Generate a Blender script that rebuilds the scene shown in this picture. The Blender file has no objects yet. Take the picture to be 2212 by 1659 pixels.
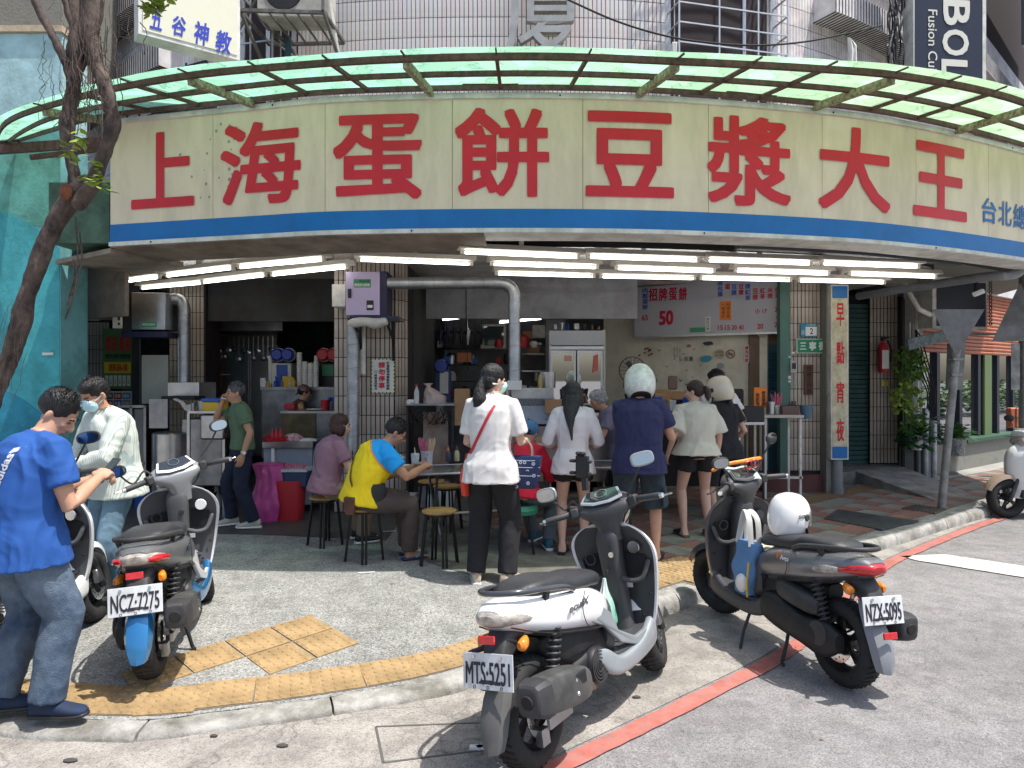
import bpy, bmesh, math, random
from mathutils import Vector, Matrix, noise
import numpy as np
random.seed(7)
SC = bpy.context.scene
COL = SC.collection
PI = math.pi
R = math.radians

# ---------------------------------------------------------------- camera, light, exposure
cam_d = bpy.data.cameras.new('camera'); cam = bpy.data.objects.new('camera', cam_d); COL.objects.link(cam)
cam.location = (0, 0, 1.74); cam.rotation_euler = (PI/2, 0, 0)
cam_d.sensor_width = 36; cam_d.lens = 36*1534/2212; cam_d.shift_y = -14.5/2212
cam_d.clip_start = 0.05; cam_d.clip_end = 2000
SC.camera = cam
SUN = Vector((0.34, -0.13, 0.93)).normalized()
elev = math.asin(SUN.z); azim = math.atan2(SUN.x, SUN.y)
w = bpy.data.worlds.new('World'); SC.world = w; w.use_nodes = True
nt = w.node_tree; sky = nt.nodes.new('ShaderNodeTexSky'); sky.sky_type = 'NISHITA'; sky.sun_disc = False
sky.sun_elevation = elev; sky.sun_rotation = azim; sky.air_density = 1.0; sky.dust_density = 3.0; sky.ozone_density = 1.0
bg = nt.nodes['Background']; bg.inputs[1].default_value = 0.15; nt.links.new(sky.outputs[0], bg.inputs[0])
sd = bpy.data.lights.new('sun', 'SUN'); sd.energy = 4.3; sd.angle = R(0.5); sd.color = (1.0, 0.96, 0.9)
sun = bpy.data.objects.new('sun', sd); COL.objects.link(sun); sun.location = (3, 0, 14)
sun.rotation_euler = SUN.to_track_quat('Z', 'Y').to_euler()
SC.view_settings.view_transform = 'Standard'; SC.view_settings.look = 'None'
SC.view_settings.exposure = 0.55; SC.view_settings.gamma = 1.0; SC.view_settings.use_curve_mapping = False
SC.cycles.max_bounces = 8; SC.cycles.use_denoising = True; SC.cycles.transparent_max_bounces = 10

# ---------------------------------------------------------------- measuring helpers (surveyed from the picture)
def W(u, v, Y):
    return Vector(((u-1106)/1534*Y, Y, 1.74-(v-815)/1534*Y))
def G(u, v, z=0.12):
    Y = 1534*(1.74-z)/(v-815); return Vector(((u-1106)/1534*Y, Y, z))

# ---------------------------------------------------------------- materials
_M = {}
def mat(name, c, rough=0.6, metal=0.0, var=0.0, vs=6.0, bump=0.0, bs=60.0, emit=None, es=0.0, trans=0.0, coat=0.0, c2=None, sx=(1, 1, 1), alpha=1.0, spec=0.5, dirt=0.0, ds=3.0, ior=1.45, detail=5):
    if name in _M: return _M[name]
    m = bpy.data.materials.new(name); m.use_nodes = True; n = m.node_tree; b = n.nodes['Principled BSDF']; _M[name] = m
    I = b.inputs; I['Base Color'].default_value = (*c, 1); I['Roughness'].default_value = rough; I['Metallic'].default_value = metal
    I['Specular IOR Level'].default_value = spec; I['Transmission Weight'].default_value = trans; I['Coat Weight'].default_value = coat; I['Alpha'].default_value = alpha; I['IOR'].default_value = ior
    if emit: I['Emission Color'].default_value = (*emit, 1); I['Emission Strength'].default_value = es
    if var or bump or dirt:
        tc = n.nodes.new('ShaderNodeTexCoord'); mp = n.nodes.new('ShaderNodeMapping'); mp.inputs['Scale'].default_value = sx
        n.links.new(tc.outputs['Object'], mp.inputs[0]); out = None
        if var:
            t = n.nodes.new('ShaderNodeTexNoise'); t.inputs['Scale'].default_value = vs; t.inputs['Detail'].default_value = detail; t.inputs['Roughness'].default_value = 0.65
            n.links.new(mp.outputs[0], t.inputs['Vector'])
            r = n.nodes.new('ShaderNodeValToRGB'); lo, hi = r.color_ramp.elements; lo.position = 0.35; hi.position = 0.65
            cc = c2 or tuple(max(0, x*(1-var)) for x in c); hi.color = (*[min(1, x*(1+var*0.4)) for x in c], 1) if not c2 else (*c, 1); lo.color = (*cc, 1)
            n.links.new(t.outputs[0], r.inputs[0]); out = r.outputs[0]
        if dirt:
            t2 = n.nodes.new('ShaderNodeTexNoise'); t2.inputs['Scale'].default_value = ds; t2.inputs['Detail'].default_value = 8; t2.inputs['Roughness'].default_value = 0.7
            n.links.new(mp.outputs[0], t2.inputs['Vector'])
            r2 = n.nodes.new('ShaderNodeValToRGB'); a, bb = r2.color_ramp.elements; a.position = 0.42; bb.position = 0.62; a.color = (1, 1, 1, 1); bb.color = (1-dirt, 1-dirt*1.02, 1-dirt*1.1, 1)
            n.links.new(t2.outputs[0], r2.inputs[0]); mx = n.nodes.new('ShaderNodeMix'); mx.data_type = 'RGBA'; mx.blend_type = 'MULTIPLY'; mx.inputs[0].default_value = 1
            if out: n.links.new(out, mx.inputs[6])
            else: mx.inputs[6].default_value = (*c, 1)
            n.links.new(r2.outputs[0], mx.inputs[7]); out = mx.outputs[2]
        if out: n.links.new(out, I['Base Color'])
        if bump:
            t3 = n.nodes.new('ShaderNodeTexNoise'); t3.inputs['Scale'].default_value = bs; t3.inputs['Detail'].default_value = 4
            n.links.new(mp.outputs[0], t3.inputs['Vector']); bp = n.nodes.new('ShaderNodeBump'); bp.inputs['Strength'].default_value = bump; bp.inputs['Distance'].default_value = 0.01
            n.links.new(t3.outputs[0], bp.inputs['Height']); n.links.new(bp.outputs[0], I['Normal'])
    return m
def speckle(name, cols, scale, rough=0.85, bump=0.4, big=0.25, bigs=1.2, crack=0.0):
    """crushed stone / asphalt / terrazzo: voronoi chips in a matrix, with large soft stains"""
    if name in _M: return _M[name]
    m = bpy.data.materials.new(name); m.use_nodes = True; n = m.node_tree; b = n.nodes['Principled BSDF']; _M[name] = m; L = n.links.new
    b.inputs['Roughness'].default_value = rough
    tc = n.nodes.new('ShaderNodeTexCoord'); v = n.nodes.new('ShaderNodeTexVoronoi'); v.inputs['Scale'].default_value = scale; L(tc.outputs['Object'], v.inputs['Vector'])
    sp = n.nodes.new('ShaderNodeSeparateColor'); L(v.outputs['Color'], sp.inputs[0])
    r = n.nodes.new('ShaderNodeValToRGB'); r.color_ramp.interpolation = 'CONSTANT'
    els = r.color_ramp.elements; k = len(cols); els[0].color = (*cols[0][1], 1); els[0].position = 0; els[1].position = cols[1][0]; els[1].color = (*cols[1][1], 1)
    for p, c in cols[2:]: e = els.new(p); e.color = (*c, 1)
    L(sp.outputs[0], r.inputs[0])
    ts = n.nodes.new('ShaderNodeTexNoise'); ts.inputs['Scale'].default_value = 5.5; ts.inputs['Detail'].default_value = 10; ts.inputs['Roughness'].default_value = 0.75; L(tc.outputs['Object'], ts.inputs['Vector'])
    rs_ = n.nodes.new('ShaderNodeValToRGB'); rs_.color_ramp.elements[0].position = 0.40; rs_.color_ramp.elements[1].position = 0.56; rs_.color_ramp.elements[0].color = (1-big*.75,)*3+(1,); rs_.color_ramp.elements[1].color = (1, 1, 1, 1); L(ts.outputs[0], rs_.inputs[0])
    t = n.nodes.new('ShaderNodeTexNoise'); t.inputs['Scale'].default_value = bigs; t.inputs['Detail'].default_value = 9; t.inputs['Roughness'].default_value = 0.65; L(tc.outputs['Object'], t.inputs['Vector'])
    r2 = n.nodes.new('ShaderNodeValToRGB'); r2.color_ramp.elements[0].position = 0.3; r2.color_ramp.elements[1].position = 0.7
    r2.color_ramp.elements[0].color = (1-big, 1-big, 1-big, 1); r2.color_ramp.elements[1].color = (1, 1, 1, 1); L(t.outputs[0], r2.inputs[0])
    mx = n.nodes.new('ShaderNodeMix'); mx.data_type = 'RGBA'; mx.blend_type = 'MULTIPLY'; mx.inputs[0].default_value = 1
    L(r.outputs[0], mx.inputs[6]); L(r2.outputs[0], mx.inputs[7])
    m9 = n.nodes.new('ShaderNodeMix'); m9.data_type = 'RGBA'; m9.blend_type = 'MULTIPLY'; m9.inputs[0].default_value = 1; L(mx.outputs[2], m9.inputs[6]); L(rs_.outputs[0], m9.inputs[7]); out = m9.outputs[2]
    if crack:
        tn = n.nodes.new('ShaderNodeTexNoise'); tn.inputs['Scale'].default_value = 3; L(tc.outputs['Object'], tn.inputs['Vector'])
        va = n.nodes.new('ShaderNodeVectorMath'); va.operation = 'ADD'; L(tc.outputs['Object'], va.inputs[0]); L(tn.outputs['Color'], va.inputs[1])
        v2 = n.nodes.new('ShaderNodeTexVoronoi'); v2.feature = 'DISTANCE_TO_EDGE'; v2.inputs['Scale'].default_value = 0.7; L(va.outputs[0], v2.inputs['Vector'])
        r3 = n.nodes.new('ShaderNodeValToRGB'); r3.color_ramp.elements[0].position = 0.0; r3.color_ramp.elements[1].position = 0.012
        r3.color_ramp.elements[0].color = (1-crack,)*3+(1,); r3.color_ramp.elements[1].color = (1, 1, 1, 1); L(v2.outputs['Distance'], r3.inputs[0])
        m2 = n.nodes.new('ShaderNodeMix'); m2.data_type = 'RGBA'; m2.blend_type = 'MULTIPLY'; m2.inputs[0].default_value = 1; L(out, m2.inputs[6]); L(r3.outputs[0], m2.inputs[7]); out = m2.outputs[2]
    L(out, b.inputs['Base Color'])
    bp = n.nodes.new('ShaderNodeBump'); bp.inputs['Strength'].default_value = bump; bp.inputs['Distance'].default_value = 0.006
    L(v.outputs['Distance'], bp.inputs['Height']); L(bp.outputs[0], b.inputs['Normal'])
    return m

# ---------------------------------------------------------------- mesh builder
def frame(d):
    d = Vector(d).normalized(); a = Vector((0, 0, 1)) if abs(d.z) < 0.9 else Vector((1, 0, 0))
    x = a.cross(d).normalized(); return x, d.cross(x).normalized(), d
def catmull(P, n):
    """P list of tuples; n samples per span"""
    P = [np.array(p, float) for p in P]; Q = [2*P[0]-P[1]]+P+[2*P[-1]-P[-2]]; out = []
    for i in range(len(P)-1):
        a, b, c, d = Q[i:i+4]
        for k in range(n):
            t = k/n; out.append(0.5*((2*b)+(c-a)*t+(2*a-5*b+4*c-d)*t*t+(3*b-a-3*c+d)*t**3))
    out.append(P[-1]); return out
class MB:
    def __init__(s): s.v = []; s.f = []; s.M = Matrix.Identity(4)
    def add(s, vs, fs):
        k = len(s.v); s.v += [s.M @ Vector(p) for p in vs]; s.f += [tuple(i+k for i in f) for f in fs]; return s
    def box(s, c, d, rz=0, M=None):
        x, y, z = d[0]/2, d[1]/2, d[2]/2; T = Matrix.Translation(c) @ Matrix.Rotation(rz, 4, 'Z')
        if M is not None: T = Matrix.Translation(c) @ M.to_4x4()
        vs = [T @ Vector((i*x, j*y, k*z)) for k in (-1, 1) for j in (-1, 1) for i in (-1, 1)]
        return s.add(vs, [(0, 2, 3, 1), (4, 5, 7, 6), (0, 1, 5, 4), (2, 6, 7, 3), (0, 4, 6, 2), (1, 3, 7, 5)])
    def bar(s, a, b, w, h=None):
        a = Vector(a); b = Vector(b); h = h or w; x, y, d = frame(b-a)
        vs = [p + x*i*w/2 + y*j*h/2 for p in (a, b) for i, j in ((-1, -1), (1, -1), (1, 1), (-1, 1))]
        return s.add(vs, [(3, 2, 1, 0), (4, 5, 6, 7)] + [(i, (i+1) % 4, 4+(i+1) % 4, 4+i) for i in range(4)])
    def rings(s, rs, cap=True, closed=False):
        n = len(rs[0]); vs = [p for r in rs for p in r]; fs = []
        m = len(rs)
        for i in range(m if closed else m-1):
            for j in range(n): fs.append((i*n+j, i*n+(j+1) % n, ((i+1) % m)*n+(j+1) % n, ((i+1) % m)*n+j))
        if cap and not closed: fs += [tuple(range(n))[::-1], tuple((m-1)*n+j for j in range(n))]
        return s.add(vs, fs)
    def tube(s, pts, r, n=8, cap=True, rnd=False, flat=None, up=None):
        """flat=(sx,sy) elliptic factors in the frame"""
        P = [Vector(p) for p in pts]; rr = list(r) if hasattr(r, '__len__') else [r]*len(P)
        if rnd:
            d0 = (P[0]-P[1]).normalized(); d1 = (P[-1]-P[-2]).normalized()
            P = [P[0]+d0*rr[0]*0.95, P[0]+d0*rr[0]*0.7]+P+[P[-1]+d1*rr[-1]*0.7, P[-1]+d1*rr[-1]*0.95]; rr = [rr[0]*0.25, rr[0]*0.7]+rr+[rr[-1]*0.7, rr[-1]*0.25]
        fx, fy = flat or (1, 1); rs = []
        x, y, d = frame(P[1]-P[0])
        if up is not None:
            y = (Vector(up)-d*d.dot(Vector(up))).normalized(); x = y.cross(d)
        for i, p in enumerate(P):
            nd = (P[min(i+1, len(P)-1)]-P[max(i-1, 0)]).normalized()
            x = (x-nd*x.dot(nd)).normalized(); y = nd.cross(x)
            rs.append([p+x*math.cos(2*PI*k/n)*rr[i]*fx+y*math.sin(2*PI*k/n)*rr[i]*fy for k in range(n)])
        return s.rings(rs, cap)
    def cyl(s, a, b, r, r2=None, n=16): return s.tube([a, b], [r, r if r2 is None else r2], n)
    def lathe(s, prof, c=(0, 0, 0), axis='Z', n=24, M=None):
        """prof: (radius, height) list"""
        rs = []
        Q = {'Z': Matrix.Identity(4), 'Y': Matrix.Rotation(-PI/2, 4, 'X'), 'X': Matrix.Rotation(PI/2, 4, 'Y')}[axis]
        if M is not None: Q = M.to_4x4()
        for r, h in prof: rs.append([Vector(c)+(Q @ Vector((r*math.cos(2*PI*k/n), r*math.sin(2*PI*k/n), h))) for k in range(n)])
        return s.rings(rs, closed=prof[0][0] > .004 and prof[-1][0] > .004 and len(prof) > 2)
    def ell(s, c, r, M=None, n=14, m=9):
        rs = []; M = M or Matrix.Identity(3)
        for i in range(m+1):
            t = PI*(i+0.02*(1 if i == 0 else -1 if i == m else 0)*5)/m; z = -math.cos(t); q = math.sin(t)
            rs.append([Vector(c)+M @ Vector((r[0]*q*math.cos(2*PI*k/n), r[1]*q*math.sin(2*PI*k/n), r[2]*z)) for k in range(n)])
        return s.rings(rs)
    def prism(s, poly, a, b, f=None):
        """poly 2D; f(x,y,t)->3D with t in (a,b)"""
        f = f or (lambda x, y, t: (x, y, t)); n = len(poly)
        return s.add([f(x, y, a) for x, y in poly]+[f(x, y, b) for x, y in poly], [tuple(range(n))[::-1], tuple(range(n, 2*n))]+[(i, (i+1) % n, n+(i+1) % n, n+i) for i in range(n)])
    def quad(s, *p): return s.add(list(p), [tuple(range(len(p)))])
    def grid(s, f, nu, nv):
        return s.add([f(i/nu, j/nv) for j in range(nv+1) for i in range(nu+1)], [(j*(nu+1)+i, j*(nu+1)+i+1, (j+1)*(nu+1)+i+1, (j+1)*(nu+1)+i) for j in range(nv) for i in range(nu)])
    def hull(s, st, n=20, m=5, pw=2.6, axis='x'):
        """smooth closed hull; st: (a, cb, cc, rb, rc[,pw]) a along axis, b/c the other two (x->y,z ; z->x,y ; y->x,z)"""
        st = [tuple(q)+((pw,) if len(q) < 6 else ()) for q in st]; S = catmull(st, m); rs = []
        for a, cb, cc, rb, rc, e in S:
            ring = []
            for k in range(n):
                t = 2*PI*k/n; ct, sn = math.cos(t), math.sin(t)
                b = cb+max(rb, .002)*math.copysign(abs(ct)**(2/e), ct); c = cc+max(rc, .002)*math.copysign(abs(sn)**(2/e), sn)
                ring.append({'x': (a, b, c), 'z': (b, c, a), 'y': (b, a, c)}[axis])
            rs.append(ring)
        return s.rings(rs)
    def me(s, name, inv=None, smooth=35):
        me = bpy.data.meshes.new(name); vs = s.v if inv is None else [inv @ p for p in s.v]
        me.from_pydata([tuple(p) for p in vs], [], s.f); me.validate(clean_customdata=False)
        bm = bmesh.new(); bm.from_mesh(me); bmesh.ops.recalc_face_normals(bm, faces=bm.faces); bm.to_mesh(me); bm.free()
        if smooth:
            me.polygons.foreach_set('use_smooth', [True]*len(me.polygons)); me.set_sharp_from_angle(angle=R(smooth))
        return me
    def build(s, name, m, parent=None, local=False, smooth=35, bevel=0, kind=None, subsurf=0, label=None, cat=None, group=None):
        inv = None
        if parent is not None and not local: inv = wm(parent).inverted()
        o = bpy.data.objects.new(name, s.me(name, inv, smooth)); COL.objects.link(o)
        for q in (m if isinstance(m, (list, tuple)) else [m]): o.data.materials.append(q)
        if parent is not None: o.parent = parent; WM[o] = wm(parent)
        if bevel:
            b = o.modifiers.new('b', 'BEVEL'); b.width = bevel; b.segments = 2; b.limit_method = 'ANGLE'; b.angle_limit = R(40)
        if subsurf:
            q = o.modifiers.new('s', 'SUBSURF'); q.levels = q.render_levels = subsurf
        if kind: o['kind'] = kind
        if label: o['label'] = label
        if cat: o['category'] = cat
        if group: o['group'] = group
        return o
WM = {}
def wm(o): return WM.get(o, Matrix.Identity(4))
def thing(name, label, cat, loc=(0, 0, 0), rz=0, group=None, rot=None, scale=1):
    o = bpy.data.objects.new(name, None); COL.objects.link(o); o.empty_display_size = 0.1
    o.location = loc; o.rotation_euler = rot or (0, 0, rz); o.scale = (scale,)*3
    from mathutils import Euler
    WM[o] = Matrix.Translation(loc) @ Euler(rot or (0, 0, rz)).to_matrix().to_4x4() @ Matrix.Scale(scale, 4)
    o['label'] = label; o['category'] = cat
    if group: o['group'] = group
    return o
def dup(root, loc, rz=0, label=None, rot=None):
    from mathutils import Euler
    r = root.copy(); COL.objects.link(r); r.location = loc; r.rotation_euler = rot or (0, 0, rz); WM[r] = Matrix.Translation(loc) @ Euler(rot or (0, 0, rz)).to_matrix().to_4x4()
    if label: r['label'] = label
    for ch in root.children:
        c = ch.copy(); COL.objects.link(c); c.parent = r
        for g in ch.children:
            d = g.copy(); COL.objects.link(d); d.parent = c
    return r
def Pl(o, yaw=0, tilt=0, roll=0):
    """plane matrix: local x right, y up, z out towards a viewer standing at -Y (yaw turns it about Z)"""
    x = Vector((math.cos(yaw), math.sin(yaw), 0)); n = Vector((math.sin(yaw), -math.cos(yaw), 0)); y = Vector((0, 0, 1))
    M = Matrix((x, y, n)).transposed().to_4x4(); return Matrix.Translation(o) @ M @ Matrix.Rotation(tilt, 4, 'X') @ Matrix.Rotation(roll, 4, 'Z')
_T = {}
def text_geo(s, bold=0.0, res=3, shear=0):
    k = (s, bold, res, shear)
    if k not in _T:
        c = bpy.data.curves.new('t', 'FONT'); c.body = s; c.resolution_u = res; c.shear = shear
        o = bpy.data.objects.new('t', c); COL.objects.link(o); dg = bpy.context.evaluated_depsgraph_get(); dg.update(); e = o.evaluated_get(dg); m = e.to_mesh()
        vs = [v.co.copy() for v in m.vertices]; fs = [tuple(p.vertices) for p in m.polygons]; e.to_mesh_clear()
        bpy.data.objects.remove(o); bpy.data.curves.remove(c); _T[k] = (vs, fs)
    return _T[k]
def text(s, m, parent, M, box, bold=0.0, name='lettering', vertical=False, map3=None, cut=0, shear=0, fitw=True, out=0.003, local=False, res=3, warp=None):
    """lettering fitted in box (x0,y0,x1,y1) of plane M; vertical: one glyph below another"""
    mb = MB(); x0, y0, x1, y1 = box
    chars = list(s) if vertical else [s]; n = len(chars); allv = []
    for i, ch in enumerate(chars):
        if ch == ' ': continue
        vs, fs = text_geo(ch, bold, res, shear)
        if not vs: continue
        if vertical:
            h = (y1-y0)/n; bx = (x0, y1-(i+1)*h+h*0.06, x1, y1-i*h-h*0.06)
        else: bx = box
        a0 = min(v.x for v in vs); a1 = max(v.x for v in vs); b0 = min(v.y for v in vs); b1 = max(v.y for v in vs)
        if vertical and ord(ch) < 128 or ch in '一二三小': # keep thin glyphs in their em box
            b0, b1 = -0.1, 0.85; a0, a1 = min(a0, 0.02), max(a1, 0.98 if ord(ch) > 255 else a1)
        sx = (bx[2]-bx[0])/max(a1-a0, 1e-4); sy = (bx[3]-bx[1])/max(b1-b0, 1e-4)
        if not fitw: sx = min(sx, sy*1.05)
        vs2 = [((v.x-a0)*sx+bx[0], (v.y-b0)*sy+bx[1]) for v in vs]
        sh = [(0, 0)]
        if bold:
            em = min(sx, sy)*bold; sh = [(0, 0), (em, em), (-em, em), (em, -em), (-em, -em), (em*1.1, 0), (-em*1.1, 0), (0, em*1.1), (0, -em*1.1)]
            # keep the stroke tips inside the box
            cx, cy = (bx[0]+bx[2])/2, (bx[1]+bx[3])/2; kx = 1-2*em/max(bx[2]-bx[0], 1e-4); ky = 1-2*em/max(bx[3]-bx[1], 1e-4); vs2 = [(cx+(x-cx)*kx, cy+(y-cy)*ky) for x, y in vs2]
        if cut:
            bm = bmesh.new(); q = [bm.verts.new((x, y, 0)) for x, y in vs2]
            for f in fs:
                try: bm.faces.new([q[j] for j in f])
                except ValueError: pass
            bmesh.ops.triangulate(bm, faces=bm.faces[:]); x = bx[0]
            while x < bx[2]:
                bmesh.ops.bisect_plane(bm, geom=bm.verts[:]+bm.edges[:]+bm.faces[:], plane_co=(x, 0, 0), plane_no=(1, 0, 0)); x += cut
            bm.verts.index_update(); vs2 = [(v.co.x, v.co.y) for v in bm.verts]; fs = [tuple(v.index for v in f.verts) for f in bm.faces]; bm.free()
        if warp: vs2 = [warp(*p) for p in vs2]
        for si, (ex, ey) in enumerate(sh):
            dz = .00022*si; mb.add([map3(x+ex, y+ey, dz) if map3 else M @ Vector((x+ex, y+ey, out+dz)) for x, y in vs2], fs)
    return mb.build(name, m, parent, local=local, smooth=0)
def onp(M, u, v):
    """picture point -> local (x, y) on plane M"""
    o = Vector((0, 0, 1.74)); d = Vector(((u-1106)/1534, 1, -(v-815)/1534)); I = M.inverted(); a = I @ o; b = I.to_3x3() @ d; k = -a.z/b.z; p = a+b*k; return p.x, p.y
def bx(M, u0, v0, u1, v1):
    a = onp(M, u0, v1); b = onp(M, u1, v0); return (min(a[0], b[0]), min(a[1], b[1]), max(a[0], b[0]), max(a[1], b[1]))
def panel(M, box, m, parent, name='panel', th=.01, out=0.0, **k):
    x0, y0, x1, y1 = box; mb = MB(); mb.M = M; mb.box(((x0+x1)/2, (y0+y1)/2, out-th/2), (x1-x0, y1-y0, th)); return mb.build(name, m, parent, smooth=0, **k)
def tag(o, label, cat, group=None):
    o['label'] = label; o['category'] = cat
    if group: o['group'] = group
    return o
def struct(o): o['kind'] = 'structure'; return o
def origin(o, p):
    """move a top-level mesh's origin to p"""
    p = Vector(p); o.data.transform(Matrix.Translation(-p)); o.location = p; WM[o] = Matrix.Translation(p); return o
class Curve:
    def __init__(s, P, n=16):
        s.p = [Vector(q) for q in [tuple(x) for x in catmull(P, n)]]; s.s = [0]
        for a, b in zip(s.p, s.p[1:]): s.s.append(s.s[-1]+(b-a).length)
        s.L = s.s[-1]
    def at(s, t, off=0.0):
        """point at arc length t, offset off to the side away from the camera (+)"""
        t = min(max(t, 0), s.L-1e-6); i = int(np.searchsorted(s.s, t, side='right'))-1; i = min(i, len(s.p)-2)
        k = (t-s.s[i])/(s.s[i+1]-s.s[i]); p = s.p[i].lerp(s.p[i+1], k)
        d0 = (s.p[min(i+1, len(s.p)-1)]-s.p[max(i-1, 0)]).normalized(); d1 = (s.p[min(i+2, len(s.p)-1)]-s.p[i]).normalized(); d = d0.lerp(d1, k).normalized()
        nn = Vector((-d.y, d.x)); return p+nn*off, d, nn
    def near(s, x, y=None):
        """arc length where the curve crosses the view ray direction x/y"""
        best = min(range(len(s.p)), key=lambda i: abs(s.p[i].x/s.p[i].y-x)); 
        i = min(best, len(s.p)-2); i0 = max(0, i-1)
        for j in range(i0, min(i+2, len(s.p)-1)):
            a, b = s.p[j], s.p[j+1]; fa = a.x/a.y-x; fb = b.x/b.y-x
            if fa*fb <= 0: return s.s[j]+(s.s[j+1]-s.s[j])*(fa/(fa-fb) if fa != fb else 0)
        return s.s[best]
# ================================================================ GROUND
M_asph = speckle('asphalt', [(0, (.235, .225, .225)), (.3, (.285, .272, .272)), (.6, (.195, .19, .19)), (.8, (.34, .33, .325)), (.94, (.13, .13, .13))], 170, .9, .25, .32, .8, .22)
M_conc = speckle('gutter_concrete', [(0, (.36, .335, .30)), (.35, (.42, .39, .35)), (.7, (.31, .29, .265)), (.92, (.22, .2, .19))], 150, .9, .2, .38, 1.6, .35)
M_pebble = speckle('washed_pebble', [(0, (.28, .285, .265)), (.3, (.36, .36, .34)), (.55, (.20, .205, .19)), (.74, (.45, .45, .425)), (.88, (.13, .135, .12)), (.95, (.31, .26, .24))], 120, .85, .3, .34, .7)
M_kerb = mat('kerb_concrete', (.36, .35, .325), .92, var=.35, vs=9, bump=.5, bs=90, dirt=.5, ds=3.2)
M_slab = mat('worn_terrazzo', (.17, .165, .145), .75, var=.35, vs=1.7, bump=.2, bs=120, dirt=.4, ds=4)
M_yel = mat('yellow_tactile_tile', (.42, .29, .14), .85, var=.35, vs=14, bump=.3, bs=140, dirt=.35, ds=4, c2=(.31, .205, .10))
M_rtile = mat('red_paving_tile', (.25, .13, .105), .8, var=.3, vs=9, bump=.2, bs=160, dirt=.3, ds=3)
M_gtile = mat('grey_paving_tile', (.23, .235, .20), .8, var=.25, vs=9, bump=.2, bs=160, dirt=.3, ds=3)
M_otile = mat('ochre_paving_tile', (.33, .19, .08), .8, var=.3, vs=9, bump=.3, bs=120, dirt=.3, ds=3)
M_btile = mat('brown_tactile_tile', (.22, .15, .08), .8, var=.3, vs=9, bump=.3, bs=120, dirt=.3, ds=3)
M_joint = mat('joint_mortar', (.16, .15, .135), .95, var=.3, vs=20)
M_redp = mat('red_road_paint', (.50, .13, .10), .8, var=.35, vs=16, bump=.3, bs=200, dirt=.3, ds=5, c2=(.34, .17, .15), detail=12)
M_whip = mat('white_road_paint', (.66, .64, .58), .8, var=.25, vs=30, bump=.3, bs=200, dirt=.35, ds=9)
M_steel_pl = mat('dark_cover_plate', (.06, .07, .075), .55, .3, var=.4, vs=9, bump=.4, bs=60)
M_leaf_dry = mat('dry_leaf', (.22, .12, .05), .8)

KB = Curve([(-8.2, 40), (-8, 22), (-7.6, 12), (-7.0, 8.6), (-5.9, 6.0), (-4.4, 4.35), (-3.4, 3.66), (-2.45, 3.42), (-1.81, 3.37), (-1.47, 3.46), (-.95, 3.62), (-.24, 3.93), (.35, 4.42), (.95, 5.0), (1.6, 5.58), (2.5, 6.2), (3.43, 6.9), (4.03, 7.37), (5.34, 8.39), (6.87, 9.53), (12, 13.6), (40, 36)], 10)
def t_at(x, c=None):
    c = c or KB; i = min(range(len(c.p)), key=lambda i: abs(c.p[i].x-x)+(9 if c.p[i].y > 12 and x < 8 else 0)); return c.s[i]
def sm(x): x = min(max(x, 0), 1); return x*x*(3-2*x)
_kp = np.array([tuple(p) for p in KB.p])
def edge_z(x): return .04+.08*sm((x+.9)/1.9)
def zs(x, y):
    d = float(np.min(np.hypot(_kp[:, 0]-x, _kp[:, 1]-y))); e = edge_z(x); return e+(.12-e)*sm(d/1.6)
# road sheet out to the horizon
mb = MB(); mb.box((0, 20, -.25), (600, 600, .5)); road = struct(mb.build('road', M_asph, smooth=0))
# concrete apron between kerb and asphalt
RL = Curve([(-9, -6), (-5, -1.5), (-2.2, 1.05), (-.7, 2.42), (.25, 3.2), (1.0, 3.83), (1.72, 4.47), (2.55, 5.45), (3.42, 6.52), (4.5, 7.5), (5.71, 8.5), (7.2, 9.6), (12.3, 13.5), (40, 35.6)], 10)
mb = MB(); n = 90
def apr(i, j):
    t = t_at(-8, KB)*0+KB.L*i; a = KB.at(t, .06)[0]; b = RL.at(RL.L*min(1, max(0, (i-.28)/.72))**1.0, .05)[0]
    return None
rows = []
ts = [t_at(-4.4)+(t_at(6.87)-t_at(-4.4))*i/n for i in range(n+1)]
r0 = RL.near(-.9); 
for i, t in enumerate(ts):
    a = KB.at(t, .05)[0]; rr = Vector((a.x, a.y))
    j = min(range(len(RL.p)), key=lambda q: (RL.p[q]-rr).length); b = RL.p[j]
    rows.append((a, b))
# monotone red-line parameter
par = [min(range(len(RL.p)), key=lambda q: (RL.p[q]-a).length) for a, b in rows]
par = np.maximum.accumulate(np.array(par)); tt = np.interp(np.arange(n+1), np.arange(n+1), [RL.s[q] for q in par]); ker = np.ones(9)/9; tt = np.convolve(np.pad(tt, 4, 'edge'), ker, 'valid')
vs = []
for (a, _), t in zip(rows, tt):
    b = RL.at(t, .08)[0]; vs += [(a.x, a.y, .004), (b.x, b.y, .004)]
mb.add(vs, [(2*i, 2*i+1, 2*i+3, 2*i+2) for i in range(n)])
a0 = rows[0][0]; b0 = RL.at(tt[0], .08)[0]
mb.add([(a0.x, a0.y, .004), (b0.x, b0.y, .004), (-12, -8, .004), (-14, 2, .004), (-9, 9, .004), (-6, 6.2, .004)], [(0, 1, 2, 3, 4, 5)])
struct(mb.build('concrete_gutter', M_conc, smooth=0))
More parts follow.
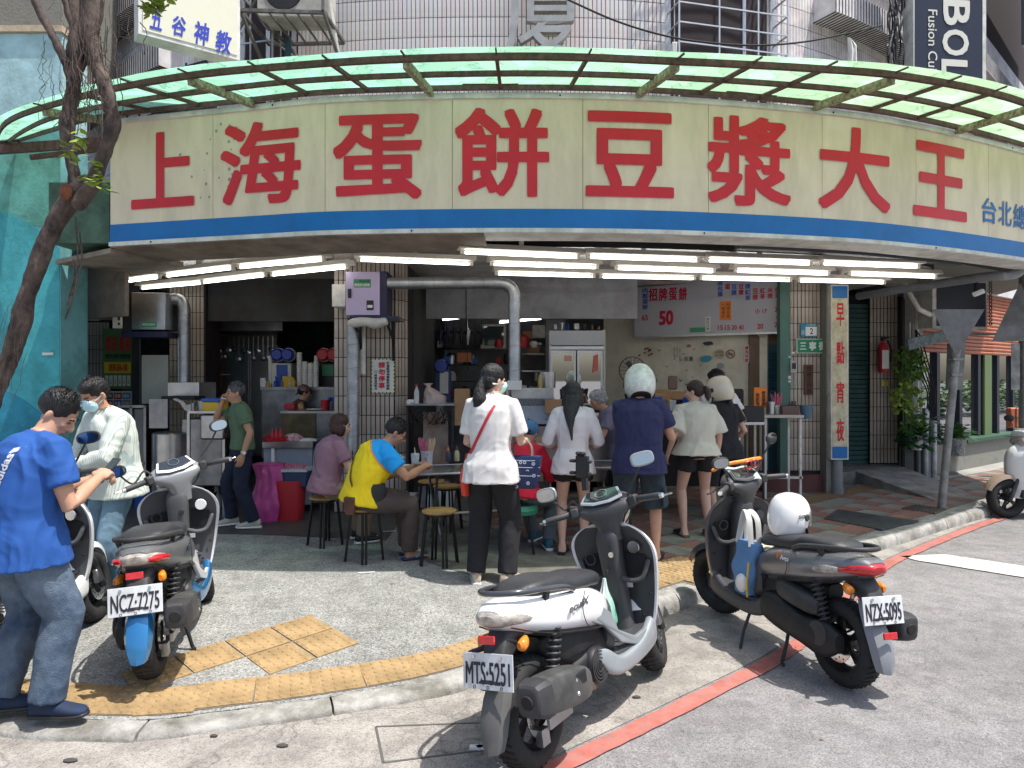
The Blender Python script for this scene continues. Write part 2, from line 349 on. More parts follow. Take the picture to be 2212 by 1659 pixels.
# red no-parking line, slightly ragged
mb = MB(); seg = []; L0, L1 = RL.near(-.55), RL.s[-30]
tcur = L0; vs = []
random.seed(3)
for i in range(241):
    t = RL.s[0]+2+(RL.s[-25]-2)*i/240; w0, w1 = random.uniform(-.006, .004), random.uniform(-.006, .004)
    a = RL.at(t, .055+w0)[0]; b = RL.at(t, -.055-w1)[0]; vs += [(a.x, a.y, .009), (b.x, b.y, .009)]
mb.add(vs, [(2*i, 2*i+1, 2*i+3, 2*i+2) for i in range(240)]); struct(mb.build('red_kerb_line', M_redp, smooth=0))
# white stop line at the right
mb = MB(); q = [G(1943, 1203, 0), G(2040, 1199, 0), G(2330, 1242, 0), G(2330, 1272, 0), G(2212, 1249, 0), G(1985, 1213, 0)]
mb.add([(p.x, p.y, .009) for p in q], [tuple(range(len(q)))]); struct(mb.build('white_stop_line', M_whip, smooth=0))

# pavement sheet
mb = MB(); tl, tr = t_at(-7.6), KB.s[-6]
def pav(i, j):
    t = tl+(tr-tl)*i; p, d, nn = KB.at(t, .15+.5*j); return (p.x, p.y, zs(p.x, p.y)+.001)
mb.grid(pav, 260, 4)
def dist(x, y): return float(np.min(np.hypot(_kp[:, 0]-x, _kp[:, 1]-y)))
def inside(x, y):
    i = int(np.argmin(np.hypot(_kp[:, 0]-x, _kp[:, 1]-y))); i = min(max(i, 1), len(KB.p)-2); d = KB.p[i+1]-KB.p[i-1]; return d.x*(y-KB.p[i].y)-d.y*(x-KB.p[i].x) > 0
idx = {}; vs = []; fs = []; st = .2
for i in range(-40, 60):
    for j in range(15, 75):
        x, y = i*st, j*st
        if dist(x, y) > .36 and inside(x, y): idx[i, j] = len(vs); vs.append((x, y, zs(x, y)))
for i, j in idx:
    k = [(i, j), (i+1, j), (i+1, j+1), (i, j+1)]
    if all(q in idx for q in k): fs.append(tuple(idx[q] for q in k))
mb.add(vs, fs); mb.quad((11.8, 14.8, .119), (40, 34, .119), (40, 60, .119), (-8, 60, .119), (-8, 14.8, .119))
pave = struct(mb.build('pavement', M_pebble, smooth=30))
# kerb stones, each its own piece
def kerb_seg(t0, t1, k):
    mb = MB(); m = max(2, int((t1-t0)/.09)); rs = []
    for i in range(m+1):
        t = t0+(t1-t0)*i/m; p, d, nn = KB.at(t); e = edge_z(p.x); e += random.uniform(-.0035, .0035); ch = random.uniform(0, .014) if p.x < 2 else random.uniform(0, .004)
        rs.append([(*(p+nn*o), z) for o, z in ((ch*.6, -.05), (ch, e*.35), (.012+ch, e*.72), (.04+ch*.5, e*.95), (.075, e), (.17, e+.001), (.17, -.05))])
    mb.rings(rs); return mb.build('kerb_stone', M_kerb, pave, smooth=50)
t = t_at(-6.5); random.seed(11)
while t < KB.s[-8]-2:
    p = KB.at(t)[0]; ln = 1.25 if p.x > 1.5 else .92
    if p.x > 12: ln = 4
    kerb_seg(t+.006, t+ln-.006, 0); t += ln
# tactile tiles
def tactile(nm, s, m, dots=5):
    mb = MB(); mb.box((0, 0, -.009), (s, s, .022)); q = s/dots
    for i in range(dots):
        for j in range(dots):
            cx, cy = -s/2+q*(i+.5), -s/2+q*(j+.5); r = q*.42; K = 10
            vs = [(cx+r*math.cos(2*PI*k/K), cy+r*math.sin(2*PI*k/K), .0022) for k in range(K)]+[(cx+r*.80*math.cos(2*PI*k/K), cy+r*.72*math.sin(2*PI*k/K), .0072) for k in range(K)]
            mb.add(vs, [tuple(range(K, 2*K))]+[(k, (k+1) % K, K+(k+1) % K, K+k) for k in range(K)])
    me = mb.me(nm, smooth=0); me.materials.append(m); return me
tile_me = tactile('tactile_tile', .286, M_yel)
def put(me, name, x, y, a, parent, dz=.008, mtl=None):
    o = bpy.data.objects.new(name, me); COL.objects.link(o); o.parent = parent; h = .13
    z = zs(x, y); gx = (zs(x+h, y)-zs(x-h, y))/(2*h); gy = (zs(x, y+h)-zs(x, y-h))/(2*h)
    nrm = Vector((-gx, -gy, 1)).normalized(); xa = Vector((math.cos(a), math.sin(a), 0)); xa = (xa-nrm*xa.dot(nrm)).normalized()
    Mx = Matrix((xa, nrm.cross(xa), nrm)).transposed().to_4x4(); Mx.translation = (x, y, z+dz+random.uniform(-.0012, .0016)); o.matrix_local = Mx
    if mtl: o.material_slots[0].link = 'OBJECT'; o.material_slots[0].material = mtl
    return o
mb = MB(); mb.grid(lambda i, j: (lambda p: (p.x, p.y, zs(p.x, p.y)+.004))(KB.at(t_at(-3.9)+(t_at(1.75)-t_at(-3.9))*i, .185+.30*j)[0]), 120, 2); mb.build('mortar_bed', M_joint, pave, smooth=0)
t = t_at(-3.9)
while KB.at(t)[0].x < 1.7:
    p, d, nn = KB.at(t+.148, .335); put(tile_me, 'tactile_tile', p.x, p.y, math.atan2(d.y, d.x)+random.uniform(-.01, .01), pave); t += .300
# oblique double strip
P1, P2 = G(685, 1334, .10), G(778, 1383, .10)
e1 = Vector((P1.x-P2.x, P1.y-P2.y)).normalized(); e2 = Vector((-.98, -1.0)).normalized(); e1 = (e1-e2*e1.dot(e2)).normalized()
o0 = Vector((P2.x, P2.y))
for i in range(6):
    for j in range(2):
        c = o0+e1*(.15+.3*j)+e2*(.15+.3*i)
        dd = float(np.min(np.hypot(_kp[:, 0]-c.x, _kp[:, 1]-c.y)))
        if dd < .62: continue
        put(tile_me, 'tactile_tile', c.x, c.y, math.atan2(e2.y, e2.x), pave, dz=.006)
# darker worn slab where the tables stand
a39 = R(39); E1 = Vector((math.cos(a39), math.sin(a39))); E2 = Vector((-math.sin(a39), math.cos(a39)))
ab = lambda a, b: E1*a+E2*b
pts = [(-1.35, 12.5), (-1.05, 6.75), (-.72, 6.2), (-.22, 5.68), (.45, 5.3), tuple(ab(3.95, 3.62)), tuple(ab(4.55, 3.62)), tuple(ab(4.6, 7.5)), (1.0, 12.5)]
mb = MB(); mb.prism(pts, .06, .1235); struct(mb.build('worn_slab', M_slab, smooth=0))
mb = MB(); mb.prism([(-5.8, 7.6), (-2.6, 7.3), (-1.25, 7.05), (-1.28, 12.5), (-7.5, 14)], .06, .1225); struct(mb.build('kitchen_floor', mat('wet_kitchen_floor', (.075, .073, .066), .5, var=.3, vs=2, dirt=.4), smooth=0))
# tile paving along the right street
mb = MB(); mb.prism([tuple(ab(4.58, 3.4)), tuple(ab(16, 3.4)), tuple(ab(16, 6.9)), tuple(ab(4.58, 6.9))], .06, .1225); struct(mb.build('paving_bed', M_joint, smooth=0))
mb = MB(); mb.box((0, 0, -.008), (.291, .291, .016)); pt_me = mb.me('paving_tile', smooth=0); pt_me.materials.append(M_rtile)
bt_me = tactile('tactile', .291, M_btile, 6)
random.seed(21)
for i in range(34):
    for j in range(11):
        a, b = 4.75+.3*i, 3.57+.3*j; c = ab(a, b)
        if c.x > 5.0 and b > 5.0 and a > 9: continue
        if a > 12 and b > 4.2: continue
        if i < 2 and j < 2 or (j < 1 and i < 4): m = M_otile; me = tile_me
        elif j == 4 and i > 7: me, m = bt_me, M_btile
        else: me = pt_me; m = (M_rtile if (i//1+j) % 2 else M_gtile) if random.random() > .1 else random.choice((M_rtile, M_gtile))
        if me is tile_me: m = None
        o = put(me, 'paving_tile', c.x, c.y, a39, pave, dz=.012, mtl=m); o.location.z += 0
for a, b in ((3.75, 3.72), (4.05, 3.72), (4.35, 3.72), (3.9, 4.02), (4.2, 4.02), (4.5, 4.02), (3.6, 4.02)): # ochre tiles by the kerb corner
    c = ab(a, b); put(tile_me, 'paving_tile', c.x, c.y, a39, pave, dz=.008, mtl=M_otile if b > 3.9 else None)
# cover plate, grate
def plate(nm, uv, m, z0, z1, label, cat):
    q = [G(u, v) for u, v in uv]; mb = MB(); mb.prism([(p.x, p.y) for p in q], z0, z1); o = mb.build(nm, m, smooth=0); tag(o, label, cat); return o, q
plate('cover_plate', [(1780, 1124), (1809, 1104), (1984, 1128.6), (1905, 1148)], M_steel_pl, .10, .142, 'dark steel cover plate set in the tiled pavement beside the black scooter', 'cover plate')
o, q = plate('drain_grate', [(1946, 1101), (1976, 1093), (2046, 1101), (2020, 1112)], mat('rusty_grate', (.16, .11, .07), .7, .4, var=.4, vs=20), .10, .137, 'rusty drain grate near the foot of the leaning sign pole', 'drain grate')
mb = MB()
for k in range(9):
    f = (k+.5)/9; mb.bar(q[0].lerp(q[3], f)+Vector((0, 0, .02)), q[1].lerp(q[2], f)+Vector((0, 0, .02)), .012, .01)
mb.build('grate_bar', M_steel_pl, o, kind='stuff')
# long utility cover in the gutter at the bottom
mb = MB(); q = [G(812, 1572, 0), G(1045, 1563, 0), G(1052, 1622, 0), G(828, 1650, 0)]
for a, b in zip(q, q[1:]+q[:1]): mb.bar(a+Vector((0, 0, .004)), b+Vector((0, 0, .004)), .012, .006)
o = mb.build('utility_cover', mat('cover_seam', (.1, .095, .09), .9)); tag(o, 'rectangular utility cover set flush in the concrete gutter, only its seam showing', 'utility cover')
# litter
random.seed(5)
for k, (u, v, z, s, lab) in enumerate(((610, 1613, .004, .03, 'small dark stone lying in the gutter below the tactile tiles'), (152, 1645, .004, .035, 'dark pebble lying in the gutter at the lower left'), (1375, 1508, .004, .025, 'small dark scrap lying beside the front wheel of the white scooter'), (462, 1592, .004, .02, 'small grey pebble at the foot of the left kerb'))):
    mb = MB(); p = G(u, v, z); mb.ell((p.x, p.y, z+.006), (s, s*.5, .008), n=8, m=5)
    o = mb.build('pebble', mat('dark_stone', (.06, .055, .05), .9)); tag(o, lab, 'pebble')
mb = MB(); p = G(1040, 1620, 0)
for k in range(3): mb.box((p.x-.02+.03*k, p.y+.01*k, .012), (.07, .03, .012), rz=.5*k)
o = mb.build('paper_scrap', mat('white_paper', (.75, .74, .7), .8)); tag(o, 'crumpled white paper scrap on the gutter behind the white scooter', 'litter')
for u, v, lab in ((840, 1150, 'white drinking straw lying on the floor under the seated customers'), (790, 1240, 'short white straw lying on the sunlit pebble pavement')):
    p = G(u, v); mb = MB(); mb.tube([(p.x-.06, p.y, .13), (p.x+.07, p.y+.03, .13)], .004, 6); o = mb.build('straw', mat('straw_white', (.8, .75, .75), .5)); tag(o, lab, 'straw')
# ramp and doorstep at the right
mb = MB(); A, B, C_, D = Vector((5.23, 10.8)), Vector((6.3, 11.5)), Vector((6.35, 9.75)), Vector((5.56, 9.25))
mb.add([(5.23, 10.8, .31), (6.3, 11.5, .31), (6.35, 9.75, .125), (5.56, 9.25, .125), (5.23, 10.8, .05), (6.3, 11.5, .05), (6.35, 9.75, .05), (5.56, 9.25, .05)], [(0, 1, 2, 3), (4, 7, 6, 5), (0, 3, 7, 4), (1, 5, 6, 2), (0, 4, 5, 1), (2, 6, 7, 3)])
mb.prism([(4.4, 10.45), (5.23, 10.803), (6.3, 11.503), (6.6, 13.5), (4.4, 13.5)], .05, .308)
struct(mb.build('ramp', mat('ramp_concrete', (.27, .265, .245), .9, var=.3, vs=4, bump=.3, bs=60, dirt=.4), smooth=0, bevel=.008))
mb = MB(); mb.prism([tuple(ab(10.3, 4.6)), tuple(ab(16, 4.2)), (13, 20), (6.35, 12), (5.2, 10.7), (4.75, 10.0)], .06, .129)
struct(mb.build('concrete_forecourt', mat('forecourt', (.36, .355, .33), .9, var=.25, vs=3, bump=.2, bs=80, dirt=.35, ds=1.5), smooth=0))

random.seed(77); mb = MB()
for k in range(46):
    x, y = random.uniform(-2.6, 4.5), random.uniform(3.1, 8.0); z = (zs(x, y) if inside(x, y) and dist(x, y) > .3 else .006)+.004
    if dist(x, y) < .25: continue
    a = random.uniform(0, 6.3); r = random.uniform(.006, .018); mb.add([(x+r*math.cos(a), y+r*math.sin(a), z), (x+r*.5*math.cos(a+1.6), y+r*.5*math.sin(a+1.6), z+.003), (x-r*math.cos(a), y-r*math.sin(a), z), (x+r*.5*math.cos(a-1.6), y+r*.5*math.sin(a-1.6), z+.002)], [(0, 1, 2, 3)])
o = mb.build('litter_specks', mat('litter_tan', (.22, .17, .11), .8, var=.6, vs=3), smooth=0, kind='stuff'); tag(o, 'scattered dry leaf bits and specks on the pavement and road', 'litter')
# ================================================================ BUILDING SHELL
M_tileA = mat('glazed_tile_pink', (.82, .72, .71), .35, var=.2, vs=3, dirt=.3, ds=2)
M_tileB = mat('glazed_tile_cream', (.82, .78, .74), .35, var=.2, vs=3, dirt=.3, ds=2)
M_tileC = mat('glazed_tile_grey', (.80, .77, .77), .35, var=.2, vs=3, dirt=.3, ds=2)
M_tcol = [mat('column_tile_beige', (.50, .42, .35), .3, var=.15, vs=4, dirt=.35, ds=2), mat('column_tile_pale', (.55, .48, .42), .3, var=.15, vs=4, dirt=.35, ds=2)]
M_grout = mat('dark_grout', (.035, .026, .028), .95)
M_paintw = mat('white_painted_metal', (.72, .71, .66), .5, var=.12, vs=5, dirt=.3, ds=4)
M_ceil = mat('glossy_ceiling_panel', (.72, .69, .62), .22, var=.1, vs=2, dirt=.25, ds=3, bump=.12, bs=3, spec=.7)
M_brown = mat('rusty_brown_beam', (.11, .055, .045), .75, var=.5, vs=18, bump=.3, bs=60)
M_rot = mat('peeling_pale_beam', (.42, .40, .27), .9, var=.55, vs=25, bump=.6, bs=40, c2=(.12, .1, .05))
M_signface = mat('cream_sign_face', (.80, .66, .49), .45, var=.10, vs=1.2, dirt=.18, ds=2.5, sx=(1, 1, .25))
M_red = mat('red_vinyl', (.62, .018, .03), .4, var=.12, vs=2)
M_blue = mat('blue_vinyl', (.004, .15, .44), .4, var=.15, vs=2)
M_dark = mat('near_black', (.015, .015, .015), .8)
M_blk = mat('black_metal', (.03, .03, .033), .5, .3, var=.3, vs=9)
M_steel = mat('stainless_steel', (.48, .48, .49), .28, 1.0, var=.25, vs=3, bump=.08, bs=8)
M_steeld = mat('brushed_dark_steel', (.28, .28, .29), .38, 1.0, var=.35, vs=4, bump=.1, bs=14)
M_galv = mat('galvanised_duct', (.42, .44, .46), .42, .85, var=.3, vs=6, bump=.12, bs=18)
M_grey = mat('grey_panel', (.30, .305, .33), .6, var=.15, vs=2, dirt=.3)
M_soft = mat('stained_soffit_board', (.30, .25, .20), .7, var=.25, vs=3, dirt=.4, ds=2)
M_tealA = mat('teal_painted_render', (.17, .43, .46), .85, var=.18, vs=1.6, bump=.35, bs=25, dirt=.35, ds=2.2)
M_tealB = mat('light_blue_render', (.42, .64, .68), .85, var=.2, vs=2, bump=.35, bs=25, dirt=.25, ds=3)
M_tealC = mat('deep_teal_mural', (.03, .25, .36), .85, var=.2, vs=2, bump=.35, bs=25, dirt=.3, ds=3)
M_tealD = mat('green_mural', (.14, .42, .36), .85, var=.2, vs=2, bump=.3, bs=25, dirt=.4, ds=2.5)
M_oldconc = mat('old_grey_concrete', (.27, .27, .24), .95, var=.4, vs=3, bump=.5, bs=30, dirt=.4)
M_tube = mat('lit_tube', (1, 1, 1), .4, emit=(1, .98, .93), es=5)
M_glassd = mat('dark_window_glass', (.05, .07, .08), .06, spec=.8)
M_glassg = mat('greenish_window_glass', (.13, .2, .19), .12, spec=.8, var=.15, vs=1)
M_alu = mat('aluminium', (.55, .55, .55), .4, .8, var=.15, vs=6)

SG = Curve([(-4.04, 7.14), (-2.47, 6.75), (-1.58, 6.55), (-.03, 6.46), (1.41, 6.54), (3.11, 6.88), (4.2, 7.27), (5.5, 7.9), (6.6, 8.55), (8.4, 9.8)], 14)
def sweep(mb, cv, t0, t1, sec, step=.12, closed=True):
    """sec: closed section list of (offset, z), or functions of t"""
    n = max(1, int((t1-t0)/step)); rs = []
    for i in range(n+1):
        t = t0+(t1-t0)*i/n; S = sec(t) if callable(sec) else sec
        rs.append([(*cv.at(t, o)[0], z) for o, z in S])
    mb.rings(rs); return mb

# ---- fascia sign
sign = thing('fascia_sign', 'long curved cream fascia sign with eight big red characters and a blue stripe', 'sign', (0, 6.5, 3.06))
sweep(MB(), SG, 0, SG.L, [(.02, 3.07), (.02, 4.30), (.22, 4.30), (.22, 3.07)]).build('sign_box', M_paintw, sign, smooth=0)
t = 0; seams = []
while t < SG.L-.05:
    t1 = min(t+1.19, SG.L); mb = MB(); sweep(mb, SG, t+.0025, t1-.0025, [(0, 3.095), (0, 4.275), (.016, 4.275), (.016, 3.095)]); mb.build('face_panel', M_signface, sign, smooth=0); t = t1
mb = MB(); sweep(mb, SG, 0, SG.L, [(-.004, 3.098), (-.004, 3.272), (-.001, 3.272), (-.001, 3.098)]); mb.build('blue_stripe', M_blue, sign, smooth=0)
for z0, z1 in ((4.275, 4.325), (3.055, 3.095)):
    mb = MB(); sweep(mb, SG, 0, SG.L, [(-.02, z0), (-.02, z1), (.03, z1), (.03, z0)]); mb.build('trim', M_paintw, sign, smooth=0)
mb = MB()
for i in range(9): 
    q, d, nn = SG.at(.5+i*1.35, -.022); mb.ell((q.x, q.y, 4.298 if i % 2 else 3.075), (.009, .009, .009), n=6, m=4)
mb.build('screw_head', M_dark, sign, kind='stuff')
def signchar(ch, u0, u1, z0, z1, m, bold=.019, off=-.008):
    t0 = SG.near((u0-1106)/1534); t1 = SG.near((u1-1106)/1534)
    def f(x, y, dz=0):
        q = SG.at(x, off-dz)[0]; return Vector((q.x, q.y, y))
    return text(ch, m, sign, None, (t0, z0, t1, z1), bold=bold, map3=f, cut=.06, name='character')
for ch, a, b, z0, z1 in (('上', 285, 420, 3.41, 4.15), ('海', 477, 650, 3.38, 4.16), ('蛋', 720, 912, 3.37, 4.15), ('餅', 983, 1186, 3.38, 4.19), ('豆', 1265, 1455, 3.39, 4.17), ('漿', 1527, 1708, 3.35, 4.19), ('大', 1767, 1922, 3.37, 4.18), ('王', 1972, 2087, 3.39, 4.16)): signchar(ch, a, b, z0, z1, M_red)
for ch, a, b in (('台', 2120, 2151), ('北', 2156, 2184), ('總', 2188, 2216), ('店', 2221, 2246)): signchar(ch, a, b, 3.42, 3.69, M_blue, .01)
# bird-dropping stains and a chip
random.seed(4); mb = MB()
for i in range(38):
    u = 500+random.gauss(0, 9) if i % 4 else 440+random.gauss(0, 25); z = random.uniform(3.45, 4.2); q, d, nn = SG.at(SG.near((u-1106)/1534), -.0025); r = random.uniform(.004, .016)
    mb.add([(q.x+d.x*r*math.cos(k), q.y+d.y*r*math.cos(k), z+r*math.sin(k)*1.2) for k in (0, .9, 1.8, 2.7, 3.6, 4.5, 5.4)], [tuple(range(7))])
mb.build('stain', mat('grey_stain', (.30, .31, .27), .8), sign, kind='stuff', smooth=0)
# left return of the sign box and rusty green box
mb = MB(); mb.box((-4.42, 7.5, 3.42), (.62, .5, .62)); mb.build('side_box', mat('mossy_sheet', (.07, .13, .09), .7, var=.5, vs=5), sign)

# ---- canopy
M_can = bpy.data.materials.new('green_polycarbonate'); M_can.use_nodes = True; n = M_can.node_tree; L = n.links.new; n.nodes.remove(n.nodes['Principled BSDF'])
tc = n.nodes.new('ShaderNodeTexCoord'); no = n.nodes.new('ShaderNodeTexNoise'); no.inputs['Scale'].default_value = 2.6; no.inputs['Detail'].default_value = 5; no.inputs['Distortion'].default_value = .6; L(tc.outputs['Object'], no.inputs['Vector'])
rp = n.nodes.new('ShaderNodeValToRGB'); e = rp.color_ramp.elements
e[0].position = 0; e[0].color = (.29, .57, .41, 1); e[1].position = 1; e[1].color = (.33, .60, .46, 1)
for p, c in ((.44, (.27,.53,.38)), (.455, (.13,.36,.24)), (.465, (.32,.60,.45)), (.56, (.32,.59,.45)), (.565, (.17,.42,.3)), (.575, (.34,.70,.55)), (.64, (.36,.72,.58))):
    x = e.new(p); x.color = (*c, 1)
L(no.outputs[0], rp.inputs[0])
sx = n.nodes.new('ShaderNodeSeparateXYZ'); L(tc.outputs['Object'], sx.inputs[0]); mr = n.nodes.new('ShaderNodeMapRange'); mr.inputs[1].default_value = -1; mr.inputs[2].default_value = 3.5; L(sx.outputs[0], mr.inputs[0])
mx = n.nodes.new('ShaderNodeMix'); mx.data_type = 'RGBA'; mx.blend_type = 'MULTIPLY'; L(mr.outputs[0], mx.inputs[0]); L(rp.outputs[0], mx.inputs[6]); mx.inputs[7].default_value = (1.35, 1.02, .86, 1)
tr = n.nodes.new('ShaderNodeBsdfTranslucent'); df = n.nodes.new('ShaderNodeBsdfDiffuse'); gl = n.nodes.new('ShaderNodeBsdfGlossy'); gl.inputs['Roughness'].default_value = .3
tp = n.nodes.new('ShaderNodeBsdfTransparent'); L(mx.outputs[2], tr.inputs[0]); L(mx.outputs[2], df.inputs[0]); L(mx.outputs[2], tp.inputs[0])
m1 = n.nodes.new('ShaderNodeMixShader'); m1.inputs[0].default_value = .25; L(tr.outputs[0], m1.inputs[1]); L(df.outputs[0], m1.inputs[2])
m2 = n.nodes.new('ShaderNodeMixShader'); m2.inputs[0].default_value = .12; L(m1.outputs[0], m2.inputs[1]); L(tp.outputs[0], m2.inputs[2])
m3 = n.nodes.new('ShaderNodeMixShader'); m3.inputs[0].default_value = .04; L(m2.outputs[0], m3.inputs[1]); L(gl.outputs[0], m3.inputs[2]); L(m3.outputs[0], n.nodes['Material Output'].inputs[0])
CV = Curve([(-5.6, 7.95), (-4.9, 7.55), (-4.04, 7.12), (-2.47, 6.73), (-1.58, 6.53), (-.03, 6.44), (1.41, 6.52), (3.11, 6.86), (4.2, 7.25), (5.5, 7.88), (6.6, 8.53), (8.4, 9.78)], 14)
canopy = thing('canopy', 'curved green translucent canopy on rusty brown beams above the sign', 'canopy', (0, 6, 4.3))
CO = Curve([(-5.5, 7.5), (-4.87, 6.76), (-3.87, 6.18), (-3.37, 5.94), (-2.69, 5.70), (-2.03, 5.56), (-1.0, 5.40), (.2, 5.34), (1.31, 5.43), (2.5, 5.56), (3.3, 5.71), (4.43, 6.15), (5.6, 6.9), (7.2, 8.2)], 12)
_in = [.15]+[CV.near((u-1106)/1534) for u in (225, 548, 932, 1378, 1757, 2065)]+[CV.L-.05]
_ou = [.05]+[CO.near((u-1106)/1534) for u in (72, 384, 866, 1478, 1962)]+[CO.s[-22], CO.L-.02]
def cz(o): return 4.385-.165*o
def cpt(t, o, dz=0):
    a = CV.at(t)[0]; b = CO.at(float(np.interp(t, _in, _ou)))[0]; q = a.lerp(b, o); return Vector((q.x, q.y, cz(o)+dz))
main = _in; ribs = []
for i, (a, b) in enumerate(zip(main, main[1:])):
    ribs.append((a, 0 if i == 0 else 1)); k = 0 if i == 0 else 1 if i == len(main)-2 else 2
    for j in range(k): ribs.append((a+(b-a)*(j+1)/(k+1), 0))
ribs.append((main[-1], 0))
def csweep(nm, o, w, h, m=None):
    mb = MB(); rs = []; N = 110
    for i in range(N+1):
        t = main[0]+(main[-1]-main[0])*i/N; rs.append([cpt(t, o-w), cpt(t, o+w), cpt(t, o+w, -h), cpt(t, o-w, -h)])
    mb.rings(rs); return mb.build(nm, M_brown, canopy, smooth=0)
for o, w, h in ((.87, .022, .05), (.43, .02, .042), (.02, .022, .045)): csweep('beam', o, w, h)
for t, big in ribs:
    w = .05 if big else .028; h = .065 if big else .03; lo = .03 if big else .006
    MB().bar(cpt(t, .86, -lo-h/2), cpt(t, .02, -lo-h/2), w, h).build('rib', M_rot if big else M_brown, canopy, smooth=0)
    MB().bar(cpt(t, 1.0, -.004), cpt(t, .89, -.008), .012, .012).build('rib_end', M_brown, canopy, smooth=0)
alls = [t for t, _ in ribs]
random.seed(9)
for a, b in zip(alls, alls[1:]):
    if b-a < .05: continue
    for o0, o1 in ((1.0, .43), (.43, 0)):
        mb = MB(); nn_ = max(2, int((b-a)/.15)); jj = random.uniform(0, .004)
        def f(i, j, a=a, b=b, o0=o0, o1=o1):
            o = o0+(o1-o0)*j; return cpt(a+.002+(b-a-.004)*i, o, .004+jj+.004*math.sin(i*PI))
        mb.grid(f, nn_, 3); mb.build('canopy_sheet', M_can, canopy)
# stray rusty flashing bits
for u in (1060, 1620):
    t = CV.near((u-1106)/1534); mb = MB(); sweep(mb, CV, t-.25, t+.25, [(-.05, 4.385-.005), (-.05, 4.40), (-.0, 4.40), (-.0, 4.385-.005)]); mb.build('flashing', M_brown, canopy, smooth=0)
# dark end beam at the left
MB().bar((-5.7, 7.75, 4.22), (-4.1, 7.45, 4.22), .05, .10).build('end_beam', M_brown, canopy)
MB().bar((-4.95, 7.3, 4.0), (-4.1, 7.35, 4.12), .03, .05).build('strut', M_brown, canopy)

# ---- corner building
bld = thing('corner_building', 'pinkish tiled corner building with a rounded facade above the breakfast shop', 'building', (0, 9, 0))
FC = Curve([(-24, 29), (-14, 18.8), (-9, 13.7), (-6.7, 11.4), (-4.9, 9.75), (-3.4, 8.85), (-1.7, 8.48), (0, 8.4), (1.6, 8.5), (3.3, 8.95), (4.9, 9.85), (6.2, 11.0), (9.5, 14.2), (18, 22.5)], 10)
wall = sweep(MB(), FC, 0, FC.L, [(0.01, 4.45), (0.01, 11), (.3, 11), (.3, 4.45)], .3).build('facade_wall', M_grout, bld, smooth=0)
sweep(MB(), FC, 6, FC.L-4, [(.0, 3.12), (.0, 4.46), (.2, 4.46), (.2, 3.12)], .3).build('facade_base', M_oldconc, bld, smooth=0)
def tile_mesh(w, h, m, d=.012):
    mb = MB(); mb.box((0, 0, 0), (w, d, h)); me = mb.me('tile', smooth=0); me.materials.append(m); return me
TW, TH, TG = .0435, .222, .0090
tmesh = [tile_mesh(TW, TH, m) for m in (M_tileA, M_tileB, M_tileC)]
tcm = [tile_mesh(TW, TH, m) for m in M_tcol]
holes = [(-3.35, -2.62, 5.0, 8.5), (1.82, 3.30, 4.4, 8.5)]   # windows by x
def in_hole(x, z): return any(a < x < b and c < z < d for a, b, c, d in holes)
cand = []; random.seed(2); t = 9.0
while t < FC.L-5:
    q, d, nn = FC.at(t, .003)
    z = 4.5
    while z < 8.6:
        if not in_hole(q.x, z): cand.append((t, z, q, d))
        z += TH+TG
    t += TW+TG
def vis(c):
    t, z, q, d = c; v = 815-(z-1.74)/q.y*1534; u = 1106+q.x/q.y*1534
    return 700 < u < 1430 and -8 < v < 128
ind = [c for c in cand if vis(c)]; ind.sort(key=lambda c: abs(c[2].x)+abs(c[1]-5.9)*2); ind = ind[:300]; ids = set(map(id, ind))
for c in ind:
    t, z, q, d = c; o = bpy.data.objects.new('tile', random.choice(tmesh)); COL.objects.link(o); o.parent = wall
    o.matrix_local = wm(bld).inverted() @ Matrix.Translation((q.x, q.y+random.uniform(-.001, .001), z)) @ Matrix.Rotation(math.atan2(d.y, d.x), 4, 'Z')
mbs = [MB(), MB(), MB()]
for c in cand:
    if id(c) in ids: continue
    t, z, q, d = c; random.choice(mbs).box((q.x, q.y, z), (TW, .012, TH), rz=math.atan2(d.y, d.x))
for mb_, m in zip(mbs, (M_tileA, M_tileB, M_tileC)): mb_.build('tiling', m, wall, smooth=0, kind='stuff')
# storey ledges on both receding sides
def ledge(t0, t1, z, h=.22, out=.32, rise=0):
    mb = MB(); sweep(mb, FC, t0, t1, [(-out, z), (-out, z+h), (.02, z+h), (.02, z)], .25); mb.build('ledge', M_tileC, bld, smooth=0)
    mb = MB(); t = t0
    while t < t1:
        q, d, nn = FC.at(t, -out/2-.0); mb.box((q.x, q.y, z-.004), (.012, out*.98, .01), rz=math.atan2(d.y, d.x)); 
        q, d, nn = FC.at(t, -out-.002); mb.box((q.x, q.y, z+h/2), (.008, .008, h*.98), rz=math.atan2(d.y, d.x)); t += .06
    mb.build('ledge_joint', M_grout, bld, smooth=0, kind='stuff')
tL = FC.near((400-1106)/1534); tR = FC.near((1745-1106)/1534)
ledge(tL-9, tL-.1, 5.75, .3, .3); ledge(tL-9, tL-.4, 6.75, .3, .3)
ledge(tR+.1, tR+9, 6.35, .3, .34); ledge(tR+1.0, tR+9, 7.3, .3, .34)
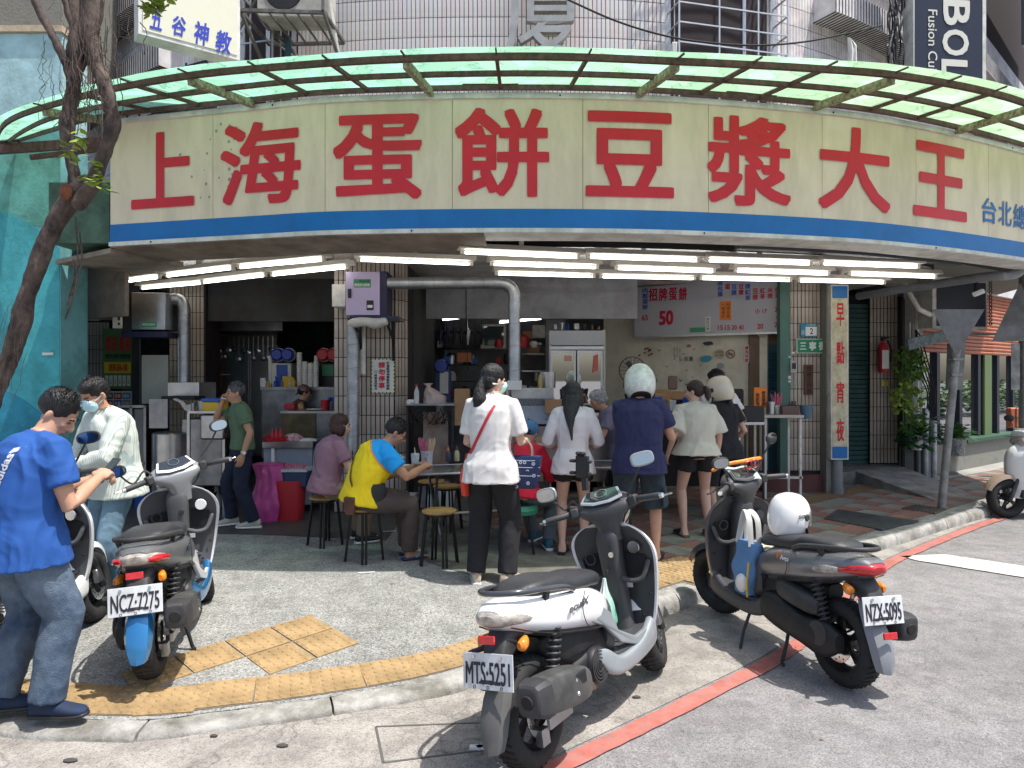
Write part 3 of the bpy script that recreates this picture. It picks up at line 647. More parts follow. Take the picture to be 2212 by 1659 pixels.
def awin(x0, x1, z0, z1, Y0, Y1, split, mats, bars, rails, rackout=.35, nm='window'):
    """window with glass and a projecting grille"""
    a = Vector((x0, Y0, 0)); b = Vector((x1, Y1, 0)); d = (b-a).normalized(); nn = Vector((d.y, -d.x, 0)); Z = Vector((0, 0, 1))
    f = MB()
    for p, q in ((a+Z*z0, b+Z*z0), (a+Z*z1, b+Z*z1), (a+Z*z0, a+Z*z1), (b+Z*z0, b+Z*z1)): f.bar(p+nn*.03, q+nn*.03, .05, .06)
    for s in split: f.bar(a.lerp(b, s)+Z*z0+nn*.03, a.lerp(b, s)+Z*z1+nn*.03, .04, .05)
    wn = f.build(nm, M_alu, bld, smooth=0)
    ss = [0]+list(split)+[1]
    for (s0, s1), m in zip(zip(ss, ss[1:]), mats):
        g = MB(); p, q = a.lerp(b, s0)+nn*.012, a.lerp(b, s1)+nn*.012; g.add([p+Z*z0, q+Z*z0, q+Z*z1, p+Z*z1, p+Z*z0-nn*.01, q+Z*z0-nn*.01, q+Z*z1-nn*.01, p+Z*z1-nn*.01], [(0, 1, 2, 3), (7, 6, 5, 4), (0, 4, 5, 1), (3, 2, 6, 7)]); g.build('pane', m, wn, smooth=0)
    g = MB(); o = nn*rackout
    for i in range(rails+1):
        z = z0+(z1-z0)*i/rails; g.bar(a+Z*z+o, b+Z*z+o, .016); g.bar(a+Z*z, a+Z*z+o, .016); g.bar(b+Z*z, b+Z*z+o, .016)
    for s in bars: g.bar(a.lerp(b, s)+Z*z0+o, a.lerp(b, s)+Z*z1+o, .018)
    for e in (a, b):
        for q in (.33, .66): g.bar(e+Z*z0+o*q, e+Z*z1+o*q, .012)
    g.build('window_grille', M_alu, bld, smooth=0, label='aluminium bar grille over the upstairs window')
awin(1.86, 3.26, 4.95, 8.2, 8.60, 8.95, (.36, .72), (M_glassd, M_glassg, M_tileB), (0, .36, .72, 1), 14)
awin(-3.34, -2.64, 4.9, 8.2, 8.86, 8.68, (.5,), (M_glassd, M_glassg), (0, .3, .6, 1), 9, .5)
# grilled opening on the left street side seen through the tree
mb = MB(); tq = FC.near((345-1106)/1534)
sweep(mb, FC, tq-.2, tq+1.3, [(-.02, 5.0), (-.02, 5.6), (.0, 5.6), (.0, 5.0)]).build('side_window', M_glassd, bld, smooth=0)
mb = MB()
for z in (5.0, 5.15, 5.3, 5.45, 5.6): sweep(mb, FC, tq-.3, tq+1.4, [(-.3, z), (-.3, z+.015), (-.28, z+.015), (-.28, z)])
for k in range(6): q, d, nn = FC.at(tq-.3+k*.34, -.29); mb.bar((q.x, q.y, 4.95), (q.x, q.y, 5.65), .02)
mb.build('side_grille', M_blk, bld, smooth=0, kind='stuff')
# shop storey: ceiling, fascia soffit, columns, walls
CC = Curve([(-5.2, 7.9), (-4.2, 7.3), (-2.47, 6.95), (-1.58, 6.78), (-.03, 6.70), (1.41, 6.78), (3.11, 7.12), (4.2, 7.5), (5.3, 8.1), (5.75, 8.75), (5.85, 9.4)], 10)
mb = MB(); n = 40
vs = []; fs = []
for k in range(n+1):
    q = CC.at(CC.L*k/n, .50 if k > n*.42 else .22)[0]; vs += [(q.x, q.y, 3.07), (-6.4+12.2*k/n, 14.5, 3.29)]
mb.add(vs, [(2*i, 2*i+1, 2*i+3, 2*i+2) for i in range(n)])
o = mb.build('ceiling', M_ceil, bld, smooth=0)
# soffit lip, black strip painting the shade of the gap, inner edge
tb = SG.near((1045-1106)/1534)
mb = MB(); sweep(mb, SG, tb, SG.L, [(.0, 3.05), (.0, 3.062), (.30, 3.05), (.30, 3.038)]); mb.build('soffit_lip', M_paintw, bld, smooth=0)
mb = MB(); sweep(mb, SG, tb-.9, SG.L, [(.28, 3.20), (.28, 3.22), (.95, 3.22), (.95, 3.20)]); mb.build('gap_shade_strip', M_dark, bld, smooth=0)
mb = MB(); sweep(mb, CC, CC.L*.42, CC.L, [(.50, 3.065), (.50, 3.2), (.52, 3.2), (.52, 3.065)]); mb.build('ceiling_edge', M_dark, bld, smooth=0)
mb = MB(); sweep(mb, SG, 0, tb, [(-.0, 3.045), (-.0, 3.06), (.62, 3.01), (.62, 2.995)]); mb.build('soffit_board', M_soft, bld, smooth=0)
q = [(-5.6, 8.2), (-4.04, 7.14), (-3.2, 8.0), (-4.8, 9.3)]
mb = MB(); mb.prism([(-5.05, 7.85), (-4.04, 7.14), (-3.7, 8.0), (-4.5, 8.6)], 2.99, 3.04); mb.build('soffit_board', M_soft, bld, smooth=0)
mb = MB(); mb.box((-5.05, 8.8, 2.78), (.9, .05, .6), rz=-.5); mb.box((-5.35, 9.1, 2.78), (.8, .05, .6), rz=.05); mb.build('soffit_board', M_soft, bld, smooth=0)
# slab over the shop so that sky light stays out
mb = MB(); mb.prism([tuple(SG.at(SG.L*i/30, .24)[0]) for i in range(31)]+[(12, 24), (-14, 24), (-6.2, 9)], 3.30, 3.45); mb.build('floor_slab', M_oldconc, bld, smooth=0)
# columns
def tiled(part, a, b, z0, z1, meshes, ind=True):
    a = Vector(a); b = Vector(b); L_ = (b-a).length; d = (b-a)/L_; ang = math.atan2(d.y, d.x); nn = Vector((d.y, -d.x)); nx = int(L_/(TW+TG)); sp = L_/nx; z = z0+TH/2+.004; mb = MB()
    while z < z1-.02:
        h = min(TH, (z1-z)+TH/2) 
        for i in range(nx):
            p = a+d*sp*(i+.5)+nn*.004
            if ind:
                o = bpy.data.objects.new('tile', random.choice(meshes)); COL.objects.link(o); o.parent = part
                o.matrix_local = wm(part).inverted() @ Matrix.Translation((p.x, p.y, z)) @ Matrix.Rotation(ang+random.uniform(-.006, .006), 4, 'Z')
            else: mb.box((p.x, p.y, z), (TW, .012, TH), rz=ang)
        z += TH+TG
    if not ind: mb.build('tiling', meshes[0].materials[0], part, smooth=0, kind='stuff')
mb = MB(); mb.prism([(-2.13, 8.505), (-1.41, 8.505), (-1.29, 8.72), (-1.29, 9.2), (-2.13, 9.2)], .1, 3.2); col = mb.build('column', M_grout, bld, smooth=0)
tiled(col, (-2.13, 8.5), (-1.41, 8.5), .13, 3.10, tcm); tiled(col, (-1.405, 8.505), (-1.285, 8.72), .13, 3.10, tcm)
mb = MB(); mb.box((4.14, 10.15, 1.75), (.44, .2, 2.88)); col = mb.build('column', M_grout, bld, smooth=0); tiled(col, (3.93, 10.05), (4.36, 10.05), .42, 3.17, tcm)
mb = MB(); mb.box((-4.66, 10.45, 1.63), (.52, .5, 3.05)); col = mb.build('column', M_grout, bld, smooth=0); tiled(col, (-4.92, 10.2), (-4.42, 10.2), .13, 3.15, tcm, False)
mb = MB(); mb.box((-7.05, 12.2, 1.4), (.5, .4, 2.6)); col = mb.build('column', M_grout, bld, smooth=0); tiled(col, (-7.3, 12.0), (-6.8, 12.0), .13, 2.7, tcm, False)
mb = MB(); mb.box((6.11, 11.85, 1.62), (.46, .3, 2.95)); col = mb.build('column', M_grout, bld, smooth=0); tiled(col, (5.88, 11.68), (6.34, 11.68), .33, 3.05, tcm, False)
MB().box((4.0, 10.2, .22), (.95, .5, .3)).build('plinth', mat('red_plinth', (.17, .07, .065), .8, var=.4, vs=6, dirt=.4), bld, bevel=.005)
MB().box((3.83, 10.02, 1.75), (.14, .12, 2.85)).build('green_post', mat('green_painted_post', (.07, .16, .13), .5, var=.15, vs=3), bld)
MB().box((4.46, 10.0, 1.63), (.2, .3, 3.03)).build('grey_post', mat('weathered_grey_post', (.27, .27, .24), .6, var=.3, vs=3, dirt=.4), bld)
# interior walls
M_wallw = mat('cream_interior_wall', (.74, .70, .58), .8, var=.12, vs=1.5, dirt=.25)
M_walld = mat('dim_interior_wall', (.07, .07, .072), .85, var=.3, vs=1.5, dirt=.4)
def wallp(a, b, z0, z1, m, nm='inner_wall', th=.06):
    a = Vector((*a, 0)); b = Vector((*b, 0)); d = b-a; c = (a+b)/2
    return MB().box((c.x, c.y, (z0+z1)/2), (d.length, th, z1-z0), rz=math.atan2(d.y, d.x)).build(nm, m, bld, smooth=0)
wallp((1.55, 11.9), (3.75, 10.42), .1, 3.3, M_wallw)
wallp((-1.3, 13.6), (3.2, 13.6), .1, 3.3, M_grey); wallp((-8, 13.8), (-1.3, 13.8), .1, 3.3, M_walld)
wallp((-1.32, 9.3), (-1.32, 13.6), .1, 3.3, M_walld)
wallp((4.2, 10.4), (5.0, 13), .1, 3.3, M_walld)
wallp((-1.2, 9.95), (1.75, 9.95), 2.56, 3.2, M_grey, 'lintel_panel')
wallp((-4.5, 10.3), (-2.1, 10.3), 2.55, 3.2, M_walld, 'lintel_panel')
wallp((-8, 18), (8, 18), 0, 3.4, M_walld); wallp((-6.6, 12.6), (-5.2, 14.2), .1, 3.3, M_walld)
# shutter door beside the sign
mb = MB(); k = 0
for i in range(34): mb.bar((4.62, 11.55, .34+i*.078), (5.9, 11.75, .34+i*.078), .03, .066)
mb.build('roller_shutter', mat('green_shutter', (.025, .085, .08), .55, var=.2, vs=4, dirt=.3), bld, smooth=0, label='dark green roller shutter beside the vertical sign')
MB().box((5.25, 11.85, 1.6), (1.3, .05, 3)).build('shutter_backing', M_dark, bld)

# ---- ceiling lights
M_hous = mat('cream_light_housing', (.75, .71, .63), .5, var=.1, vs=4)
fix = [('A', 235, 613, 338, 600, 'leftmost tube light of the front left row'), ('C', 371, 595, 491, 581, 'middle tube light of the front left row'), ('E', 534, 576.5, 681, 563, 'tube light nearest the sign on the left, front row beside the bare wavy ceiling'),
 ('B', 319, 622, 423, 613, 'lowest tube light at the far left above the steel machine'), ('D', 447, 609.5, 566, 596, 'tube light of the rear left row, second from its left end'), ('F', 600, 593, 737, 579, 'tube light just left of the purple control box'),
 ('G', 783, 562, 1009, 570, 'tube light hanging in front of the purple control box'), ('H', 1006, 545.6, 1242, 555.6, 'tube light of the front row right behind the edge of the soffit board'), ('I', 1070, 571, 1282, 578, 'tube light above the elbow of the horizontal duct, second row'),
 ('J', 1080, 592, 1275, 597, 'tube light of the rear row nearest the vertical duct'), ('K', 1276, 555.6, 1502, 563, 'second tube light of the front row counted from the soffit board'), ('L', 1335, 580, 1538, 587, 'tube light above the left half of the menu board, second row'),
 ('M', 1305, 598, 1493, 602, 'rear row tube light touching the left end of the menu board'), ('N', 1533, 563, 1745, 570, 'third tube light of the front row counted from the soffit board'), ('O', 1594, 586, 1784, 592, 'tube light above the right half of the menu board, second row'),
 ('P', 1520, 602, 1701, 606, 'rear row tube light over the drink prices of the menu board'), ('Q', 1778, 569.7, 1980, 577, 'rightmost tube light of the front row'), ('R', 1836, 592.6, 2019, 599, 'rightmost tube light of the second row near the grey drain pipe'), ('S', 1732, 607, 1903, 611, 'rightmost tube light of the rear row above the vertical sign')]
fm = None
for key, u0, v0, u1, v1, lab in fix:
    zt = 2.965; Ya = (zt-1.74)*1534/(815-v0); Yb = (zt-1.74)*1534/(815-v1); a = W(u0, v0, Ya); b = W(u1, v1, Yb); a.z = b.z = zt
    c = (a+b)/2; d = b-a; ang = math.atan2(d.y, d.x)
    t = thing('ceiling_light', lab, 'tube light', c, ang, 'fluorescent tube lights under the ceiling')
    if fm is None:
        mb = MB(); mb.prism([(-.09, .0), (-.055, .052), (.055, .052), (.09, .0)], -.64, .64, lambda x, y, s: (s, x, y+.032)); o1 = mb.build('reflector', M_hous, t, True, 0)
        mb = MB(); mb.tube([(-.57, 0, .0), (.57, 0, .0)], .014, 10); o2 = mb.build('tube', M_tube, t, True, 60)
        es = []
        for s in (-1, 1): mb = MB(); mb.box((s*.6, 0, .012), (.035, .03, .06)); es.append(mb.build('end_cap', M_hous, t, True))
        mb = MB(); mb.bar((0, 0, .09), (0, 0, .14), .04); o4 = mb.build('bracket', M_hous, t, True); fm = [o1, o2, *es, o4]
    else:
        for o in fm: c_ = o.copy(); COL.objects.link(c_); c_.parent = t
# ================================================================ STREET SURROUNDINGS
# ---- teal wall at the left
tw = thing('teal_wall', 'tall teal and light blue painted wall at the left edge behind the leaning tree', 'wall', (-8, 7.9, 0))
MB().box((-9.52, 8.15, 2.2), (9, .5, 4.6)).build('wall_lower', M_tealA, tw, smooth=0)
MB().box((-9.52, 8.16, 5.05), (9.0, .46, 1.06)).build('wall_upper', M_tealB, tw, smooth=0)
MB().box((-9.52, 8.15, 5.62), (9.03, .52, .07)).build('coping', mat('buff_render', (.5, .4, .28), .9, var=.3, vs=6, bump=.4, bs=30), tw, smooth=0)
def arc(cx, cz, r, m, x1=-5.03, y=7.897, xm=-9.0):
    P = []; 
    for k in range(41):
        a = PI*k/40; x = cx+r*math.cos(a); z = cz+r*math.sin(a)
        if x < x1 and x > xm and z > .05: P.append((x, z))
    P = [(x1, max(.05, cz+math.sqrt(max(0, r*r-(x1-cx)**2))))]+P+[(max(xm, cx-r), .05), (x1, .05)]
    mb = MB(); mb.prism(P, y, 7.92, lambda a, b, t: (a, t, b)); return mb.build('mural_shape', m, tw, smooth=0)
MB().box((-7.0, 7.8975, 3.95), (3.95, .006, 1.05)).build('mural_shape', M_tealD, tw, smooth=0)
arc(-6.1, 2.2, 1.45, mat('mid_teal_mural', (.07, .40, .45), .85, var=.2, vs=2, bump=.3, bs=25, dirt=.3), y=7.893)
arc(-6.15, .35, 1.35, M_tealC, y=7.889)
MB().box((-9.8, 9.2, 8.5), (8.7, 1.2, 6.2)).build('old_wall', M_oldconc, None)
o = bpy.data.objects['old_wall']; tag(o, 'old dark grey concrete building rising above the teal wall', 'building'); 
mb = MB(); mb.box((-5.15, 7.885, 2.0), (.12, .02, .03), rz=0); mb.build('white_bracket', M_paintw, tw)
# distant block down the left street
fb = thing('distant_block', 'pale beige block far down the side street at the left', 'building', (-17, 24, 0))
MB().box((-17, 26, 5), (9, 4, 10)).build('block_wall', mat('beige_render', (.62, .54, .42), .85, var=.1, vs=1), fb, smooth=0)
for i in range(4):
    for k in range(3): MB().box((-20+2*i, 23.98, 2+2.8*k), (1.1, .06, 1.3)).build('window', M_glassd, fb, smooth=0)
MB().box((-16.0, 23.5, 3.3), (7, 1.0, .25)).build('awning', M_paintw, fb)
# ---- hanging lightbox sign
M5 = Pl((-3.43, 6.52, 4.9), math.atan2(.56, .72))
s5 = thing('lightbox_sign', 'projecting white lightbox sign with four blue brush characters above the canopy', 'sign', (-3.43, 6.52, 4.9))
wd = Vector((.72, .56)).length
panel(M5, (0, 0, wd, 2.6), M_paintw, s5, 'sign_case', th=.2, out=-.004); panel(M5, (.035, .04, wd-.03, 2.56), mat('cream_lightbox', (.72, .70, .56), .4, var=.06, vs=3, dirt=.12), s5, 'sign_face', th=.01, out=.004)
M_bl2 = mat('blue_brush_ink', (.02, .04, .42), .5)
for ch, u0, v0, u1, v1 in (('五', 323, 23, 350, 61), ('谷', 371, 40, 401, 74), ('神', 419, 53, 452, 94), ('教', 465, 73, 500, 111)):
    text(ch, M_bl2, s5, M5, bx(M5, u0, v0, u1, v1), bold=.022, out=.008, name='character', shear=.15)
# ---- black vertical restaurant sign
M6 = Pl((5.0, 8.9, 4.6), .12)
s6 = thing('vertical_banner_sign', 'dark vertical sign with big white letters turned sideways at the upper right', 'sign', (5.0, 8.9, 4.6))
b6 = bx(M6, 1975, -330, 2122, 215); panel(M6, b6, mat('dark_navy_panel', (.018, .022, .04), .35), s6, 'sign_panel', th=.2)
panel(M6, (b6[2], b6[1], b6[2]+.05, b6[3]), M_paintw, s6, 'side_trim', th=.21, out=.004); panel(M6, (b6[0]-.012, b6[1], b6[0], b6[3]), M_paintw, s6, 'side_trim', th=.2, out=.003)
M_let = mat('cream_letters', (.68, .66, .58), .5)
def rtext(s, u0, v0, u1, v1, bold, **k):
    B = bx(M6, u0, v0, u1, v1); w_, h_ = B[2]-B[0], B[3]-B[1]
    return text(s, M_let, s6, M6, (0, 0, h_, w_), bold=bold, out=.006, warp=lambda x, y: (B[0]+y, B[3]-x), **k)
rtext('B', 2037, 2, 2094, 54, .02, name='letter'); rtext('O', 2035, 66, 2092, 119, .02, name='letter'); rtext('L', 2033, 131, 2089, 176, .02, name='letter')
rtext('Fusion Cui', 2004, 22, 2024, 152, .006)
# ---- metal character on the facade
mb = MB(); vs, fs = text_geo('廈', .03, 4); a0 = min(v.x for v in vs); a1 = max(v.x for v in vs); c0 = min(v.y for v in vs); c1 = max(v.y for v in vs)

for i, (ex, ey) in enumerate(((0, 0), (.008, .006), (-.008, -.006))): mb.add([(-.08+.88*(v.x-a0)/(a1-a0)+ex, 8.22-.0006*i, 5.42+1.25*(v.y-c0)/(c1-c0)+ey) for v in vs], fs)
o = mb.build('metal_character', mat('dull_steel_letter', (.40, .39, .36), .45, .6, var=.2, vs=5), None, smooth=0); q = o.modifiers.new('s', 'SOLIDIFY'); q.thickness = .09; q.offset = 0; tag(o, 'large brushed metal character standing off the tiled facade above the canopy', 'lettering')
for x in (.1, .6): MB().bar((x, 8.22, 5.7), (x, 8.5, 5.7), .02).build('stand_off', M_blk, o)
# ---- air conditioner rack upstairs left
ac = thing('air_conditioner', 'air conditioner on a rusty angle iron rack at the upper left of the facade', 'air conditioner', (-2.5, 8.2, 5.8))
mb = MB(); c = [(-2.95, 7.7), (-2.05, 7.75), (-2.0, 8.45), (-2.9, 8.5)]
for z in (5.72,):
    for a, b in zip(c, c[1:]+c[:1]): mb.bar((*a, z), (*b, z), .035)
    for k in range(1, 6): f = k/6; mb.bar((c[0][0]+(c[1][0]-c[0][0])*f, 7.72, z), (c[3][0]+(c[2][0]-c[3][0])*f, 8.48, z), .018)
for x in (-2.95, -2.05): mb.bar((x, 7.7, 5.72), (x+.1, 8.5, 5.2), .03); mb.bar((x, 7.7, 5.72), (x, 7.7, 6.5), .03)
mb.bar((-3.3, 7.9, 6.3), (-2.4, 8.5, 5.4), .03); mb.bar((-3.35, 8.0, 5.2), (-2.7, 8.0, 6.3), .03)
mb.build('rack', mat('grey_rusty_iron', (.17, .16, .15), .6, .5, var=.4, vs=14), ac, smooth=0)
MB().box((-2.45, 8.1, 6.05), (.8, .34, .56)).build('casing', mat('faded_casing', (.5, .49, .45), .6, dirt=.4), ac, bevel=.01)
MB().lathe([(.0, 0), (.2, 0), (.21, .01), (.19, .02), (0, .02)], (-2.55, 7.92, 6.05), 'Y').build('fan_grille', M_blk, ac)
mb = MB(); mb.tube([(-2.12, 7.95, 6.9), (-2.1, 7.97, 6.1), (-2.06, 8.1, 5.75), (-2.02, 8.25, 5.45), (-1.98, 8.3, 4.4)], [.055, .05, .045, .03, .03], 10); mb.build('white_duct', M_paintw, ac)
MB().tube([(-2.62, 8.3, 5.7), (-2.62, 8.32, 4.4)], .035, 8).build('drain_pipe', mat('teal_pipe', (.02, .07, .09), .5), ac)
# ---- overhead cables
mb = MB(); P = []
for k in range(25):
    f = k/24; P.append(W(1225+480*f, 0+0*f+138*f-48*f*f*0+(-30)*math.sin(f*PI)*-.4, 7.6+.3*f))
P = [W(u, v, y) for u, v, y in ((1215, -6, 7.2), (1330, 45, 7.3), (1440, 78, 7.4), (1540, 93, 7.5), (1640, 98, 7.6), (1740, 90, 7.8), (1830, 72, 8.1), (1905, 55, 8.6))]
mb.tube([tuple(p) for p in catmull([tuple(p) for p in P], 5)], .010, 6); o = mb.build('overhead_cable', M_dark); tag(o, 'black cable sagging across the upper facade windows to the right', 'cable')
o = thing('cable_bundle', 'tangled bundle of black cables running up beside the dark vertical sign', 'cables', (4.9, 9.2, 5))
random.seed(8)
for k in range(16):
    mb = MB(); u = 1926+random.uniform(-6, 24); pts = [W(u+random.uniform(-7, 7), -20+30*j, 9.0+random.uniform(-.1, .15)) for j in range(8)]
    mb.tube([tuple(p) for p in catmull([tuple(p) for p in pts], 3)], random.uniform(.006, .013), 5); mb.build('cable', M_blk if k % 3 else mat('grey_cable', (.2, .2, .2), .6), o)
mb = MB(); mb.tube([W(1837, 148, 8.9), W(1838, 110, 8.9), W(1835, 84, 8.9), W(1846, 100, 8.9), W(1848, 140, 8.9)], [.03, .035, .03, .025, .02], 8); o = mb.build('wrapped_pipe', M_paintw); tag(o, 'pipe wrapped in white plastic poking up behind the canopy at the right', 'pipe')
mb = MB(); mb.box(tuple(W(1455, 110, 8.2)), (.06, .12, .16)); o = mb.build('camera_stub', M_paintw, bevel=.01); tag(o, 'small white bracket box beside the large metal character', 'bracket')
# barred window on the far right upper wall
o = thing('barred_window', 'barred upstairs window on the tiled wall right of the dark vertical sign', 'window', (7, 11, 6))
M7 = Pl((6.5, 10.9, 5.2), .75); B = bx(M7, 2165, -60, 2260, 110); panel(M7, B, M_glassd, o, 'pane', th=.05, out=.35)
mb = MB(); mb.M = M7
for k in range(5): x = B[0]+(B[2]-B[0])*k/4; mb.bar((x, B[1]-.1, .5), (x, B[3], .5), .018)
for k in range(5): y = B[1]+(B[3]-B[1])*k/4; mb.bar((B[0]-.2, y, .5), (B[2], y, .5), .018)
mb.bar((B[0]-.05, B[1]-.3, .45), (B[0]-.05, B[1]+.1, .45), .06); mb.bar((B[0]+.25, B[1]-.5, .45), (B[0]+.25, B[1]+.1, .45), .05); mb.bar((B[0]-.1, B[1]+.02, .45), (B[0]+.5, B[1]+.02, .45), .05)
mb.build('bars', M_blk, o, smooth=0)
# ---- vertical sign box by the door
s8 = thing('vertical_shop_sign', 'narrow vertical cream shop sign with four red characters and blue ends', 'sign', (4.5, 9.75, .6))
M8 = Pl((4.36, 9.75, 0), 0); B = bx(M8, 1795, 615, 1833, 993)
panel(M8, B, M_paintw, s8, 'sign_case', th=.16); fx = (B[0]+.018, B[1]+.02, B[2]-.018, B[3]-.02); panel(M8, fx, mat('cream_sign_b', (.66, .60, .42), .5, var=.1, vs=5, dirt=.35, ds=6), s8, 'sign_face', th=.01, out=.006)
panel(M8, (fx[0], fx[3]-.165, fx[2], fx[3]), M_blue, s8, 'blue_band', th=.01, out=.008); panel(M8, (fx[0], fx[1], fx[2], fx[1]+.16), M_blue, s8, 'blue_band', th=.01, out=.008)
for ch, v0, v1 in (('早', 655, 704), ('點', 738, 786), ('宵', 824, 871), ('夜', 905, 953)): text(ch, M_red, s8, M8, bx(M8, 1806, v0, 1823, v1), bold=.03, out=.011, name='character')
MB().cyl((4.5, 9.83, .1), (4.5, 9.83, .62), .07).build('post', mat('grey_downpipe', (.2, .21, .22), .6, var=.2), s8)
MB().cyl((4.5, 9.83, .1), (4.5, 9.83, .22), .085).build('post_collar', mat('grey_downpipe', (.2, .2, .2)), s8)
# ---- signs on the right tiled column
def small_sign(nm, lab, u0, v0, u1, v1, Y, m, border=None, th=.02, cat='sign', bev=.003):
    M = Pl((0, Y, 0), 0); B = bx(M, u0, v0, u1, v1); t = thing(nm, lab, cat, ((B[0]+B[2])/2, Y, B[1]))
    panel(M, B, border or m, t, 'plate', th=th, bevel=0); e = .008
    if border: panel(M, (B[0]+e, B[1]+e, B[2]-e, B[3]-e), m, t, 'face', th=.004, out=.003)
    return t, M, B
M_grn = mat('street_sign_green', (.01, .22, .10), .4); M_wht = mat('white_print', (.8, .8, .78), .5); M_inkb = mat('dark_ink', (.02, .02, .03), .6); M_orng = mat('orange_card', (.75, .22, .04), .7, var=.1)
t, M, B = small_sign('street_name_sign', 'green street name sign with three white characters on the tiled column', 1721, 732, 1787, 763, 9.98, M_grn, M_wht)
for i, ch in enumerate('三寧街'): text(ch, M_wht, t, M, bx(M, 1727+20.5*i, 738, 1742+20.5*i, 757), bold=.02, out=.007)
t, M, B = small_sign('house_number_plate', 'small blue house number plate reading 2 above the green street sign', 1730, 699, 1766, 727, 9.99, mat('plate_blue', (.02, .25, .38), .4))
panel(M, bx(M, 1740, 706, 1764, 725), M_wht, t, 'number_panel', th=.004, out=.004); text('2', M_inkb, t, M, bx(M, 1749, 709, 1756, 722), bold=.01, out=.008)
text('三寧街', M_wht, t, M, bx(M, 1742, 700, 1762, 704), out=.003); text('大同區', M_wht, t, M, bx(M, 1731.5, 712, 1738, 722), out=.003, vertical=True)
t, M, B = small_sign('wooden_plaque', 'narrow weathered wooden plaque with faint dark characters under the green street sign', 1738, 788, 1757, 853, 10.0, mat('plaque_wood', (.12, .055, .03), .7, var=.4, vs=20, sx=(1, 1, 5)), cat='plaque')
for i, ch in enumerate('恆達工作室'): text(ch, M_inkb, t, M, bx(M, 1742, 791+12*i, 1753, 801+12*i), bold=.02)
t, M, B = small_sign('intercom', 'grey doorbell intercom box on the dark green post', 1708, 779, 1722, 805, 9.93, mat('intercom_grey', (.35, .36, .35), .5), th=.05, cat='intercom')
panel(M, bx(M, 1711, 784, 1719, 797), M_inkb, t, 'screen', th=.006, out=.004)
for k, (v, c) in enumerate(((815, (.6, .7, .6)), (824, (.1, .35, .3)), (812, (.7, .7, .7)), (833, (.1, .4, .35)), (822, (.65, .65, .65)), (760, (.6, .7, .7)), (769, (.3, .5, .6)))): 
    u = 1703+8*(k % 2); o = panel(Pl((0, 9.955, 0)), bx(Pl((0, 9.955, 0)), u, v, u+6, v+4), mat('label_%d' % k, c, .6), None, 'sticker', th=.004); tag(o, ['pale green sticker upper left of a cluster on the green post', 'teal sticker right of the cluster on the green post', 'white sticker at the top left of the lower cluster', 'dark teal sticker lowest on the green post cluster', 'grey white sticker in the middle of the post cluster', 'pale sticker just above the intercom', 'blue sticker directly above the intercom'][k], 'sticker')
# no parking notice on the middle column
t, M, B = small_sign('parking_notice', 'white no parking notice with yellow black striped border on the middle column', 802, 775, 852, 849, 8.48, mat('pale_notice', (.66, .68, .62), .5), mat('yellow_border', (.75, .62, .06), .5), th=.006)
mb = MB(); mb.M = M; e = .014
for k in range(30):
    f = k/30; L2 = 2*((B[2]-B[0])+(B[3]-B[1])); s = f*L2; wB, hB = B[2]-B[0], B[3]-B[1]
    if s < wB: x, y = B[0]+s, B[1]+.004
    elif s < wB+hB: x, y = B[2]-.004, B[1]+s-wB
    elif s < 2*wB+hB: x, y = B[2]-(s-wB-hB), B[3]-.004
    else: x, y = B[0]+.004, B[3]-(s-2*wB-hB)
    mb.box((x, y, .0045), (.014, .014, .002), rz=.6)
mb.build('stripe', M_inkb, t, smooth=0, kind='stuff')
text('請勿停車', M_red, t, M, bx(M, 818, 781, 832, 840), vertical=True, bold=.035, out=.008); text('紅線區域為重點取締區', M_inkb, t, M, bx(M, 835, 781, 842, 842), vertical=True, bold=.02, out=.008); text('感謝您的配合', M_inkb, t, M, bx(M, 809, 808, 815, 842), vertical=True, bold=.02, out=.008)
mb = MB(); mb.M = M; c_ = onp(M, 812, 803); mb.lathe([(.014, 0), (.018, 0), (.018, .002), (.014, .002)], (c_[0], c_[1], .006), n=16); mb.build('prohibition_ring', M_inkb, t)
# ---- neighbouring shopfront, right
NA, NB = Vector((6.43, 11.4)), Vector((12.2, 15.9)); nd = (NB-NA).normalized(); ny = math.atan2(nd.y, nd.x); MN = Pl((NA.x, NA.y, 0), ny)
ns = thing('neighbour_shop', 'neighbouring shopfront with a brick orange roller shutter over dark framed glass', 'shopfront', (NA.x, NA.y, 0))
M_osh = mat('orange_shutter', (.42, .13, .06), .5, var=.15, vs=4, dirt=.2)
for i in range(24):
    mb = MB(); mb.M = MN; y = 2.16+i*.066; mb.prism([(-.0, 0), (.02, .012), (.026, .035), (.01, .060), (0, .062)], 0, 7.2, lambda a, b, s, y=y: (s-.05, y+b, a)); mb.build('shutter_slat', M_osh, ns, smooth=0)
panel(MN, (1.9, 3.28, 7.5, 5.5), mat('white_fascia', (.62, .62, .62), .6, dirt=.2), ns, 'fascia', th=.3, out=.1)
panel(MN, (-.1, 3.7, 1.9, 4.4), M_oldconc, ns, 'fascia', th=.1, out=.05)
panel(MN, (-.05, 0, 7.2, .62), M_oldconc, ns, 'sill_wall', th=.3, out=.12); panel(MN, (1.7, .60, 7.2, .66), mat('green_ledge', (.03, .08, .05), .6), ns, 'sill', th=.34, out=.2)
M_refl = mat('reflective_glass', (.02, .025, .025), .015, spec=1.0, ior=3.2)
M_frm = mat('navy_frame', (.012, .014, .03), .45)
xs = [.25, 1.0, 1.95, 2.8, 3.75, 4.6, 5.6, 7.0]
for a, b in zip(xs, xs[1:]): panel(MN, (a+.03, .66, b-.03, 2.16), M_refl, ns, 'glass_pane', th=.012, out=-.06)
for x in xs: panel(MN, (x-.06, .62, x+.06, 2.17), M_frm, ns, 'window_post', th=.1, out=.0)
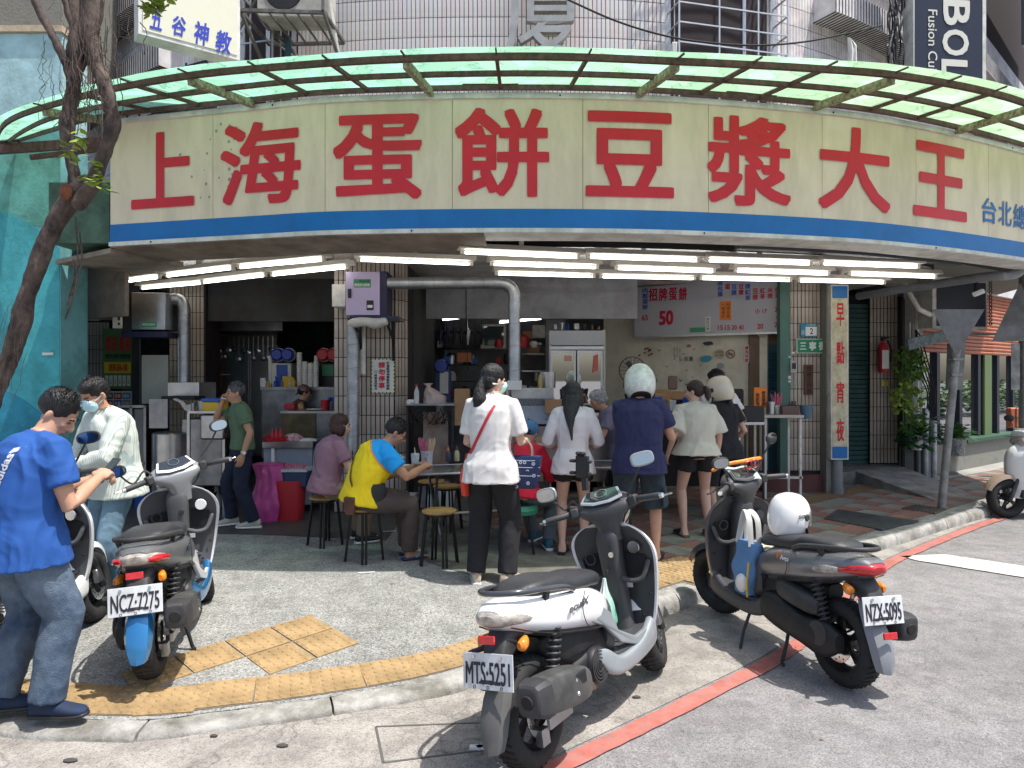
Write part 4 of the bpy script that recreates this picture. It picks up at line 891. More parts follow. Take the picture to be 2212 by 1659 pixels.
panel(MN, (-.06, .0, .30, 3.9), mat('grey_pilaster', (.33, .33, .31), .8, dirt=.3), ns, 'pilaster', th=.14, out=.03); panel(MN, (0, 0, 7.2, 3.9), M_dark, ns, 'backing', th=.02, out=-1.2)
panel(MN, (3.0, .66, 3.35, 2.16), mat('olive_panel', (.10, .15, .06), .7), ns, 'side_panel', th=.03, out=.02)
M_w2 = mat('window_lettering', (.7, .7, .68), .5)
mb = MB(); mb.M = MN; mb.lathe([(0, 0), (.09, 0), (.09, .002), (0, .002)], (.62, 1.78, -.052), n=20); mb.build('logo_disc', M_w2, ns)
text('THE', M_w2, ns, MN, (.55, 1.56, .68, 1.60), out=-.05); text('BREWING', M_w2, ns, MN, (.48, 1.48, .78, 1.53), out=-.05); text('ROASTERY', M_w2, ns, MN, (.48, 1.41, .78, 1.46), out=-.05)
for k in range(3): panel(MN, (.5+.1*k, 1.2, .57+.1*k, 1.34), M_w2, ns, 'window_sticker', th=.004, out=-.05)
mb = MB(); mb.M = MN; mb.lathe([(0, 0), (.05, 0), (.05, .002), (0, .002)], (.53, 1.08, -.05), n=16); mb.build('red_sticker', M_red, ns)
# dark sign board and brackets
sb = thing('blank_signboard', 'blank dark signboard in a white frame on the orange shutter', 'signboard', (7.2, 11, 2.4))
MS = Pl((6.6, 11.2, 0), .18); B = bx(MS, 2003, 615, 2107, 706); panel(MS, (B[0]-.07, B[1]-.03, B[2]+.03, B[3]+.1), M_paintw, sb, 'frame', th=.3, out=.19); panel(MS, B, mat('dark_board', (.025, .03, .045), .5), sb, 'board', th=.02, out=.20)
mb = MB(); mb.M = MS; 
for k in range(12): mb.lathe([(.02, 0), (.03, 0), (.03, .01), (.02, .01)], (B[2]+.08, B[1]+.05+.06*k, .2), n=10)
mb.build('perforated_strip', M_dark, sb, kind='stuff')
mb = MB(); mb.bar(W(1960, 745, 10.6), W(2075, 716, 10.9), .05, .16); mb.bar(W(2075, 722, 10.9), W(2150, 722, 11.2), .03, .03); mb.build('support_arm', mat('mottled_beam', (.16, .2, .2), .7, var=.5, vs=12), sb, smooth=0)
mb = MB(); mb.tube([W(1955, 615, 10.6), W(1968, 640, 10.5), W(1985, 668, 10.5), W(2010, 680, 10.6)], .035, 8); o = mb.build('white_conduit', M_paintw); tag(o, 'white corrugated conduit curving beside the orange shutter', 'pipe')
# drain pipe under the ceiling edge
mb = MB(); P = [(5.12, 10.5, 2.94), (5.72, 8.7, 2.96), (5.95, 8.55, 2.96), (6.15, 8.6, 3.02), (6.18, 8.6, 3.15)]
mb.tube(catmull(P, 4), .055, 10); o = mb.build('drain_pipe', mat('grey_pvc', (.22, .23, .25), .5, var=.2)); tag(o, 'grey drain pipe with an elbow running under the right end of the ceiling', 'pipe')
mb = MB(); sweep(mb, SG, SG.near((1640-1106)/1534), SG.near((2150-1106)/1534), [(.36, 3.02), (.36, 3.10), (.46, 3.10), (.46, 3.02)]); o = mb.build('gutter_pipe', mat('dark_pvc', (.06, .06, .07), .5)); tag(o, 'dark gutter pipe following the curved soffit at the right', 'pipe')
# camera at right end
t = thing('security_camera', 'small white security camera hanging under the right end of the soffit', 'camera', tuple(W(2105, 640, 8.8)))
mb = MB(); mb.bar(W(2103, 637, 8.8), W(2125, 628, 8.7), .06, .05); mb.build('body', M_wht, t, bevel=.005); mb = MB(); mb.bar(W(2108, 600, 8.8), W(2108, 630, 8.8), .03); mb.build('mount', M_dark, t)
# ---- fire extinguisher
fx_ = thing('fire_extinguisher', 'red fire extinguisher in a plastic cover hanging on the tiled pier', 'fire extinguisher', (6.1, 11.55, 1.78))
c = W(1908, 770, 11.55); mb = MB(); mb.lathe([(0, -.26), (.07, -.26), (.08, -.22), (.08, .14), (.06, .2), (.025, .23), (.025, .27), (0, .27)], c, n=16); mb.build('cylinder', mat('extinguisher_red', (.5, .03, .05), .35), fx_)
mb = MB(); mb.bar(c+Vector((-.03, 0, .28)), c+Vector((.09, 0, .31)), .025); mb.box(tuple(c+Vector((.0, 0, .29))), (.05, .05, .07)); mb.build('valve', M_dark, fx_)
panel(Pl((c.x, c.y-.082, c.z)), (-.06, -.2, .05, .1), M_wht, fx_, 'label_sheet', th=.004)
mb = MB(); mb.tube([c+Vector((.06, -.03, .26)), c+Vector((.11, -.04, .1)), c+Vector((.09, -.04, -.15))], .012, 6); mb.build('hose', M_dark, fx_)
o = panel(Pl((0, 11.67, 0)), bx(Pl((0, 11.67, 0)), 1905, 822, 1918, 834), mat('yellow_sticker', (.7, .6, .05), .5), None, 'warning_sticker', th=.006); tag(o, 'yellow warning sticker under the fire extinguisher', 'sticker')
# pipes at the corner
pp = thing('wall_pipes', 'group of grey and white vertical pipes at the corner right of the tiled pier', 'pipes', (6.3, 11.3, 0))
for x, y, z0, z1, r, m in ((6.40, 11.5, .15, 3.2, .035, M_dark), (6.30, 11.45, .15, 3.0, .03, M_blk), (6.50, 11.42, .3, 3.1, .04, M_paintw), (6.58, 11.3, .12, 1.25, .05, M_galv), (6.70, 11.28, .12, 1.05, .045, M_galv), (6.46, 11.48, .2, 2.6, .025, M_blk)):
    MB().cyl((x, y, z0), (x, y, z1), r, n=12).build('pipe', m, pp)
mb = MB(); random.seed(3)
for k in range(5): mb.tube(catmull([(6.58+.02*k, 11.27, 1.2), (6.55+.03*k, 11.2, 1.5), (6.45+.02*k, 11.3, 1.9+.1*k), (6.45, 11.35, 2.5)], 4), .011, 5)
mb.build('loose_cable', M_dark, pp)
# ---- poles with triangular sign backs
M_gpole = mat('galvanised_pole', (.30, .30, .29), .55, .5, var=.35, vs=8, dirt=.3, ds=6)
pl = thing('sign_pole', 'leaning grey pole carrying the back of a downward pointing triangular sign', 'sign pole', (5.28, 8.72, .12))
a = Vector((5.27, 8.72, .1)); b = Vector((5.50, 8.72, 2.5)); MB().cyl(a, b, .045, n=14).build('pole', M_gpole, pl)
mb = MB(); mb.prism([(2013, 668), (2127, 668), (2070, 764), (2062, 764)], 8.63, 8.645, lambda u, v, t: tuple(W(u, v, t))); mb.build('triangular_sign', mat('sign_back_grey', (.19, .19, .19), .5, .5, var=.2, vs=5, dirt=.3), pl, bevel=.002)
mb = MB(); mb.prism([(2046, 742), (2086, 742), (2080, 842), (2042, 842)], 8.80, 8.812, lambda u, v, t: tuple(W(u, v, t))); mb.build('lower_plate', mat('sign_back_grey', (.2, .2, .2)), pl)
for v in (700, 740, 780, 815): p = a.lerp(b, (1.74-(v-815)/1534*8.7)/2.5); MB().box(tuple(p+Vector((0, -.0, 0))), (.13, .12, .03)).build('clamp', M_gpole, pl, bevel=.004)
pl = thing('street_pole', 'thick grey street pole at the right edge with a triangular sign back', 'pole', (7.85, 10.9, .1))
MB().cyl((7.86, 10.9, .1), (7.86, 10.9, 3.4), .07, n=14).build('pole', M_gpole, pl)
mb = MB(); mb.prism([(2143, 737), (2262, 737), (2204, 610)], 10.78, 10.795, lambda u, v, t: tuple(W(u, v, t))); mb.build('triangular_sign', mat('sign_back_grey', (.2, .2, .2)), pl, bevel=.002)
mb = MB(); mb.prism([(2184, 742), (2203, 742), (2203, 842), (2184, 842)], 10.78, 10.795, lambda u, v, t: tuple(W(u, v, t))); mb.build('lower_plate', M_gpole, pl)
mb = MB(); p = W(2189, 902, 11.4); mb.box(tuple(p), (.17, .12, .32)); o = mb.build('orange_box', mat('orange_plastic', (.5, .15, .06), .5), bevel=.02); tag(o, 'orange plastic box strapped to the post by the shop window', 'box')
mb = MB(); mb.box((p.x, p.y-.065, p.z), (.18, .008, .008)); mb.box((p.x, p.y-.065, p.z), (.008, .008, .33)); mb.build('strap', M_dark, o)
# ---- plants
M_leafA = mat('pothos_leaf', (.10, .21, .035), .45, var=.45, vs=9, spec=.4); M_leafB = mat('dark_leaf', (.035, .10, .03), .45, var=.5, vs=9, spec=.4); M_leafC = mat('yellow_green_leaf', (.24, .34, .05), .5, var=.3, vs=9)
def leaves(name, parent, c, rad, n, size, m, droop=.5, seed=1, narrow=.55):
    random.seed(seed); mb = MB()
    for _ in range(n):
        while True:
            p = Vector((random.uniform(-1, 1), random.uniform(-1, 1), random.uniform(-1, 1)))
            if p.length < 1 and noise.noise(p*2.2+Vector((seed, 0, 0))) > -.18: break
        q = Vector((c[0]+p.x*rad[0], c[1]+p.y*rad[1], c[2]+p.z*rad[2])); s = size*random.uniform(.6, 1.25)
        a = random.uniform(0, 2*PI); d = Vector((math.cos(a), math.sin(a), -droop+random.uniform(-.5, .7))).normalized(); x, y, _d = frame(d); x = (x+y*random.uniform(-.5, .5)).normalized(); nrm = x.cross(d)
        mb.add([q, q+d*s*.35+x*s*narrow*.5+nrm*s*.06, q+d*s*.75+x*s*narrow*.36, q+d*s, q+d*s*.75-x*s*narrow*.36, q+d*s*.35-x*s*narrow*.5+nrm*s*.06], [(0, 1, 2, 3), (0, 3, 4, 5)])
    return mb.build(name, m, parent, smooth=0, kind='stuff')
def twig(parent, pts, r=.004, m=None): MB().tube(pts, r, 5).build('stem', m or mat('green_stem', (.12, .2, .05), .6), parent)
hp = thing('hanging_pothos', 'trailing heart leaved pothos hanging from a hook at the corner pipes', 'plant', (6.3, 11.1, 2.2))
c = W(1966, 800, 11.05); leaves('foliage', hp, (c.x, c.y, c.z+.12), (.26, .16, .30), 240, .085, M_leafA, 1.1, 3, .8); leaves('foliage', hp, (c.x-.05, c.y, c.z-.40), (.24, .14, .32), 150, .09, M_leafC, 1.1, 4, .8); leaves('foliage', hp, (c.x+.02, c.y, c.z-.85), (.2, .12, .16), 55, .09, M_leafA, 1.1, 5, .8)
MB().tube([c+Vector((0, 0, .75)), c+Vector((0, 0, .4))], .006, 5).build('hanger', M_wht, hp)
for k in range(6): twig(hp, [c+Vector((.05*k-.12, 0, .3)), c+Vector((.06*k-.15, -.05, -.3)), c+Vector((.05*k-.12, -.04, -.9))])
gp = thing('potted_plant', 'leafy potted plant in a small white pot on the pipes', 'plant', (6.5, 11.1, 1))
c = W(1985, 900, 11.4); leaves('foliage', gp, (c.x-.25, c.y-.3, c.z-.28), (.32, .2, .22), 150, .12, M_leafB, .5, 7, .7); leaves('foliage', gp, (c.x-.12, c.y-.3, c.z-.05), (.2, .15, .16), 60, .11, M_leafA, .4, 8, .7)
p = W(1980, 955, 11.2); MB().lathe([(0, 0), (.07, 0), (.095, .16), (.085, .16), (.07, .02)], (p.x, p.y, p.z-.12), n=18).build('pot', M_wht, gp); MB().cyl((p.x, p.y, .12), (p.x, p.y, p.z-.12), .03).build('stand', M_blk, gp)
lp = thing('lime_pot_plant', 'lime green plastic pot with wilting plant at the corner by the ramp', 'plant', tuple(G(2001, 1021)))
p = G(2001, 1021); MB().lathe([(0, 0), (.10, 0), (.142, .31), (.15, .32), (.15, .34), (.13, .34), (.10, .03)], (p.x, p.y, .13), n=20).build('pot', mat('lime_plastic', (.38, .52, .02), .4), lp)
leaves('foliage', lp, (p.x, p.y, .62), (.28, .22, .22), 120, .13, M_leafB, .2, 11, .7)
panel(Pl((p.x, p.y-.133, .13)), (-.08, .13, -.01, .24), M_wht, lp, 'sticker', th=.004)
for k in range(3): MB().bar((p.x+.02*k, p.y-.05, .47), (p.x+.16+.03*k, p.y-.12, .52), .03).build('dry_frond', M_orng, lp)
MB().lathe([(0, 0), (.34, 0), (.34, .012), (0, .012)], (p.x+.12, p.y-.05, .13), n=24).build('saucer_mat', mat('round_mat', (.12, .12, .10), .9, var=.3, vs=12), lp)
pb = thing('concrete_planter', 'low grey concrete planter box with fern in front of the shop window', 'planter', (8, 12, .1))
for (u0, v0), (u1, v1), d in (((2030, 1020), (2130, 1000), .5),):
    a, b = G(2012, 1017), G(2075, 1021); MB().box(((a.x+b.x)/2+.15, a.y+.35, .25), (b.x-a.x+.35, .55, .3), rz=.35).build('box', mat('planter_concrete', (.2, .195, .18), .9, var=.3, vs=8), pb, bevel=.01)
    MB().box(((a.x+b.x)/2+.15, a.y+.35, .405), (b.x-a.x+.3, .5, .02), rz=.35).build('artificial_grass', mat('fake_grass', (.05, .13, .05), .95, var=.5, vs=90, bump=1, bs=200), pb)
    p = W(2064, 955, 12.1); MB().lathe([(0, 0), (.13, 0), (.17, .3), (.15, .3), (.12, .02)], (p.x, p.y, .41), n=16).build('pot', mat('patterned_pot', (.3, .32, .33), .5, var=.8, vs=25), pb)
random.seed(12); mb = MB()
for k in range(110):
    a = random.uniform(0, 2*PI); L_ = random.uniform(.25, .52); el = random.uniform(.3, 1.4); d = Vector((math.cos(a)*math.cos(el), math.sin(a)*math.cos(el), math.sin(el))); P = [Vector((p.x, p.y, .7))+d*L_*s+Vector((0, 0, -.45*L_*s*s)) for s in (0, .35, .7, 1.0)]
    x, y, _ = frame(d); 
    for i in range(3):
        for s in (-1, 1):
            for q in (0, .33, .66):
                c0 = P[i].lerp(P[i+1], q); e = c0+(x*s*.07+d*.03+Vector((0, 0, -.015))); mb.add([c0, c0+d*.016, e], [(0, 1, 2)])
mb.build('fern_foliage', mat('fern', (.07, .19, .04), .6, var=.4, vs=8), pb, smooth=0, kind='stuff')
# hedge and kerb across the street (what the shop glass mirrors)
hd = thing('hedge', 'green hedge across the street mirrored in the neighbouring shop glass', 'hedge', (24, 15, 0))
for k in range(7, 25): leaves('foliage', hd, (12.9+k*1.3, 6.4+k*1.0, .85), (1.1, .8, .8), 260, .24, M_leafA, .2, 30+k, .8)
# ---- tree at the left
M_bark = mat('ficus_bark', (.13, .095, .078), .9, var=.55, vs=9, bump=.9, bs=26, sx=(1, 1, .6), c2=(.03, .022, .02))
tree = thing('street_tree', 'leaning ficus tree with forked trunk and hanging aerial roots at the left', 'tree', (-4.3, 5.2, .12))
TP = lambda u, v, y=5.2: tuple(W(u, v, y))
def limb(pts, nm='trunk'):
    P = catmull([(*TP(u, v, y), w*.74/1534*y/2) for u, v, w, y in pts], 14); mb = MB(); mb.tube([p[:3] for p in P], [p[3] for p in P], 28, rnd=True)
    for i, v in enumerate(mb.v):
        k = noise.noise(v*5)*.012+noise.noise(v*18)*.008+noise.noise(Vector((v.x*45, v.y*45, v.z*12)))*.005; mb.v[i] = v+Vector((k, noise.noise(v*5+Vector((9, 0, 0)))*.012, 0))
    return mb.build(nm, M_bark, tree, smooth=60)
limb([(-175, 1330, 88, 5.1), (-150, 1200, 74, 5.1), (-90, 1040, 62, 5.15), (-25, 880, 54, 5.2), (22, 770, 46, 5.2), (46, 690, 54, 5.2), (62, 630, 44, 5.2), (90, 550, 52, 5.2), (122, 480, 52, 5.2), (158, 425, 60, 5.2), (185, 395, 50, 5.2)])
limb([(150, 440, 40, 5.2), (160, 385, 34, 5.2), (152, 330, 34, 5.2), (144, 275, 44, 5.2), (152, 225, 36, 5.2), (165, 160, 34, 5.2), (168, 100, 40, 5.2), (172, 40, 56, 5.25), (175, -60, 66, 5.3)], 'limb')
limb([(170, 440, 44, 5.15), (205, 385, 40, 5.15), (226, 330, 36, 5.15), (243, 275, 46, 5.15), (242, 240, 38, 5.15), (224, 180, 38, 5.15), (204, 130, 38, 5.2), (190, 80, 50, 5.2), (198, 20, 62, 5.25), (200, -60, 66, 5.3)], 'limb')
limb([(158, 170, 30, 5.2), (134, 115, 24, 5.2), (108, 65, 22, 5.2), (82, 18, 20, 5.2), (55, -50, 18, 5.2)], 'limb')
limb([(165, 70, 30, 5.2), (150, 30, 20, 5.2), (138, -30, 18, 5.2)], 'limb'); limb([(160, 150, 50, 5.25), (172, 100, 60, 5.28), (182, 40, 70, 5.3), (184, -40, 80, 5.3)], 'limb')
MB().ell(TP(142, 415, 5.08), (.045, .03, .06)).build('knot', mat('cut_wood', (.2, .07, .03), .8, var=.4, vs=20), tree)
random.seed(6); mb = MB()
for k in range(110):
    u = random.gauss(185, 45); v0 = random.uniform(-20, 190) if u < 260 else random.uniform(-20, 60); L_ = random.uniform(40, 190); y = 5.15+random.uniform(-.15, .2); P = []
    for i in range(6): P.append(TP(u+random.gauss(0, 4)+i*random.uniform(-4, 4), v0+L_*i/5, y))
    mb.tube(P, random.uniform(.0012, .0035), 4, cap=False)
for k in range(16):
    u = random.uniform(8, 60); v0 = random.uniform(640, 760); P = [TP(u-i*6+random.gauss(0, 3), v0+22*i+random.uniform(0, 9), 5.1) for i in range(6)]; mb.tube(P, .0018, 4, cap=False)
for u, v0, v1 in ((163, 470, 660), (172, 500, 640), (158, 560, 690)): mb.tube(catmull([TP(u, v0), TP(u+4, (v0+v1)/2), TP(u-18, v1)], 4), .006, 5)
mb.build('aerial_roots', M_bark, tree, kind='stuff')
for i, (u, v, n) in enumerate(((150, 325, 10), (215, 395, 14), (185, 345, 9), (330, 12, 22), (318, 2, 14), (200, 375, 8), (165, 290, 7), (350, -6, 16))): leaves('leaf_tuft', tree, TP(u, v, 5.0), (.07, .05, .06), n, .085, M_leafC, .4, 50+i, .6)
limb([(240, -60, 20, 5.2), (290, -25, 10, 5.1), (325, 2, 5, 5.0)], 'twig')
# ================================================================ SHOP CONTENTS
def boxW(name, u0, v0, u1, v1, Y, d, m, parent=None, rz=0, bevel=0, **k):
    a = W(u0, v1, Y); b = W(u1, v0, Y); mb = MB(); mb.box(((a.x+b.x)/2, Y+d/2, (a.z+b.z)/2), (b.x-a.x, d, b.z-a.z), rz=rz); return mb.build(name, m, parent, bevel=bevel, **k)
def TH(name, label, cat, u, v, Y, group=None): return thing(name, label, cat, tuple(W(u, v, Y)), 0, group)
M_lil = mat('lilac_enamel', (.50, .42, .62), .35, var=.05, vs=2); M_navy = mat('navy_side', (.02, .02, .06), .4); M_card = mat('cardboard', (.34, .20, .10), .85, var=.15, vs=4, bump=.15, bs=60)
M_wood = mat('varnished_ply_seat', (.50, .30, .11), .4, var=.35, vs=7, sx=(1, 6, 1), dirt=.3); M_pinkb = mat('pink_plastic_bag', (.50, .07, .26), .35, var=.25, vs=6, bump=.8, bs=9); M_redp2 = mat('red_plastic', (.42, .02, .03), .4)
M_clear = mat('clear_plastic', (.7, .72, .72), .15, var=.2, vs=6, bump=.8, bs=14, alpha=.6)
M_yelb = mat('yellow_bin', (.62, .40, .03), .45); M_bluep = mat('blue_plastic', (.02, .09, .42), .35); M_white = mat('matt_white', (.72, .71, .68), .6, var=.06, vs=3); M_cloth = mat('white_rag', (.55, .54, .5), .9, var=.2, vs=6, bump=.6, bs=20)
M_black = mat('black_plastic', (.018, .018, .02), .45); M_straw = mat('pink_straw', (.62, .16, .24), .5, var=.4, vs=60); M_chop = mat('chopstick_wood', (.62, .46, .26), .7)
# electrostatic precipitator on the middle column
t = TH('control_box', 'lilac electrostatic smoke filter box mounted on the middle column', 'machine', 784, 681, 8.1)
boxW('cabinet', 747, 587, 820, 681, 8.05, .42, M_lil, t, bevel=.004); boxW('cabinet_side', 820.5, 586, 835, 683, 8.08, .4, M_navy, t)
M = Pl((0, 8.048, 0)); panel(M, bx(M, 764, 603, 801, 621), mat('label_green', (.05, .26, .13), .5), t, 'label_plate', th=.004); panel(M, bx(M, 752, 624, 759, 644), M_black, t, 'handle', th=.02, out=.012); panel(M, bx(M, 792, 649, 807, 670), M_black, t, 'meter', th=.01, out=.006); panel(M, bx(M, 794, 659, 805, 665), M_white, t, 'meter_window', th=.004, out=.009)
text('靜電除油煙機', M_white, t, M, bx(M, 766, 612, 799, 619), bold=.02, out=.003); text('環境科技', M_black, t, M, bx(M, 776, 605, 799, 610), out=.003)
boxW('side_unit', 717, 614, 746, 662, 8.2, .28, M_paintw, t, bevel=.004); boxW('base_shelf', 755, 683, 860, 690, 8.0, .45, M_navy, t)
mb = MB()
for x0 in (778, 848): mb.bar(W(x0, 692, 8.05), W(x0+2, 778, 8.45), .03); mb.bar(W(x0-14, 692, 8.0), W(x0+2, 735, 8.4), .025)
mb.bar(W(752, 690, 8.0), W(862, 692, 8.0), .03); mb.build('bracket', M_blk, t)
mb = MB(); mb.hull([(0, 0, 0, .02, .03), (.08, 0, 0, .07, .055), (.2, 0, .01, .075, .05), (.3, 0, -.01, .07, .06), (.42, 0, .01, .06, .045), (.45, 0, 0, .02, .02)], pw=2); o = mb.build('rolled_rag', M_cloth); o.location = W(752, 697, 8.0); tag(o, 'rolled white rag tucked under the lilac filter box', 'rag')
# ducts
def duct(name, lab, pts, r, parts=True):
    t = thing(name, lab, 'duct', pts[0]); P = catmull(pts, 5); MB().tube(P, r, 18).build('duct_body', M_galv, t)
    L_ = 0; k = 0
    for a, b in zip(P, P[1:]):
        a, b = Vector(a), Vector(b); L_ += (b-a).length
        if L_ > .23: L_ = 0; k += 1; x, y, d = frame(b-a); mb = MB(); mb.tube([b+(x*math.cos(q)+y*math.sin(q))*(r+.001)+d*.03*(q/PI-1) for q in [2*PI*j/18 for j in range(19)]], .0035, 4); mb.build('seam', M_steeld, t)
    return t
def rings_at(t, ps, r, m):
    for p, d in ps: MB().cyl(Vector(p)-Vector(d)*.04, Vector(p)+Vector(d)*.04, r+.006, n=18).build('collar', m, t)
A = [tuple(W(u, v, y)) for u, v, y in ((838, 612, 8.15), (900, 611.5, 8.15), (1000, 611, 8.15), (1066, 610.5, 8.15), (1096, 616, 8.15), (1110, 632, 8.15), (1111, 660, 8.15), (1111, 700, 8.15), (1111, 760, 8.15), (1111, 828, 8.15))]
t = duct('kitchen_duct', 'galvanised spiral duct running along the beam and down to the griddle', A, .068); rings_at(t, [(A[3], (1, 0, 0)), (A[6], (0, 0, 1))], .068, M_galv)
boxW('duct_boot', 1096, 822, 1127, 842, 8.07, .18, M_white, t)
A = [tuple(W(u, v, y)) for u, v, y in ((763, 690, 8.25), (763, 760, 8.25), (763, 850, 8.25), (763, 920, 8.25), (762, 972, 8.25))]
t = duct('column_duct', 'galvanised duct going down beside the middle column behind the seated customers', A, .072)
o = MB().cyl(W(784, 700, 8.35), W(784, 808, 8.35), .035).build('grey_pipe', M_paintw); tag(o, 'short pale pipe between the duct and the middle column', 'pipe')
A = [tuple(W(u, v, y)) for u, v, y in ((340, 655, 9.1), (362, 648, 9.2), (385, 648, 9.3), (397, 662, 9.3), (398, 700, 9.3), (398, 760, 9.3), (398, 826, 9.3))]
t = duct('left_duct', 'dull metal duct elbow leaving the steel machine down to the steamer at the left', A, .078)
# machine at the left
t = TH('exhaust_machine', 'hanging stainless exhaust machine with green label at the left of the shop', 'machine', 310, 712, 9.1)
boxW('steel_face', 284, 632, 357, 712, 9.0, .5, M_steel, t, bevel=.004); boxW('side_frame', 263, 632, 283.5, 716, 9.02, .5, M_black, t); boxW('control_panel', 243, 633, 262.5, 709, 9.0, .3, M_paintw, t, bevel=.004); boxW('mount_bar', 262, 716, 360, 728, 9.05, .45, M_navy, t)
M = Pl((0, 8.998, 0)); panel(M, bx(M, 305, 695, 338, 707), mat('label_green', (.05, .26, .13)), t, 'label_plate', th=.004); text('靜電油煙機', M_white, t, M, bx(M, 308, 698, 335, 704), out=.003); panel(M, bx(M, 255, 684, 259, 692), M_black, t, 'switch', th=.01, out=.006); panel(M, bx(M, 255, 697, 259, 702), M_black, t, 'switch', th=.01, out=.006)
# advertisement board
t = TH('advertisement_board', 'green and yellow property advertisement board with a phone number on the left wall', 'sign', 252, 860, 11); M = Pl((0, 11, 0), 0)
panel(M, bx(M, 222, 710, 284, 840), mat('ad_green', (.10, .20, .06), .5), t, 'board', th=.03); panel(M, bx(M, 225, 782, 283, 806), mat('ad_yellow', (.65, .50, .03), .5), t, 'yellow_band', th=.006, out=.004)
for ch, u in (('委', 228), ('託', 241), ('賣', 258), ('屋', 271)): text(ch, M_red, t, M, bx(M, u, 726, u+12, 758), bold=.03, out=.006)
text('0939-506-100', M_red, t, M, bx(M, 236, 786, 276, 802), bold=.03, out=.008); text('專營大同區不動產買賣', M_inkb, t, M, bx(M, 228, 764, 282, 775), bold=.02, out=.006)
for k in range(6): panel(M, bx(M, 227+9.5*k, 811, 234+9.5*k, 834), M_white, t, 'listing_slip', th=.004, out=.004); text('公寓', M_inkb, t, M, bx(M, 229+9.5*k, 816, 232+9.5*k, 830), out=.006, vertical=True)
panel(M, bx(M, 225, 845, 284, 880), M_white, t, 'lower_board', th=.02, out=0)
for i, (c, s) in enumerate((((.02, .1, .05), '住商'), ((.45, .03, .04), '信義'), ((.05, .25, .5), '東森'), ((.45, .03, .04), '台慶'), ((.1, .1, .35), '永慶'), ((.2, .2, .25), '中信'))):
    u, v = 227+19*(i % 3), 848+16*(i//3); panel(M, bx(M, u, v, u+17, v+14), mat('ad_%d' % i, c, .5), t, 'colour_card', th=.004, out=.005); text(s, M_white, t, M, bx(M, u+2, v+3, u+15, v+11), bold=.02, out=.008)
o = boxW('white_board', 306, 767, 363, 872, 9.4, .03, mat('greenish_white_board', (.42, .43, .37), .6, var=.1, vs=2)); tag(o, 'blank pale board hung behind the steel steamer at the left', 'board')
# vertical sign at far left, seen edge on
t = TH('far_vertical_sign', 'narrow vertical sign with faded red characters beside the teal wall', 'sign', 160, 850, 10.2); boxW('sign_face', 146, 696, 156, 860, 10.2, .25, mat('pinkish_sign', (.5, .42, .38), .6), t); M = Pl((0, 10.198, 0)); text('早點宵夜', mat('faded_red', (.5, .15, .13), .6), t, M, bx(M, 148, 700, 154, 850), vertical=True, bold=.03); boxW('blue_cap', 146, 684, 156, 696, 10.2, .25, M_blue, t)
# --- steamer station left
t = TH('steamer_station', 'stainless steel steamer station with scraps and a griddle at the left of the shop', 'cooking station', 385, 1080, 8.6)
boxW('hood_box', 362, 826, 430, 864, 8.7, .5, M_steel, t, bevel=.004); boxW('burner_top', 348, 856, 420, 864, 8.4, .3, M_dark, t)
MB().lathe([(0, .1), (.21, .1), (.21, .95), (.19, .97), (0, .97)], (*W(370, 900, 8.5).xy, 0.12), n=28).build('steam_drum', M_steel, t)
boxW('side_panel', 322, 862, 362, 925, 8.35, .04, M_steeld, t); boxW('work_top', 405, 888, 486, 893, 8.2, .55, M_steel, t); boxW('sink_basin', 432, 896, 484, 950, 8.2, .45, M_steel, t, bevel=.02); boxW('cupboard', 392, 905, 480, 1050, 8.45, .5, M_steeld, t, bevel=.01)
mb = MB(); 
for u in (408, 484): mb.bar(W(u, 893, 8.25), (W(u, 893, 8.25).x, 8.25, .12), .03)
mb.build('table_leg', M_steel, t)
mb = MB(); P = [W(u, v, 8.3) for u, v in ((378, 862), (392, 868), (404, 885), (425, 893), (470, 890))]; mb.tube(P, .02, 6, flat=(3, .5)); mb.build('newspaper', M_cloth, t)
t = TH('glass_cabinet', 'dark steel and glass cabinet on wheels beside the steamer station', 'cabinet', 285, 1080, 8.5); boxW('cabinet_body', 253, 878, 314, 1000, 8.6, .45, M_dark, t); mb = MB()
for a, b in (((253, 878), (314, 878)), ((253, 1000), (314, 1000)), ((253, 878), (253, 1060)), ((314, 878), (314, 1060)), ((284, 878), (284, 1000))): mb.bar(W(*a, 8.57), W(*b, 8.57), .03)
mb.build('cabinet_frame', M_steeld, t); boxW('reflection_pane', 258, 884, 280, 995, 8.59, .008, M_glassd, t); boxW('reflection_pane', 288, 884, 310, 995, 8.59, .008, M_glassd, t)
t = TH('plastic_bin', 'yellow plastic bin with a blue lid on the steel work top', 'bin', 452, 890, 8.35); boxW('bin_body', 436, 868, 472, 889, 8.3, .3, M_yelb, t, bevel=.01); boxW('lid', 434, 861, 474, 868, 8.28, .34, M_bluep, t, bevel=.006)
